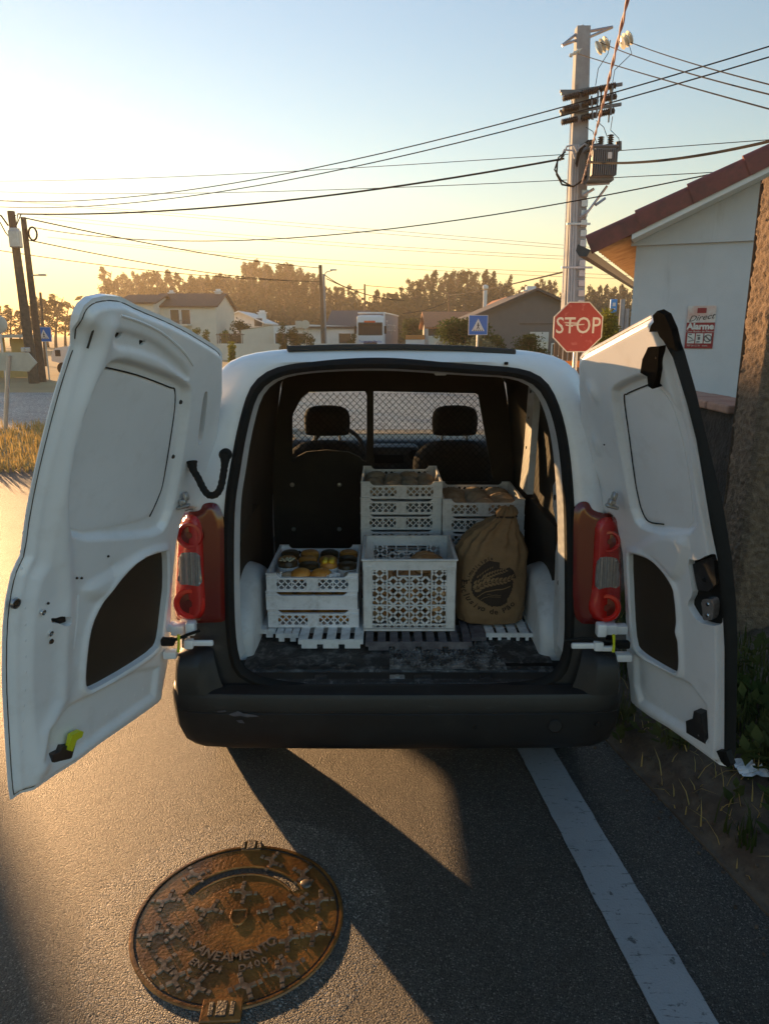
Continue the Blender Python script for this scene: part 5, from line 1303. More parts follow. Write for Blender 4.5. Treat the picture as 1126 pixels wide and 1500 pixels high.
def printed(polys, nm, mat, off, fans=True):
    mm = MB()
    for poly in polys: mm.add([on_sack(a, b, off) for a, b in poly], [tuple(range(len(poly)))])
    return mm.build(nm, mat, sack, fix=False)
# disc, cut into small cells so that it lies on the cloth
cells = []; cs = .004; nq = int(.11 / cs)
for i in range(-nq, nq):
    for j in range(-nq, nq):
        q = [((i + a) * cs, (j + b) * cs) for a, b in ((0, 0), (1, 0), (1, 1), (0, 1))]; x, y = (i + .5) * cs, (j + .5) * cs
        rr5 = math.hypot(x, y * .97); edge_r = ER * (1 + .04 * noise.noise(Vector((math.atan2(y, x) * 2, 3, 0)))) - (.012 if x > .06 and y < .02 else 0)
        if rr5 < edge_r and not (y > .075 and x > .02): cells.append(q)
printed(cells, 'emblem_disc', 'print', .0025)
def leaf(c, ang, l, w_):
    out = []
    for k in range(10):
        t = 2 * math.pi * k / 10; u, v = math.cos(t) * l / 2, math.sin(t) * w_ / 2 * (1 - .25 * math.cos(t))
        out.append((c[0] + u * math.cos(ang) - v * math.sin(ang), c[1] + u * math.sin(ang) + v * math.cos(ang)))
    return out
grains = []
def ear(p0, p1, bow_, n, l, w_, sides=(1, -1), tilt=.55):
    for k in range(n):
        t = (k + .5) / n; x = p0[0] + (p1[0] - p0[0]) * t; y = p0[1] + (p1[1] - p0[1]) * t + bow_ * 4 * t * (1 - t)
        a = math.atan2(p1[1] - p0[1] + bow_ * 4 * (1 - 2 * t), p1[0] - p0[0])
        for s in sides: 
            sc = 1 - .35 * t; grains.append(leaf((x - math.sin(a) * s * w_ * .95 * sc, y + math.cos(a) * s * w_ * .95 * sc), a + s * tilt, l * sc, w_ * sc))
def stem_(p0, p1, bow_, w_):
    for k in range(14):
        def pt(t): return (p0[0] + (p1[0] - p0[0]) * t, p0[1] + (p1[1] - p0[1]) * t + bow_ * 4 * t * (1 - t))
        a, b = pt(k / 14), pt((k + 1) / 14); grains.append([(a[0], a[1] - w_ / 2), (b[0], b[1] - w_ / 2), (b[0], b[1] + w_ / 2), (a[0], a[1] + w_ / 2)])
ear((-.085, -.022), (.088, .026), .012, 10, .028, .013); stem_((-.09, -.024), (.09, .028), .012, .003)
ear((-.05, .022), (.055, .072), .006, 9, .020, .0085); ear((-.075, .030), (-.005, .075), .0, 7, .015, .005, (1,)); ear((-.085, .0), (-.03, .03), .0, 4, .024, .009, (1,))
stem_((-.075, -.058), (.072, -.012), .010, .0045); stem_((-.06, -.075), (-.03, -.062), .002, .003)
for k in range(14): grains.append(leaf((-.030 + k * .0045, -.050 + .0015 * math.sin(k) + k * .0004), .8, .006, .002)); grains.append(leaf((-.028 + k * .0042, -.058 + .0004 * k), .8, .005, .002))
printed(grains, 'wheat_ears', 'sack_print_light', .0042)
def sack_arc(body, size, rad, a0, da, top, nm):
    mm = MB()
    for i, ch in enumerate(body):
        if ch == ' ': continue
        V, Fc = text_geo(ch, size, extrude=0, res=4, bold=.0006); a = R(a0 + i * da); s = 1 if top else -1
        up = (math.cos(a) * s, math.sin(a) * s); e = (up[1], -up[0])
        mm.add([on_sack(rad * math.cos(a) + e[0] * v.x + up[0] * v.y, rad * math.sin(a) + e[1] * v.x + up[1] * v.y, .0035) for v in V], Fc)
    mm.build(nm, 'print', sack, fix=False)
sack_arc('Exclusivo de Pão', .036, .126, 178, 8.8, False, 'lettering')
sack_arc('Limunicipiu', .020, .112, 172, -7.4, True, 'lettering')
mm = MB(); mm.tube([sack_pt(2 * math.pi * k / 20, .482) * 1.0 for k in range(21)], .005, 6, False); mm.build('tie_cord', 'print', sack, smooth=True)

# ================================================================== NEAR RIGHT: PILLAR, WALL, HOUSE
def rough_box(x0, x1, y0, y1, z0, z1, amp, cell, nm, mat, parent, loc=None, batter=0.0):
    """box with a really uneven surface (front, left, top faces finely divided)"""
    mm = MB()
    def face(O, eu, ev, lu, lv, n):
        nu, nv = max(2, int(lu / cell)), max(2, int(lv / cell)); V = []
        for i in range(nu + 1):
            for j in range(nv + 1):
                p = Vector(O) + Vector(eu) * (lu * i / nu) + Vector(ev) * (lv * j / nv)
                e = min(i, nu - i, 3) / 3 if True else 1
                h = amp * (noise.noise(p * 38) + .7 * noise.noise(p * 75) + .9 * noise.noise(p * 9))
                rnd = -.02 * (1 - min(1, min(i, nu - i) * lu / nu / .04)) ** 2
                V.append(p + Vector(n) * (h + rnd))
        mm.add(V, [(i * (nv + 1) + j, (i + 1) * (nv + 1) + j, (i + 1) * (nv + 1) + j + 1, i * (nv + 1) + j + 1) for i in range(nu) for j in range(nv)])
    face((x0, y0, z0), (1, 0, 0), (0, 0, 1), x1 - x0, z1 - z0, (0, -1, 0)); face((x0, y1, z0), (0, -1, 0), (0, 0, 1), y1 - y0, z1 - z0, (-1, 0, 0)); face((x0, y0, z1), (1, 0, 0), (0, 1, 0), x1 - x0, y1 - y0, (0, 0, 1))
    mm.quad((x1, y0, z0), (x1, y1, z0), (x1, y1, z1), (x1, y0, z1)); mm.quad((x0, y1, z0), (x0, y1, z1), (x1, y1, z1), (x1, y1, z0))
    return mm.build(nm, mat, parent, smooth=60, fix=True, loc=loc)
o = rough_box(2.03, 2.60, 3.94, 4.22, 0, 2.68, .012, .011, 'gate_pillar', 'stucco', None, (2.3, 4.08, 0)); tag(o, 'thick roughcast brown pillar standing right of the open van door', 'pillar')
wl = thing('garden_wall', 'low shade-darkened wall with clay coping between pillar and house', 'wall', (2.17, 5.5, 0))
rough_box(2.06, 2.28, 4.21, 7.4, 0, 1.42, .012, .03, 'wall', 'wall_dark', wl)
for k in range(10):
    mm = MB(); y = 4.42 + k * .3; mm.rbox((2.17, y, 1.44 + random.uniform(-.004, .004)), (.31, .292, .05), .012, 2, Matrix.Rotation(random.uniform(-.02, .02), 3, 'Z')); mm.build('coping_tile', 'coping', wl)

# house with the alarm sign; its gable looks at the camera a little turned
HC = Vector((2.59, 7.88, 0)); g = Vector((.918, -.397, 0)).normalized(); e = Vector((-g.y, g.x, 0)); UPZ = Vector((0, 0, 1))
hs = thing('house', 'pale grey rendered house with red tile roof and alarm sign on its gable', 'house', HC)
def hp2(a, b, z): return HC + g * a + e * b + UPZ * z
EV, W_H, SL = 2.88, 7.4, math.tan(R(24.5))
mm = MB(); ridge = EV + W_H / 2 * SL
F5 = [(0, 0), (W_H, 0), (W_H, EV), (W_H / 2, ridge), (0, EV)]
mm.add([hp2(a, 0, z) for a, z in F5] + [hp2(a, 10, z) for a, z in F5], [(0, 1, 2, 3, 4), (9, 8, 7, 6, 5)] + [(i, (i + 1) % 5, 5 + (i + 1) % 5, 5 + i) for i in range(5)])
mm.build('wall', 'wall_grey', hs)
ni = -e
def on_gable(px, py): return at_plane(px, py, HC, ni)
mm = MB()                                              # thin rendered band that sets the gable field proud of the wall
pz = on_gable(935, 360).z; mm.add([hp2(-.05, -.035, pz), hp2(W_H, -.035, pz), hp2(W_H, -.035, EV + .02), hp2(W_H / 2, -.035, ridge + .02), hp2(-.05, -.035, EV), hp2(-.05, .0, pz), hp2(W_H, .0, pz)], [(0, 1, 2, 3, 4), (0, 5, 6, 1)]); mm.build('gable_field', 'wall_grey', hs)
OV, OG = .34, .42                                      # roof overhang at the gable, at the eaves
def slab(a0, a1, nm, mat, zoff, th, b0=-OV, b1=10.3):
    mm = MB(); z = lambda a: EV + (a if a <= W_H / 2 else W_H - a) * SL + zoff
    P = [hp2(a0, b0, z(a0)), hp2(a1, b0, z(a1)), hp2(a1, b1, z(a1)), hp2(a0, b1, z(a0))]
    mm.add(P + [p + UPZ * th for p in P], [(3, 2, 1, 0), (4, 5, 6, 7), (0, 1, 5, 4), (1, 2, 6, 5), (2, 3, 7, 6), (3, 0, 4, 7)]); return mm.build(nm, mat, hs)
roof = slab(-OG + .04, W_H / 2, 'roof', 'tile_orange', .06, .05); slab(W_H / 2, W_H + OG, 'roof', 'tile_orange', .06, .05)
mm = MB()                                              # white barge board under the verge tiles
z = lambda a: EV + a * SL
P = [hp2(-.02, -OV - .01, z(-.02) - .09), hp2(W_H / 2, -OV - .01, z(W_H / 2) - .09), hp2(W_H / 2, -OV - .01, z(W_H / 2) + .05), hp2(-.02, -OV - .01, z(-.02) + .05)]
mm.add(P + [p + e * .30 for p in P], [(0, 1, 2, 3), (0, 4, 5, 1), (0, 3, 7, 4), (7, 6, 5, 4)]); mm.build('barge_board', 'white_wall', hs)
mm = MB(); P = [hp2(-.02, -OV + .02, z(0) - .06), hp2(-.02, 10, z(0) - .06), hp2(-OG + .06, 10, z(-OG) + .02), hp2(-OG + .06, -OV + .02, z(-OG) + .02)]; mm.add(P, [(0, 1, 2, 3)]); mm.build('soffit', 'soffit', hs)
sl_dir = (g + UPZ * SL).normalized(); sl_n = sl_dir.cross(e).normalized(); sl_n = sl_n if sl_n.z > 0 else -sl_n
TL = .50; proto = None
for k in range(9):                                     # verge tiles, each lapping the one below
    a0 = -OG - .02 + k * TL * math.cos(math.atan(SL))
    c = hp2(a0, -OV - .02, z(a0) + .10)
    mm = MB(); n = 8; V = []
    for t, rr6 in ((0, .082), (TL + .05, .068)):
        for j in range(n + 1):
            w_ = math.pi * j / n; V.append(c + sl_dir * t + e * (math.cos(w_) * rr6 * 1.0 + .07) + sl_n * (math.sin(w_) * rr6 * .8 + (.012 if t == 0 else -.004)))
        V.append(c + sl_dir * t + e * (.07 - rr6) - sl_n * .13); 
    m_ = n + 2; mm.add(V, [(j, j + 1, m_ + j + 1, m_ + j) for j in range(n + 1)] + [tuple(range(n + 1))])
    mm.build('verge_tile', 'tile_red', hs, smooth=50)
for k in range(26):                                    # eave tiles: orange pans seen from below, red noses
    b = -OV + .12 + k * .22; mm = MB(); n = 6; V = []
    for t in (-.02, .55):
        for j in range(n + 1):
            w_ = math.pi * j / n; V.append(hp2(-OG, b, z(-OG) + .075) + sl_dir * t + e * math.cos(w_) * .10 + sl_n * math.sin(w_) * .075)
    mm.add(V, [(j, j + 1, n + 2 + j, n + 1 + j) for j in range(n)]); mm.build('eave_tile', 'tile_orange', hs, smooth=True)
mm = MB(); V = []; 
for b in (-OV - .12, 10):
    for (x, zz3) in ((-.10, .06), (-.115, .0), (-.08, -.055), (0, -.06), (.03, .0)): V.append(hp2(-OG + x, b, z(-OG) + zz3 + .0))
mm.add(V, [(j, j + 1, 6 + j, 5 + j) for j in range(4)] + [(0, 1, 2, 3, 4)]); mm.build('gutter', 'gutter', hs)
# alarm sign: pale field over maroon
sg = thing('alarm_sign', 'red and white alarm warning sign fixed on the grey house wall', 'sign', on_gable(1024, 510))
p00, p10, p01 = on_gable(1002, 510), on_gable(1043, 510), on_gable(1004, 448)
sw, sh_ = (p10 - p00).dot(g), (p01 - p00).z; SO = p00 + ni * .006
def sgp(a, b, d=0): return SO + g * (a * sw) + UPZ * (b * sh_) + ni * d
def rect(a0, a1, b0, b1, d0, d1, nm, mat): mm = MB(); mm.prism([(a0 * sw, b0 * sh_), (a1 * sw, b0 * sh_), (a1 * sw, b1 * sh_), (a0 * sw, b1 * sh_)], SO + ni * d0, g, UPZ, ni, d1 - d0); return mm.build(nm, mat, sg)
rect(0, 1, 0, 1, -.004, .004, 'plate', 'sign_maroon'); rect(0, 1, .61, 1, .004, .006, 'pale_panel', 'sign_pink'); rect(.34, .66, .83, .95, .006, .0075, 'emblem', 'sign_maroon')
for k in range(3):
    b = rect(.07 + k * .30, .33 + k * .30, .12, .355, .004, .006, 'pictogram', 'sign_white')
    mm = MB(); q0 = sgp(.20 + k * .30, .24, .0075)
    if k == 0: mm.tube([q0 + g * (-.03) + UPZ * .02, q0 + UPZ * .005, q0 + g * .03 - UPZ * .02, q0 - g * .02 - UPZ * .03], .004, 5); mm.box(q0 + UPZ * .038, (.05, .003, .008))
    elif k == 1: mm.box(q0 + UPZ * .03, (.055, .003, .012)); mm.box(q0, (.028, .003, .03)); mm.box(q0 - UPZ * .035, (.05, .003, .010))
    else: mm.tube([q0 + g * .034 * math.cos(w_) + UPZ * .034 * math.sin(w_) for w_ in [6.2832 * i / 16 for i in range(17)]], .005, 5, False); mm.tube([q0 - g * .025 + UPZ * .025, q0 + g * .025 - UPZ * .025], .006, 5)
    mm.build('pictogram_mark', 'dark_wall', sg)
letters('Alarme', .20 * sh_, sgp(.5, .515, .005), g, UPZ, ni, 'lettering', 'sign_white', sg, bold=.004)
letters('Com Botão de Pânico', .062 * sh_, sgp(.5, .40, .005), g, UPZ, ni, 'lettering', 'sign_white', sg, sx=1.12)
letters('Direct', .19 * sh_, sgp(.5, .725, .007), (g + UPZ * .14).normalized(), UPZ, ni, 'lettering', 'sign_black', sg, shear=.35, sx=1.15)
letters('SECURITY', .045 * sh_, sgp(.5, .885, .008), g, UPZ, ni, 'lettering', 'sign_pink', sg) if False else None
letters('707 24 12 70   www.', .055 * sh_, sgp(.45, .065, .005), g, UPZ, ni, 'lettering', 'sign_white', sg)

# ================================================================== STREET FURNITURE
def post(x, y, z0, z1, r, mat, par, nm='post', n=10): mm = MB(); mm.tube([(x, y, z0), (x, y, z1)], r, n); return mm.build(nm, mat, par, smooth=True)
# STOP
c = at(846, 479, 10.0); R8 = .355
st = thing('stop_sign', 'faded red octagonal stop sign on a steel post near the house', 'sign', (c.x, c.y, 0))
post(c.x, c.y + .04, 0, c.z + .2, .03, 'galv', st)
oc = lambda r: [(c.x + r * math.cos(R(22.5 + 45 * k)), c.z + r * math.sin(R(22.5 + 45 * k))) for k in range(8)]
ex_, ez_, ny = (1, 0, 0), (0, 0, 1), (0, -1, 0)
mm = MB(); mm.prism(oc(R8), (0, c.y, 0), ex_, ez_, ny, .01); mm.build('white_border', 'sign_white', st)
mm = MB(); mm.prism(oc(R8 * .955), (0, c.y - .010, 0), ex_, ez_, ny, .003); mm.build('red_face', 'sign_red', st)
letters('STOP', .300, (c.x, c.y - .014, c.z + .012), ex_, ez_, ny, 'lettering', 'sign_white', st, sx=.84, bold=.001)
mm = MB()
for (x, z_, w_, q) in ((-.10, .055, .17, .05), (-.02, .03, .20, -.06), (-.12, .02, .10, .2)): mm.box((c.x + x, c.y - .0165, c.z + z_), (w_, .003, .014), Matrix.Rotation(q, 3, 'Y'))
mm.build('scratched_mark', 'sign_pink', st)
# pedestrian crossing signs
def crossing(px, py, Y, size, lab, base_z=0.0):
    c = at(px, py, Y); t = thing('crossing_sign', lab, 'sign', (c.x, c.y, base_z)); s = size / 2
    post(c.x, c.y + .05, base_z, c.z - s + .1, .03, 'galv', t)
    fr7 = MB(); fr7.prism(smooth_poly([(-s, -s), (s, -s), (s, s), (-s, s)], 0), (c.x, c.y, c.z), ex_, ez_, ny, .012); fr7.build('plate', 'sign_white', t)
    fr7 = MB(); k = s * .95; fr7.prism([(-k, -k), (k, -k), (k, k), (-k, k)], (c.x, c.y - .012, c.z), ex_, ez_, ny, .003); fr7.build('blue_face', 'sign_blue', t)
    fr7 = MB(); fr7.prism([(-s * .68, -s * .60), (s * .68, -s * .60), (0, s * .66)], (c.x, c.y - .015, c.z), ex_, ez_, ny, .003); fr7.build('white_triangle', 'sign_white', t)
    fr7 = MB(); q = s * .5; pc = Vector((c.x, c.y - .0205, c.z - s * .1))
    fr7.lathe([(0, .002), (q * .13, .002), (q * .13, -.002)], pc + Vector((0, 0, q * .58)), 'y', 10)
    for a, b, w_ in (((0, .42), (0, -.1), .2), ((0, -.1), (.24, -.62), .14), ((0, -.1), (-.26, -.60), .14), ((0, .38), (.26, .05), .1), ((0, .38), (-.24, .08), .1)):
        A, B = pc + Vector((a[0] * q, 0, a[1] * q)), pc + Vector((b[0] * q, 0, b[1] * q)); d = B - A; fr7.box((A + B) / 2, (d.length, .004, w_ * q), Matrix.Rotation(-math.atan2(d.z, d.x), 3, 'Y'))
    for k2 in range(5): fr7.box(pc + Vector(((k2 - 2) * q * .42, 0, -q * .84)), (q * .22, .004, q * .2))
    fr7.build('walking_figure', 'sign_black', t); return t
crossing(700, 476, 24, .62, 'blue pedestrian crossing sign in front of the round bush')
crossing(64.5, 489.5, 31, .60, 'blue pedestrian crossing sign beside the two leaning poles')
# white direction sign
c = at(652, 506, 30); ds = thing('direction_sign', 'white direction sign with black lettering just over the van roof', 'sign', (c.x, c.y, 0))
q0, q1 = at(634.5, 508, 30), at(670, 499, 30)
mm = MB(); wv_, hv_ = (q1.x - q0.x), .50; x0 = q0.x; zt_ = q1.z
mm.prism([(x0, zt_ - hv_ / 2), (x0 + .12, zt_), (x0 + wv_, zt_), (x0 + wv_, zt_ - hv_), (x0 + .12, zt_ - hv_)], (0, c.y, 0), ex_, ez_, ny, .03); mm.build('plate', 'sign_white', ds)
letters('Casal dos Claros', .155, (x0 + wv_ / 2 + .05, c.y - .032, zt_ - .13), ex_, ez_, ny, 'lettering', 'sign_black', ds, sx=.82); letters('Leiria', .155, (x0 + wv_ * .70, c.y - .032, zt_ - .32), ex_, ez_, ny, 'lettering', 'sign_black', ds, sx=.9)
post(x0 + .5, c.y + .04, 0, zt_ - .03, .03, 'galv', ds); post(x0 + wv_ - .2, c.y + .04, 0, zt_ - .03, .03, 'galv', ds)
# pale arrow sign and round mirror at left
c = at(20, 541, 14.2); ar = thing('arrow_sign', 'blank backed arrow shaped road sign at the left edge on a grey post', 'sign', (c.x, c.y, 0))
pts = [at(x, y, 14.2) for x, y in ((-60, 516), (42, 516), (55, 531), (43, 544), (22, 543), (-60, 541))]
mm = MB(); mm.prism([(p.x, p.z) for p in pts], (0, c.y, 0), ex_, ez_, ny, .03); mm.build('plate', 'sign_back', ar)
pb, pt_ = at_z(30, 628), at(15, 520, 14.2); mm = MB(); mm.tube([(pb.x, 14.16, 0), (pt_.x, 14.14, pt_.z)], .04, 10); mm.build('post', 'galv', ar, smooth=True)
mm = MB(); 
for px in (34, 41): mm.rbox(at(px, 512, 14.25), (.07, .06, .08), .01)
mm.build('clamp', 'galv', ar)
c = at(-3, 475, 20); mr_ = thing('traffic_mirror', 'round traffic mirror back above the shelter at the left edge', 'mirror', (c.x, c.y, 0))
mm = MB(); mm.lathe([(0, .03), (.20, .025), (.24, 0), (.24, -.03), (0, -.05)], c, 'y', 24); mm.build('dish', 'sign_back', mr_, smooth=True); post(c.x, c.y + .06, 0, c.z, .03, 'galv', mr_)
# shelter / kiosk behind it
c = at(0, 520, 33); kb = thing('bus_shelter', 'ochre bus shelter with bright window gaps behind the arrow sign', 'shelter', (c.x, c.y, 0))
a_, b_ = at(-40, 492, 33), at(48, 492, 33); zr = a_.z
mm = MB(); mm.box(((a_.x + b_.x) / 2, 33.6, zr), (b_.x - a_.x + .2, 2.2, .14)); mm.build('roof', 'sign_back', kb)
mm = MB(); xr = at(16, 500, 33).x; mm.box(((xr + b_.x) / 2, 33.0, zr / 2 - .05), (b_.x - xr, .12, zr - .12)); mm.build('panel', 'shelter', kb)
for xq in (a_.x, at(5, 500, 33).x): post(xq, 33.0, 0, zr, .05, 'shelter', kb)
mm = MB(); mm.box(((a_.x + xr) / 2, 33.0, .35), (xr - a_.x, .1, .7)); mm.box(((a_.x + xr) / 2, 33.0, at(5, 543, 33).z), (xr - a_.x, .08, .06)); mm.box(((a_.x + xr) / 2, 33.0, at(5, 516, 33).z), (xr - a_.x, .08, .06)); mm.build('front_rail', 'shelter', kb)
# parked white caravan, left
c = at(95, 542, 36); cv = thing('caravan', 'small white caravan with one square window parked left of the open door', 'caravan', (c.x + .6, c.y, 0))
a_, b_ = at(76, 530, 36), at(135, 507, 36)
prof8 = smooth_poly([(a_.x, .5), (b_.x, .5), (b_.x, b_.z), (a_.x + .3, b_.z), (a_.x, b_.z - .35)], 1)
mm = MB(); mm.prism(prof8, (0, 36, 0), ex_, ez_, (0, 1, 0), 1.9); mm.build('body', 'truck_white', cv)
q = at(84.5, 517, 35.98); mm = MB(); mm.rbox((q.x, 35.985, q.z), (.26, .03, .30), .02); mm.build('window', 'house_glass', cv)
for xq in (a_.x + .5, b_.x - .4): mm = MB(); mm.lathe([(0, .1), (.26, .1), (.28, .06), (.28, -.06), (0, -.1)], (xq, 36.05, .28), 'y', 18); mm.build('wheel', 'tyre', cv, smooth=True)

# ================================================================== POLES
def pole(nm, label, top, base, r0, r1, mat, cat='pole', group=None, square=False):
    t = thing(nm, label, cat, (base.x, base.y, 0), group); mm = MB()
    if square: mm.tube([base, top], [r0, r1], 4)
    else: mm.tube([base, base.lerp(top, .5), top], [r0, (r0 + r1) / 2, r1], 12)
    mm.build('shaft', mat, t, smooth=not square); return t
def g0(px, py, Y): p = at(px, py, Y); return Vector((p.x, p.y, 0))
p1 = pole('utility_pole', 'thicker leftmost leaning pole with grey box near its top', at(16, 309, 29), g0(50, 560, 29), .20, .13, 'wood_pole')
c = at(23, 350, 28.8); mm = MB(); mm.rbox((c.x, 28.78, c.z), (.40, .3, .62), .04); mm.rbox((c.x, 28.78, c.z + .34), (.30, .25, .1), .02); mm.build('junction_box', 'galv', p1)
mm = MB(); mm.tube([at(-25, 300, 29), at(2, 316, 29), at(12, 330, 29)], .03, 6); mm.tube([at(0, 325, 29), at(8, 340, 29), at(12, 345, 29)], .02, 6); mm.tube([at(20, 316, 28.8), at(26, 314, 28.8), at(24, 330, 28.8), at(31, 313, 28.8)], .02, 6); mm.build('cable_bracket', 'wire', p1, smooth=True)
p2 = pole('utility_pole', 'thinner leaning pole with cable coil, second from left', at(34, 318, 30), g0(62, 556, 30), .16, .10, 'wood_pole')
c = at(48, 342, 29.9); mm = MB(); mm.tube([c + Vector((.16 * math.cos(a), 0, .24 * math.sin(a))) for a in [6.2832 * k / 18 for k in range(19)]], .035, 6, False); mm.tube([at(37, 335, 29.9), at(42, 352, 29.9), c + Vector((0, 0, -.24))], .025, 6); mm.build('cable_coil', 'wire', p2, smooth=True)
mm = MB(); a_ = at(47, 403, 29.95); b_ = at(62, 402.5, 29.95); mm.tube([a_, b_], .03, 6); mm.rbox(b_, (.30, .14, .07), .02); mm.build('lamp_arm', 'galv', p2)
pole('sign_pole', 'thin bare pole between the leaning poles and the crossing sign', at(59, 428, 45), g0(68, 540, 45), .09, .07, 'wood_pole')
p4 = pole('street_lamp_pole', 'dark wooden pole beside the lamp post in front of the white warehouse', at(469, 388, 58), g0(474, 520, 58), .17, .13, 'wood_pole')
p5 = pole('street_lamp', 'grey concrete lamp post with curved arm beside the dark wooden pole', at(474, 401, 58.4), g0(477, 520, 58.4), .12, .09, 'concrete', 'street lamp')
mm = MB(); mm.tube([at(474, 404, 58.4), at(478, 398, 58.4), at(486, 396, 58.4)], .04, 6); mm.rbox(at(488, 395, 58.4), (.55, .2, .10), .03); mm.build('lamp_head', 'galv', p5)
pole('utility_pole', 'slim distant pole standing left of the lorry trailer', at(534, 416, 95), g0(535, 515, 95), .15, .11, 'wood_pole')
pole('utility_pole', 'slim distant pole among the trees behind the low red roof', at(657, 428, 80), g0(658, 515, 80), .13, .10, 'wood_pole')
pole('fence_post', 'grey post standing left of the house corner behind the blue box', at(912, 438, 22), g0(906, 520, 22), .08, .07, 'concrete', 'post')
pole('fence_post', 'shorter grey post nearest the house corner', at(918, 452, 22), g0(914, 520, 22), .07, .07, 'concrete', 'post')
c = at(898, 448, 26); bb = thing('blue_sign', 'bright blue rectangular board on a post left of the house', 'sign', (c.x, c.y, 0)); a_, b_ = at(892.5, 459, 26), at(903.5, 439, 26)
mm = MB(); mm.rbox((c.x, 26, c.z), (b_.x - a_.x, .12, b_.z - a_.z), .02); mm.build('board', 'blue_box', bb); post(c.x - .05, 26.1, 0, c.z - .2, .04, 'galv', bb)
mm = MB(); mm.box((c.x, 25.93, c.z + .05), (.10, .01, .12)); mm.box((c.x + .02, 25.93, c.z - .1), (.06, .01, .05)); mm.build('board_mark', 'sign_white', bb)

# the big concrete pole with the transformer
Y = 20.0
tp = thing('transformer_pole', 'tall concrete electricity pole carrying a grey transformer and switchgear', 'pole', (at(836, 520, Y).x, Y, 0))
T = at(853, 40, Y); Bq = at(836.5, 500, Y); dvv = (T - Bq) / (T.z - Bq.z); Bb = Bq - dvv * Bq.z
def onp(py, dx=0.0, dy=0.0):
    q = at(840, py, Y); return Bb + dvv * q.z + Vector((dx, dy, 0))
mm = MB(); V = []; 
for (c, w_, d_) in ((Bb, .30, .24), (T, .16, .14)):
    for (a, b) in ((-1, -1), (1, -1), (1, 1), (-1, 1)): V.append(c + Vector((a * w_, b * d_, 0)))
mm.add(V, [(0, 1, 5, 4), (1, 2, 6, 5), (2, 3, 7, 6), (3, 0, 4, 7), (4, 5, 6, 7)]); mm.build('shaft', 'concrete', tp)
for k in range(15):                                    # the ladder-like recesses of the right half
    q = onp(285 + k * 14.5); mm = MB(); mm.rbox(q + Vector((.155, -.215 + .0, 0)), (.17, .04, .17), .01, 1); mm.build('recess', 'gutter', tp) if False else mm.build('step_ledge', 'galv', tp)
for dx in (-.20, -.13, -.06):
    mm = MB(); mm.tube([onp(500, dx, -.30), onp(215, dx * .9, -.24)], .032, 8); mm.build('conduit', 'pvc', tp, smooth=True)
mm = MB(); mm.tube([onp(430, -.33, -.22), onp(340, -.31, -.2), onp(200, -.26, -.18), onp(150, -.24, -.16)], .018, 6); mm.build('side_rod', 'galv', tp, smooth=True)
for py, w_ in ((393, .40), (330, .30)):
    q = onp(py); mm = MB(); mm.box(q + Vector((0, -.30, 0)), (w_ * 2, .05, .05)); mm.build('clamp_band', 'galv', tp)
# head: three-armed steel frame
mm = MB(); a_ = at(823, 66, Y); b_ = at(897, 39, Y)
for (p, q) in ((a_, onp(47, -.1)), (a_, onp(58, -.12)), (b_, onp(46, .1)), (b_, onp(55, .12)), (onp(47), onp(36))): mm.tube([p, q], .035, 6)
mm.build('cross_arm', 'galv', tp)
mm = MB()
for py in (134, 163): mm.box(onp(py, .22, -.22) , (1.5, .07, .07), Matrix.Rotation(-.14, 3, 'Y')); mm.box(onp(py + 3, -.25, -.2), (.6, .06, .06))
for dx in (-.42, .62, 1.0): mm.tube([onp(128, dx * .6 + .1, -.2), onp(182, dx * .6 + .08, -.2)], .02, 6)
mm.build('switch_frame', 'transformer', tp)
for i, (px, py) in enumerate(((836, 141), (864, 134), (890, 127), (836, 158), (864, 150), (891, 143), (834, 176), (863, 170), (888, 164))):
    c = at(px, py, Y - .3); mm = MB(); rt = Matrix.Rotation(R(78), 3, 'Y')
    prof9 = [(0, -.22)] + [(q, -.2 + k * .045 + o_) for k in range(9) for q, o_ in ((.06, 0), (.085, .015), (.06, .03))] + [(0, .22)]
    mm.lathe(prof9, c, 'z', 10, rt); mm.build('switch_insulator', 'porcelain', tp, smooth=True)
for (p, q) in (((876, 133), (873, 172)), ((897, 125), (894, 168)), ((866, 140), (868, 175))):
    mm = MB(); mm.tube([at(*p, Y - .4), at(*q, Y - .4)], .022, 6); mm.build('switch_rod', 'transformer', tp)
# transformer tank with cooling fins
c = at(878, 241, Y - .5); a_, b_ = at(857, 263, Y - .5), at(900, 219, Y - .5); tw, th_ = b_.x - a_.x, b_.z - a_.z
mm = MB(); mm.rbox(c, (tw * .86, .62, th_), .03, 2); mm.rbox(c + Vector((0, 0, th_ * .52)), (tw, .7, .06), .02, 1); mm.box(c - Vector((0, 0, th_ * .54)), (tw * .9, .5, .06)); tk = mm.build('transformer', 'transformer', tp)
pf = None
for k in range(12):
    x = a_.x + .05 + k * (tw - .1) / 11
    if pf is None: mm = MB(); mm.box((x, c.y - .36, c.z - .02), (.022, .14, th_ * .86)); pf = mm.build('cooling_fin', 'transformer', tk)
    else: share(pf, tk, (k * (tw - .1) / 11, 0, 0))
mm = MB(); mm.box(at(893, 227, Y - .95), (.10, .01, .14)); mm.build('rating_plate', 'sign_white', tk)
for (px, y0, y1) in ((864, 222, 204), (879, 219, 199), (893, 218, 196), (871, 222, 210), (888, 220, 211)):
    p, q = at(px, y0, Y - .5), at(px, y1, Y - .5); hh = q.z - p.z; mm = MB()
    mm.lathe([(0, 0)] + [(rr9, hh * (k + o_) / 7) for k in range(7) for rr9, o_ in ((.045, 0), (.085, .4), (.045, .8))] + [(0, hh)], p, 'z', 10); mm.build('bushing', 'porcelain', tk, smooth=True)
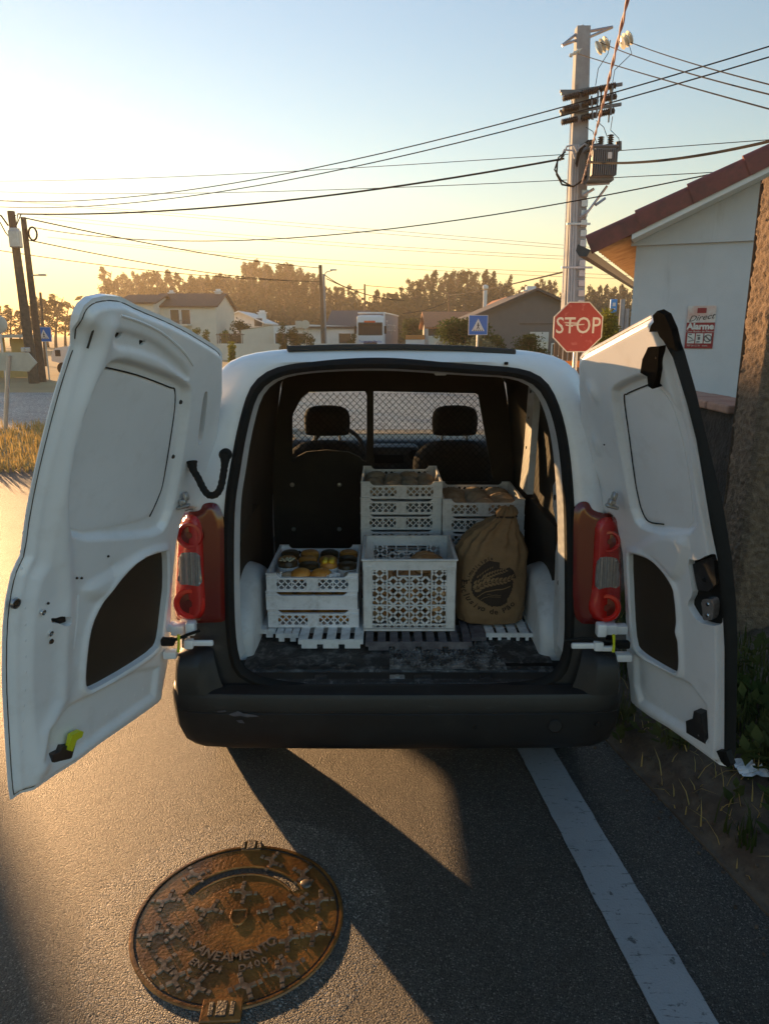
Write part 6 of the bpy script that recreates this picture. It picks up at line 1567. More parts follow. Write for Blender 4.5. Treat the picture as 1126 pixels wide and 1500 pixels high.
p, q = at(906, 220, Y - .5), at(906, 207, Y - .5); mm = MB(); mm.tube([p, q], .07, 10); mm.tube([p, at(900, 222, Y - .5)], .03, 6); mm.build('surge_arrester', 'porcelain', tk)
mm = MB()
for (p, q) in (((889, 272), (856, 316)), ((870, 276), (855, 285)), ((858, 270), (892, 268)), ((858, 312), (850, 318)), ((872, 300), (886, 290))): mm.tube([at(*p, Y - .45), at(*q, Y - .35)], .035, 6)
mm.build('bracket', 'galv', tp)
mm = MB()
for off in (0, 2, 4): mm.tube([at(x + off * .4, y + off, Y - .35) for x, y in ((862, 205), (852, 212), (846, 225), (843, 240))], .018, 6)
for (pts, q) in (([(826, 227), (816, 236), (815, 255), (823, 270), (840, 273), (855, 262), (860, 240), (862, 222)], .024), ([(828, 222), (818, 230), (812, 248), (822, 264), (836, 272)], .02), ([(875, 232), (866, 245), (856, 262), (848, 268)], .02)): mm.tube([at(x, y, Y - .45) for x, y in pts], q, 6)
mm.build('jumper_cable', 'wire', tp, smooth=True)
mm = MB()
for pts in ([(842, 232), (838, 220), (826, 219), (820, 235)], [(845, 222), (840, 212), (830, 214), (826, 224)], [(846, 218), (856, 210), (864, 216)]): mm.tube([at(x, y, Y - .4) for x, y in pts], .024, 6)
mm.build('pale_loop', 'pvc', tp, smooth=True)
mm = MB()
for pts in ([(894, 58), (890, 78), (876, 100), (872, 125)], [(920, 62), (925, 78), (900, 102), (897, 120)], [(897, 170), (894, 190), (906, 202), (907, 210)], [(873, 176), (884, 186), (889, 200)], [(858, 186), (868, 192), (874, 210)]): mm.tube([at(x, y, Y - .4) for x, y in pts], .009, 5)
mm.build('jumper_wire', 'wire', tp, smooth=True)
for (px, py, lab) in ((884, 65, 0), (918, 57, 1), (843, 76, 2)):
    c = at(px, py, Y - .2 - (.3 if lab == 2 else 0)); mm = MB(); rt = Matrix.Rotation(R(60), 3, 'Y')
    q = .17 if lab < 2 else .05
    mm.lathe([(0, -.18)] + [(rr9, -.16 + k * .1 + o_) for k in range(3) for rr9, o_ in ((.03, 0), (q, .02), (q * .9, .045), (.03, .05))] + [(0, .18)], c, 'z', 18, rt); mm.build('insulator_string', 'glass_ins', tp, smooth=True)

# ================================================================== WIRES
def wire(a, b, Ya, Yb, r, label, mid=None, mat='wire', sag=.0, nm='overhead_cable'):
    A, B = at(*a, Ya), at(*b, Yb); s = sag; n = 28
    if mid:
        lo_, hi_ = 0.0, 1.0
        up_ = proj(B)[0] > proj(A)[0]
        for _ in range(40):
            t = (lo_ + hi_) / 2
            if (proj(A.lerp(B, t))[0] < mid[0]) == up_: lo_ = t
            else: hi_ = t
        P0 = A.lerp(B, t); s = (P0.z - at(*mid, P0.y).z) / (4 * t * (1 - t))
    W_ = [A.lerp(B, k / n) - Vector((0, 0, s * 4 * (k / n) * (1 - k / n))) for k in range(n + 1)]
    if b[0] > 1150: W_.append(W_[-1] + (W_[-1] - W_[-2]).normalized() * 16)      # on to the next pole, beyond the frame
    if a[0] < -25: W_.insert(0, W_[0] + (W_[0] - W_[1]).normalized() * 25)
    mm = MB(); mm.tube(W_, r * 1.25, 5)
    o = mm.build(nm, mat, None, smooth=True, loc=A); tag(o, label, 'cable', 'overhead cables'); return o
wire((-40, 291), (1170, 54), 34, 14, .011, 'upper of the twin wires rising from the left edge across the pole to the right', (590, 217))
wire((-40, 300), (1170, 70), 34, 14, .011, 'lower of the twin wires rising from the left edge across the pole to the right', (590, 228))
wire((26, 313), (826, 232), 28.8, 19.6, .021, 'thick dark cable from the leftmost pole top to the transformer pole', (430, 292))
wire((858, 237), (1170, 196), 19.4, 12, .021, 'thick dark cable from the transformer toward the house roof', (1000, 231))
wire((50, 333), (1100, 242), 30, 15, .011, 'sagging wire from the coil pole, passing below the transformer', (470, 345))
wire((-40, 265), (1170, 201), 60, 24, .011, 'thin wire high across the sky, ending over the house roof', (560, 243))
wire((-40, 279), (1170, 245), 60, 24, .011, 'thin nearly level wire just beneath the transformer', (560, 275))
wire((37, 319), (468, 392), 30, 58, .020, 'long dark wire from second pole down to the lamp pole top', (300, 371))
wire((45, 352), (469, 412), 30, 58, .017, 'dark wire from the coil down to the warehouse pole', (250, 391))
wire((-30, 362), (469, 412), 40, 58, .017, 'lowest dark wire from left edge to the warehouse pole', (220, 396))
for i, (a, b, mid) in enumerate((((-20, 291), (960, 374), (430, 331)), ((10, 293), (970, 371), (430, 326)), ((50, 318), (960, 385), (430, 355)), ((60, 314), (970, 381), (430, 350)), ((90, 350), (960, 410), (430, 382)), ((70, 347), (970, 405), (430, 377)))):
    wire(a, b, 180, 150, .030, ('lower', 'upper')[i % 2] + ' of the ' + ('highest', 'middle', 'lowest')[i // 2] + ' pair of faint far wires sloping down to the right', mid)
wire((878, 61), (1170, 148), 19.9, 9, .008, 'wire from the nearer glass insulator down to the right edge', (1000, 104))
wire((922, 61), (1170, 134), 19.9, 10, .008, 'wire from the farther glass insulator down to the right edge', (1020, 94))
wire((846, 78), (1170, 171), 19.9, 9, .008, 'lowest of the three high wires from the pole head to the right edge', (1000, 124))
# the pale twisted cable in front
mm = MB()
A = at(928, -40, 8.5); B = at(852, 268, 19.4)
for ph in (0, math.pi):
    P = []
    for k in range(121):
        t = k / 120; w_ = t * 60 + ph; P.append(A.lerp(B, t) - Vector((0, 0, .5 * t * (1 - t))) + Vector((math.cos(w_) * .012, 0, math.sin(w_) * .010)))
    mm.tube(P, .0115, 6)
o = mm.build('overhead_cable', 'wire_pink', None, smooth=True, loc=A); tag(o, 'pale pink twisted cable running steeply down from the top edge to the transformer', 'cable', 'overhead cables')
wire((476, 403), (535, 423), 58.4, 95, .03, 'sagging wire from the lamp post to the slim pole by the lorry', (515, 423))
wire((478, 408), (592, 440), 58.4, 70, .03, 'wire from the lamp post down behind the lorry', (540, 432))
wire((536, 418), (620, 425), 95, 110, .03, 'short wire running right from the slim pole by the lorry')
wire((590, 459), (657, 441), 62, 80, .03, 'wire from the lorry side up to the pole among trees', (625, 453))
wire((657, 432), (826, 398), 80, 20.5, .02, 'wire rising from the pole among trees to the transformer pole', (740, 418))

# ================================================================== FAR BUILDINGS
def px_x(px, Y): return at(px, 490, Y).x
def px_z(py, Y): return at(CX, py, Y).z
def window(par, x, z, w_, h_, y, fac='glass', shut=None):
    mm = MB()
    for (a, b, c_, d_) in ((-w_ / 2, 0, .07, h_), (w_ / 2, 0, .07, h_), (0, -h_ / 2, w_ + .07, .07), (0, h_ / 2, w_ + .07, .07)): mm.box((x + a, y - .03, z + b), (c_, .1, d_))
    o = mm.build('window', 'white_wall', par); mm = MB(); mm.box((x, y + .0, z), (w_ - .05, .03, h_ - .05)); mm.build('shutter' if shut else 'pane', shut or 'house_glass', o); return o
def gable_house(label, x0, x1, ze, zr, Y, dep, wall, roofm, axis='x', over=.35, group=None, name='house'):
    """ridge along x ('x') or towards the viewer ('y')"""
    t = thing(name, label, 'house', ((x0 + x1) / 2, Y + dep / 2, 0), group); xm, ym = (x0 + x1) / 2, Y + dep / 2
    mm = MB()
    if axis == 'y':
        F_ = [(x0, 0), (x1, 0), (x1, ze), (xm, zr), (x0, ze)]
        mm.add([(x, Y, z) for x, z in F_] + [(x, Y + dep, z) for x, z in F_], [(0, 1, 2, 3, 4), (9, 8, 7, 6, 5)] + [(i, (i + 1) % 5, 5 + (i + 1) % 5, 5 + i) for i in range(5)])
        mm.build('wall', wall, t); k = (zr - ze) / (xm - x0)
        for s, xa in ((-1, x0), (1, x1)):
            mm = MB(); xo = xa + s * over; zo = ze - over * k
            P = [(xo, Y - over, zo), (xm, Y - over, zr), (xm, Y + dep + over, zr), (xo, Y + dep + over, zo)]; mm.add([Vector(p) + Vector((0, 0, .02)) for p in P] + [Vector(p) + Vector((0, 0, .16)) for p in P], [(3, 2, 1, 0), (4, 5, 6, 7), (0, 1, 5, 4), (1, 2, 6, 5), (2, 3, 7, 6), (3, 0, 4, 7)]); mm.build('roof', roofm, t)
    else:
        F_ = [(Y, 0), (Y + dep, 0), (Y + dep, ze), (ym, zr), (Y, ze)]
        mm.add([(x0, y, z) for y, z in F_] + [(x1, y, z) for y, z in F_], [(0, 1, 2, 3, 4), (9, 8, 7, 6, 5)] + [(i, (i + 1) % 5, 5 + (i + 1) % 5, 5 + i) for i in range(5)])
        mm.build('wall', wall, t); k = (zr - ze) / (ym - Y)
        for s, ya in ((-1, Y), (1, Y + dep)):
            mm = MB(); yo = ya + s * over; zo = ze - over * k
            P = [(x0 - over, yo, zo), (x1 + over, yo, zo), (x1 + over, ym, zr), (x0 - over, ym, zr)]; mm.add([Vector(p) + Vector((0, 0, .02)) for p in P] + [Vector(p) + Vector((0, 0, .16)) for p in P], [(3, 2, 1, 0), (4, 5, 6, 7), (0, 1, 5, 4), (1, 2, 6, 5), (2, 3, 7, 6), (3, 0, 4, 7)]); mm.build('roof', roofm, t)
    return t
def chimney(par, x, y, z0, z1, w_=.6, mat='white_wall'):
    mm = MB(); mm.box((x, y, (z0 + z1) / 2), (w_, w_, z1 - z0)); mm.box((x, y, z1 + .06), (w_ * 1.3, w_ * 1.3, .1)); mm.box((x, y, z1 + .22), (w_ * .7, w_ * .7, .22)); mm.build('chimney', mat, par)
# 1: two storey white house with brown roof
Y1 = 72
h1 = gable_house('two storey white house with long brown roof behind the left door', px_x(222, Y1), px_x(317, Y1), px_z(449, Y1), px_z(428, Y1), Y1, 9, 'cream_wall', 'tile_brown', over=.3)
chimney(h1, px_x(308, Y1), Y1 + 4.5, px_z(432, Y1), px_z(424, Y1)); chimney(h1, px_x(236, Y1), Y1 + 4.5, px_z(432, Y1), px_z(426, Y1), .5)
mm = MB(); mm.box(((px_x(250, Y1) + px_x(282, Y1)) / 2, Y1 - .6, px_z(476, Y1)), (px_x(282, Y1) - px_x(250, Y1), 1.2, .14)); mm.build('balcony', 'cream_wall', h1)
mm = MB()
for k in range(16): mm.box((px_x(251, Y1) + k * .135, Y1 - 1.15, px_z(472.5, Y1)), (.03, .03, .5))
mm.box((px_x(266.5, Y1), Y1 - 1.15, px_z(469, Y1)), (px_x(282, Y1) - px_x(250, Y1), .05, .05)); mm.build('railing', 'dark_wall', h1)
for px in (258, 274): window(h1, px_x(px, Y1), px_z(464, Y1), .9, 1.4, Y1)
h1b = gable_house('lower brown roofed wing left of the two storey white house', px_x(180, 70), px_x(228, 70), px_z(444, 70), px_z(431, 70), 70, 7, 'cream_wall', 'tile_brown')
# 2: white gabled house
Y2 = 88
h2 = gable_house('small white gabled house between the brown roofed house and the warehouse', px_x(319, Y2), px_x(384, Y2), px_z(472, Y2), px_z(457, Y2), Y2, 10, 'white_wall', 'white_wall', 'y', .5)
chimney(h2, px_x(377, Y2), Y2 + 4, px_z(470, Y2), px_z(457, Y2), .9); window(h2, px_x(379, Y2), px_z(472, Y2), 1.0, 1.0, Y2); window(h2, px_x(333, Y2), px_z(486, Y2), 1.2, 1.6, Y2)
# 3: white warehouse, cream shed, long dark roof
Y3 = 66
mm = MB(); t = thing('cream_shed', 'cream coloured low shed wall with sloping top left of the warehouse', 'shed', (px_x(378, Y3), Y3, 0))
F_ = [(px_x(353, Y3), 0), (px_x(401, Y3), 0), (px_x(401, Y3), px_z(476, Y3)), (px_x(353, Y3), px_z(483, Y3))]
mm.prism(F_, (0, Y3, 0), ex_, ez_, (0, 1, 0), 7); mm.build('wall', 'cream_wall', t); mm = MB(); mm.add([(px_x(352, Y3), Y3 - .1, px_z(483, Y3) + .02), (px_x(402, Y3), Y3 - .1, px_z(476, Y3) + .02), (px_x(402, Y3), Y3 + 7, px_z(476, Y3) + .06), (px_x(352, Y3), Y3 + 7, px_z(483, Y3) + .06)], [(0, 1, 2, 3)]); mm.build('roof', 'roof_dark', t)
wh = thing('warehouse', 'long white low warehouse with dark sheet roof behind the lamp post', 'warehouse', (px_x(460, 64), 64, 0))
F_ = [(px_x(401, 64), 0), (px_x(523, 64), 0), (px_x(523, 64), px_z(478, 64)), (px_x(452, 64), px_z(475, 64)), (px_x(401, 64), px_z(478, 64))]
mm = MB(); mm.prism(F_, (0, 64, 0), ex_, ez_, (0, 1, 0), 9); mm.build('wall', 'white_wall', wh)
mm = MB(); x0, x1 = px_x(476, 63.8), px_x(540, 63.8); za, zb = px_z(481, 63.8), px_z(457, 72)
mm.add([(x0, 63.8, za), (x1, 63.8, za), (x1, 72, zb), (x0, 72, zb), (x0, 63.8, za + .15), (x1, 63.8, za + .15), (x1, 72, zb + .15), (x0, 72, zb + .15)], [(3, 2, 1, 0), (4, 5, 6, 7), (0, 1, 5, 4), (1, 2, 6, 5), (2, 3, 7, 6), (3, 0, 4, 7)]); mm.build('roof', 'roof_dark', wh)
mm = MB(); mm.box((px_x(455, 63.5), 63.7, px_z(479, 63.5)), (px_x(482, 63.5) - px_x(430, 63.5), .5, .12)); mm.build('canopy', 'tile_brown', wh)
for px in (412, 440, 505): window(wh, px_x(px, 64), 1.5, 1.1, 1.0, 64)
c = at(447, 475, 50); rs = thing('round_sign', 'pale round sign backs on a post in front of the white warehouse', 'sign', (c.x, c.y, 0))
mm = MB(); mm.lathe([(0, -.02), (.29, -.02), (.29, .02), (0, .02)], c, 'y', 20); mm.build('disc', 'sign_back', rs); post(c.x, c.y + .05, 0, c.z, .03, 'galv', rs)
mm = MB(); q = at(437, 475, 50.2); mm.box(q, (.42, .03, .48)); mm.build('plate', 'sign_back', rs)
# orange and white low barrier wall behind the lorry
mm = MB(); a_, b_ = px_x(594, 58), px_x(622, 58); t = thing('boundary_wall', 'low wall with orange top right of the lorry', 'wall', ((a_ + b_) / 2, 58, 0)); mm.box(((a_ + b_) / 2, 58, .75), (b_ - a_, .2, 1.5)); mm.build('wall', 'white_wall', t); mm = MB(); mm.box(((a_ + b_) / 2, 57.98, 1.68), (b_ - a_, .26, .34)); mm.build('top_band', 'orange', t)
# red roofed houses and grey gable house
Y4 = 62
h4 = gable_house('low house with red tiled roof behind the round bush', px_x(628, Y4), px_x(700, Y4), px_z(480, Y4), px_z(459, Y4 + 5), Y4, 10, 'cream_wall', 'tile_orange')
for px in (634, 650): window(h4, px_x(px, Y4), px_z(486, Y4), .9, .7, Y4)
h4b = gable_house('red tiled roof peeking over the left slope of the grey gable house', px_x(704, 70), px_x(775, 70), px_z(462, 70), px_z(437, 70), 70, 9, 'cream_wall', 'tile_orange', 'y')
mm = MB(); mm.lathe([(.16, 3.4), (.16, 5.4), (.24, 5.5), (.24, 5.7), (0, 5.8)], (px_x(708.5, 61), 61, 0), n=10); t = mm.build('flue', 'white_wall', None, loc=(px_x(708.5, 61), 61, 3.4)); tag(t, 'white flue pipe standing above the red roof left of the grey gable house', 'flue')
Y5 = 44
h5 = gable_house('dark grey gabled house with pale garage shutter behind the stop sign', px_x(692, Y5), px_x(872, Y5), px_z(466, Y5), px_z(426, Y5), Y5, 11, 'dark_wall', 'roof_dark', 'y', .45)
a_, b_ = px_x(776, Y5), px_x(803, Y5); mm = MB(); mm.box(((a_ + b_) / 2, Y5 - .04, px_z(493, Y5)), (b_ - a_, .1, px_z(486, Y5) - px_z(500, Y5))); mm.build('garage_shutter', 'shutter', h5)
mm = MB(); mm.box(((a_ + b_) / 2, Y5 - .03, px_z(512, Y5)), (b_ - a_, .08, px_z(500, Y5) - px_z(524, Y5))); mm.build('garage_wall', 'cream_wall', h5)
window(h5, px_x(814, Y5), px_z(512, Y5), .45, .7, Y5); chimney(h5, px_x(788, Y5), Y5 + 3, px_z(432, Y5), px_z(423, Y5), .8)
mm = MB(); mm.box((px_x(810, Y5), Y5 - .03, px_z(474, Y5)), (px_x(860, Y5) - px_x(760, Y5), .05, .05)); mm.build('wall_joint', 'roof_dark', h5)
# wooden paling fence by the stop sign
fc = thing('fence', 'dark paling fence behind the foot of the stop sign', 'fence', (px_x(835, 17), 17, 0)); pf = None
for k in range(16):
    x = px_x(815, 17) + k * .11
    if pf is None: mm = MB(); mm.box((x, 17, .85), (.085, .025, 1.7)); pf = mm.build('paling', 'wood_pole', fc)
    else: share(pf, fc, (k * .11, 0, random.uniform(-.06, .05)))
mm = MB(); mm.box((px_x(815, 17) + .8, 17.04, 1.2), (1.9, .05, .08)); mm.build('rail', 'wood_pole', fc)
mm = MB(); x = px_x(846, 14); mm.box((x, 14, px_z(533, 14)), (.5, .06, .12)); mm.box((x, 14.02, px_z(546, 14) / 2), (.06, .05, px_z(540, 14))); t = mm.build('barrier', 'orange', None, loc=(x, 14, 0)); tag(t, 'small orange barrier board just left of the right van door', 'barrier')

# lorry
YT = 60; xa, xb = px_x(522.5, YT), px_x(562, YT); xm = (xa + xb) / 2; W = xb - xa; S_ = W / 2.5
tr = thing('lorry', 'white lorry with grey curtain trailer facing the camera on the road', 'lorry', (xm, YT + 6, 0)); zt = px_z(459, YT)
mm = MB(); mm.rbox((xm, YT + 1.1, zt * .5 + .35), (W, 2.2, zt - 1.0), .16, 3); cab = mm.build('cab', 'truck_white', tr, smooth=True)
mm = MB(); mm.add([(xm - W * .44, YT - .02, zt - .95), (xm + W * .44, YT - .02, zt - .95), (xm + W * .38, YT + .35, zt - .12), (xm - W * .38, YT + .35, zt - .12)], [(0, 1, 2, 3)]); mm.rbox((xm, YT + .02, zt - .88), (W * .9, .12, .10), .03); mm.build('roof_fairing', 'truck_white', cab)
mm = MB(); mm.rbox((xm, YT + .0, px_z(481.5, YT)), (W * .90, .06, px_z(475, YT) - px_z(494, YT)), .03, 2); mm.build('windscreen', 'truck_glass', cab)
mm = MB(); mm.rbox((xm, YT - .06, px_z(475.5, YT)), (W * .9, .25, .10), .02); mm.build('sun_visor', 'rubber', cab)
for s in (-1, 1):
    mm = MB(); mm.rbox((xm + s * (W / 2 + .12), YT + .15, px_z(483, YT)), (.18, .1, .62), .03); mm.build('mirror', 'rubber', cab); mm = MB(); mm.rbox((xm + s * W * .36, YT - .02, .95), (.36, .06, .20), .04); mm.build('headlight', 'clear_lens', cab)
mm = MB(); mm.rbox((xm, YT - .01, 1.1), (W * .5, .05, .5), .02); mm.rbox((xm, YT + .1, .52), (W, .4, .5), .06); mm.build('grille', 'plastic_black', cab)
letters('Transportes Martins', .30, (xm, YT - .04, px_z(500, YT)), ex_, ez_, ny, 'lettering', 'sign_blue', cab, sx=.75)
letters('RENAULT', .20, (xm, YT - .04, px_z(496, YT)), ex_, ez_, ny, 'lettering', 'steel', cab, sx=.9) if False else None
mm = MB(); mm.rbox((xm - .05, YT + .0, px_z(471, YT)), (.9, .05, .16), .02); mm.build('red_badge', 'red_ring', cab)
xe = px_x(592, YT + 10); zT = px_z(458.5, YT + 2.6)
A_ = [(xa + .05, YT + 2.6), (xb + .02, YT + 2.6), (xb + .02 + 1.35, YT + 13), (xa + 1.35, YT + 13)]
mm = MB(); mm.add([(x, y, 1.0) for x, y in A_] + [(x, y, zT) for x, y in A_], [(0, 1, 2, 3), (4, 5, 6, 7), (0, 1, 5, 4), (1, 2, 6, 5), (2, 3, 7, 6), (3, 0, 4, 7)]); trl = mm.build('trailer', 'truck_grey', tr)
mm = MB(); mm.tube([(xa, YT + 2.55, zT + .02), (xb + .02, YT + 2.55, zT + .02), (xb + 1.40, YT + 13, zT + .02)], .07, 6); mm.tube([(xb + .03, YT + 2.55, 1), (xb + .03, YT + 2.55, zT)], .07, 6); mm.build('trailer_edge', 'truck_white', trl)
sd_ = Vector((1.35, 10.4, 0)).normalized(); sn_ = Vector((sd_.y, -sd_.x, 0))
letters('Transportes', 1.3, Vector((xb + .02 + .62, YT + 7.4, zT - 1.05)) + sn_ * .03, sd_, UPZ, sn_, 'lettering', 'sign_white', trl, sx=1.1)
for (x, y) in ((xa + .25, YT + 1.2), (xb - .25, YT + 1.2), (xa + 1.3, YT + 11), (xb + .9, YT + 11)): mm = MB(); mm.lathe([(0, .14), (.3, .14), (.5, .12), (.52, 0), (.5, -.12), (0, -.14)], (x, y, .52), 'x', 20); mm.build('wheel', 'tyre', tr, smooth=True)

# ================================================================== TREES AND BUSHES
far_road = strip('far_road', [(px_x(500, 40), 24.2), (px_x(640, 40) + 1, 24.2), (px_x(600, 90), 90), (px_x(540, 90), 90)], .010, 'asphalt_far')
tr_r = random.Random(21); protos = []
for v in range(7):                                      # tall eucalyptus: bare lower trunk, ragged narrow crown; 1 m tall unit
    t = thing('eucalyptus_tree', '', 'tree', (0, -40 - v, 0)); off = origin(t); tm = MB()
    hgt = 1.0; base = Vector((0, 0, 0)); bend = tr_r.uniform(-.03, .03); pts = [Vector((bend * k * k / 9, 0, k / 8 * .95)) for k in range(9)]
    tm.tube([off + p for p in pts], [.018 * (1 - .85 * k / 8) for k in range(9)], 6)
    blobs = []
    for k in range(34):
        h = .32 + .66 * tr_r.random() ** .85; rad = .15 * (1.06 - h) ** .75 * tr_r.uniform(.4, 1.1); a = tr_r.random() * 6.28; c = Vector((math.cos(a) * rad * .9, math.sin(a) * rad * .9, h))
        tm.tube([off + Vector((bend * h * h * 7, 0, h - .07)), off + c], [.006, .002], 4); s = tr_r.uniform(.030, .062) * (1.40 - .80 * h); blobs.append((off + c, (s, s, s * 1.25)))
    tm.build('trunk', 'bark', t, smooth=True); cm = cards(MB(), blobs, 52, .0150, tr_r); cm.build('crown', 'leaf_dark', t, fix=False); protos.append(t)
used = [False] * 7
def tree(px, top, Y, label, group, wf=1.0, tone=None):
    k = tr_r.randrange(7); H_ = px_z(top, Y); o = protos[k] if not used[k] else dup(protos[k]); used[k] = True
    o.location = (px_x(px, Y), Y, -.1); o.rotation_euler = (0, 0, tr_r.random() * 6.28); o.scale = (H_ * wf, H_ * wf, H_); o['label'] = label; o['group'] = group
def interp(px, tab):
    for (a, b) in zip(tab[:-1], tab[1:]):
        if a[0] <= px <= b[0]: return a[1] + (b[1] - a[1]) * (px - a[0]) / (b[0] - a[0])
    return tab[-1][1]
TOPS = [(155, 400), (200, 404), (250, 408), (300, 404), (335, 408), (352, 400), (375, 392), (410, 386), (440, 396), (465, 412), (500, 424), (530, 436)]
px = 158
while px < 530:
    tree(px, interp(px, TOPS) + tr_r.uniform(-13, 14), tr_r.uniform(165, 215), 'tall hazy eucalyptus in the wood behind the white houses, left of the lorry', 'wood left of the lorry', tr_r.uniform(.85, 1.2)); px += tr_r.uniform(3.5, 6.5)
TOPS2 = [(540, 436), (575, 424), (600, 420), (640, 406), (690, 398), (720, 408), (760, 418), (800, 420), (840, 424), (930, 425)]
px = 545
while px < 935:
    tree(px, interp(px, TOPS2) + tr_r.uniform(-13, 14), tr_r.uniform(150, 200), 'tall eucalyptus in the wood behind the red roofs, right of the lorry', 'wood right of the lorry', tr_r.uniform(.85, 1.2)); px += tr_r.uniform(4, 7)
TOPS3 = [(-60, 430), (0, 436), (30, 448), (60, 430), (90, 432), (112, 455), (150, 470)]
px = -55
while px < 125:
    tree(px, interp(px, TOPS3) + tr_r.uniform(-3, 10), tr_r.uniform(105, 130), 'golden backlit tree behind the leaning poles at the left edge', 'trees behind the leaning poles', 1.9); px += tr_r.uniform(9, 15)
# undergrowth and lower wood
um = MB(); bl = []
for k in range(230):
    px = tr_r.uniform(120, 940); Y = tr_r.uniform(150, 205); z1 = px_z(tr_r.uniform(436, 470) if px < 540 else tr_r.uniform(432, 466), Y); bl.append(((px_x(px, Y), Y, z1 * .5), (3.6, 3, z1 * .55)))
cards(um, bl, 75, 1.0, tr_r); o = um.build('undergrowth', 'leaf_dark', kind='stuff', fix=False); o['label'] = 'dark undergrowth filling the foot of the far woods'
def bush(label, px, top, Y, w_px, mat, n=26, dens=170, leafs=.06, bottom=0.0, group=None, stem=True, name='bush'):
    x = px_x(px, Y); W_ = w_px / FP * Y * .5; H_ = px_z(top, Y); t = thing(name, label, 'bush' if name == 'bush' else 'tree', (x, Y, 0), group); bl = []; tm = MB()
    for k in range(n):
        a = tr_r.random() * 6.28; q = math.sqrt(tr_r.random()) * .82; h = tr_r.uniform(.25, 1.0); lim = max(.3, 1 - max(0, h - .55) ** 2 * 2.6); s = H_ * tr_r.uniform(.10, .19)
        c = Vector((x + math.cos(a) * q * W_ * lim, Y + math.sin(a) * q * W_ * lim * .8, max(bottom, h * (H_ - s * .8)))); bl.append((c, (min(s * 1.3, W_ * .5), s * 1.1, s))); tm.tube([(x, Y, bottom), c], [.03, .01], 4)
    tm.build('stem', 'bark', t); cards(MB(), bl, dens, leafs, tr_r).build('foliage', mat, t, fix=False); return t
bush('large round green bush behind the blue crossing sign', 678, 466, 30, 130, 'leaf_mid', 46, 210, .07)
bush('grey green low shrub in front of the large bush, just over the van roof', 700, 492, 27, 104, 'leaf_grey', 34, 150, .055)
bush('dense dark bush left of the stop sign, in front of the garage', 772, 488, 29, 66, 'leaf_mid', 30, 230, .05)
bush('green bush right behind the lorry trailer', 606, 465, 75, 34, 'leaf_mid', 20, 150, .13)
bush('yellow green tree in the gap between stop sign and house', 885, 452, 21, 42, 'leaf_lime', 26, 200, .05)
bush('dark shrub in front of the small white gabled house', 352, 468, 75, 44, 'leaf_mid', 20, 130, .13)
bush('two lobed dark sapling bush in front of the cream shed', 430, 480, 52, 30, 'leaf_mid', 14, 120, .09)
bush('slim sapling left of the lobed bush', 414, 474, 52, 14, 'leaf_mid', 9, 90, .08)
bush('thin young tree left of the lamp post in front of the warehouse', 452, 484, 50, 20, 'leaf_mid', 9, 70, .08)
bush('dark shrub against the lorry cab', 516, 486, 59, 14, 'leaf_mid', 10, 110, .09)
bush('small bright shrub in the dry field left of the van roof', 339, 500, 36, 15, 'leaf_lime', 10, 110, .06)
bush('yellowish shrub in front of the two storey house, near its balcony', 287, 478, 60, 16, 'leaf_lime', 9, 100, .09)
bush('yellowish shrub at the right foot of the two storey house', 303, 482, 60, 13, 'leaf_lime', 9, 100, .09)
bush('round shrub at the foot of the two storey house, beside its wall edge', 330, 484, 62, 16, 'leaf_lime', 9, 100, .09)
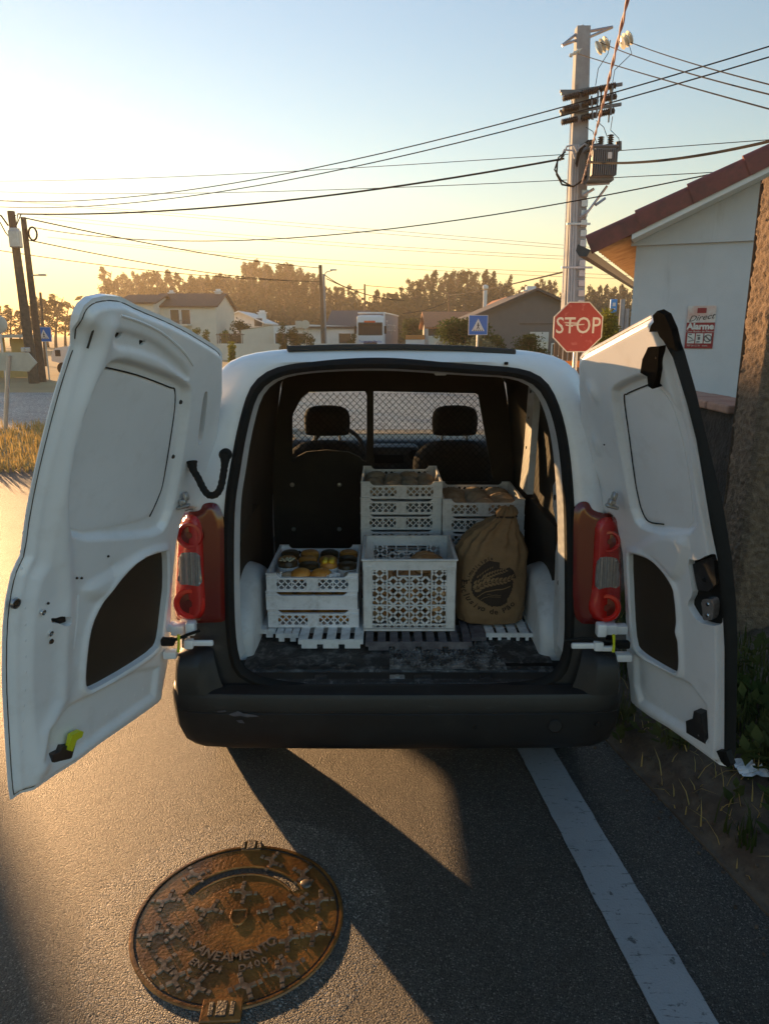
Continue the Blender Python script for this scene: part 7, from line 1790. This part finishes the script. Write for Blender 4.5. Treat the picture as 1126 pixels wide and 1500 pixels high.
# pale boundary wall and fence between field and houses
fw = thing('field_wall', 'long low wall along the far side of the dry field', 'wall', (px_x(380, 56), 56, 0)); mm = MB(); x0, x1 = px_x(318, 56), px_x(525, 56); mm.box(((x0 + x1) / 2, 56, px_z(503, 56) / 2), (x1 - x0, .2, px_z(503, 56))); mm.build('wall', 'cream_wall', fw)
fn = thing('railing', 'thin railing in front of the white houses left of the cream shed', 'fence', (px_x(336, 57), 57, 0)); pf = None; x0 = px_x(318, 57)
for k in range(13):
    if pf is None: mm = MB(); mm.box((x0, 57, px_z(497, 57)), (.05, .05, .9)); pf = mm.build('rail_post', 'wood_pole', fn)
    else: share(pf, fn, (k * .16, 0, 0))
mm = MB(); mm.box((x0 + 1.0, 57, px_z(490, 57)), (2.2, .05, .05)); mm.build('top_rail', 'wood_pole', fn)

# ================================================================== LEFT OF THE FRAME: unseen hedge and shed, added to shade road and pillar
SH = Vector((sd.x, sd.y, 0)).normalized(); SP = Vector((SH.y, -SH.x, 0))
def sunward(p, s): return SP * p + SH * s
unseen_hedge = thing('hedge', 'unseen clipped green hedge added left of the frame to shade the lower left road', 'hedge', sunward(-3, 30)); hr = random.Random(4); bl = []  # added sun blocker for the soft shade on the lower left road
mm = MB(); cq = sunward(-3.3, 30); mm.box((cq.x, cq.y, 1.55), (7.2, .9, 3.1), Matrix.Rotation(math.atan2(SP.y, SP.x), 3, 'Z')); mm.build('stems', 'bark', unseen_hedge)
for k in range(60): q = sunward(hr.uniform(-7, .2), 30 + hr.uniform(-.5, .5)); bl.append(((q.x, q.y, hr.uniform(.4, 3.1)), (.4, .4, .4)))
cards(MB(), bl, 60, .10, hr).build('foliage', 'leaf_mid', unseen_hedge, fix=False)
sh_o = sunward(2.75, 45); unseen_shed = thing('shed', 'unseen tall flat roofed shed added left of the frame to shade the pillar and wall', 'shed', sh_o); rz_ = Matrix.Rotation(math.atan2(SP.y, SP.x), 3, 'Z'); HS = 5.5  # added sun blocker, keeps the low sun off pillar and garden wall
cq = sunward(4.4, 47); mm = MB(); mm.box((cq.x, cq.y, HS / 2), (3.3, 4.0, HS), rz_); mm.build('wall', 'white_wall', unseen_shed)
mm = MB(); mm.box((cq.x, cq.y, HS + .06), (3.5, 4.2, .12), rz_); mm.build('roof', 'roof_dark', unseen_shed)
q = sunward(4.4, 44.97); mm = MB(); mm.box((q.x, q.y, 1.05), (1.0, .06, 2.1), rz_); mm.build('door', 'wood_pole', unseen_shed); mm = MB(); mm.box((q.x, q.y, 3.9), (1.2, .06, 1.0), rz_); mm.build('shutter', 'shutter', unseen_shed)
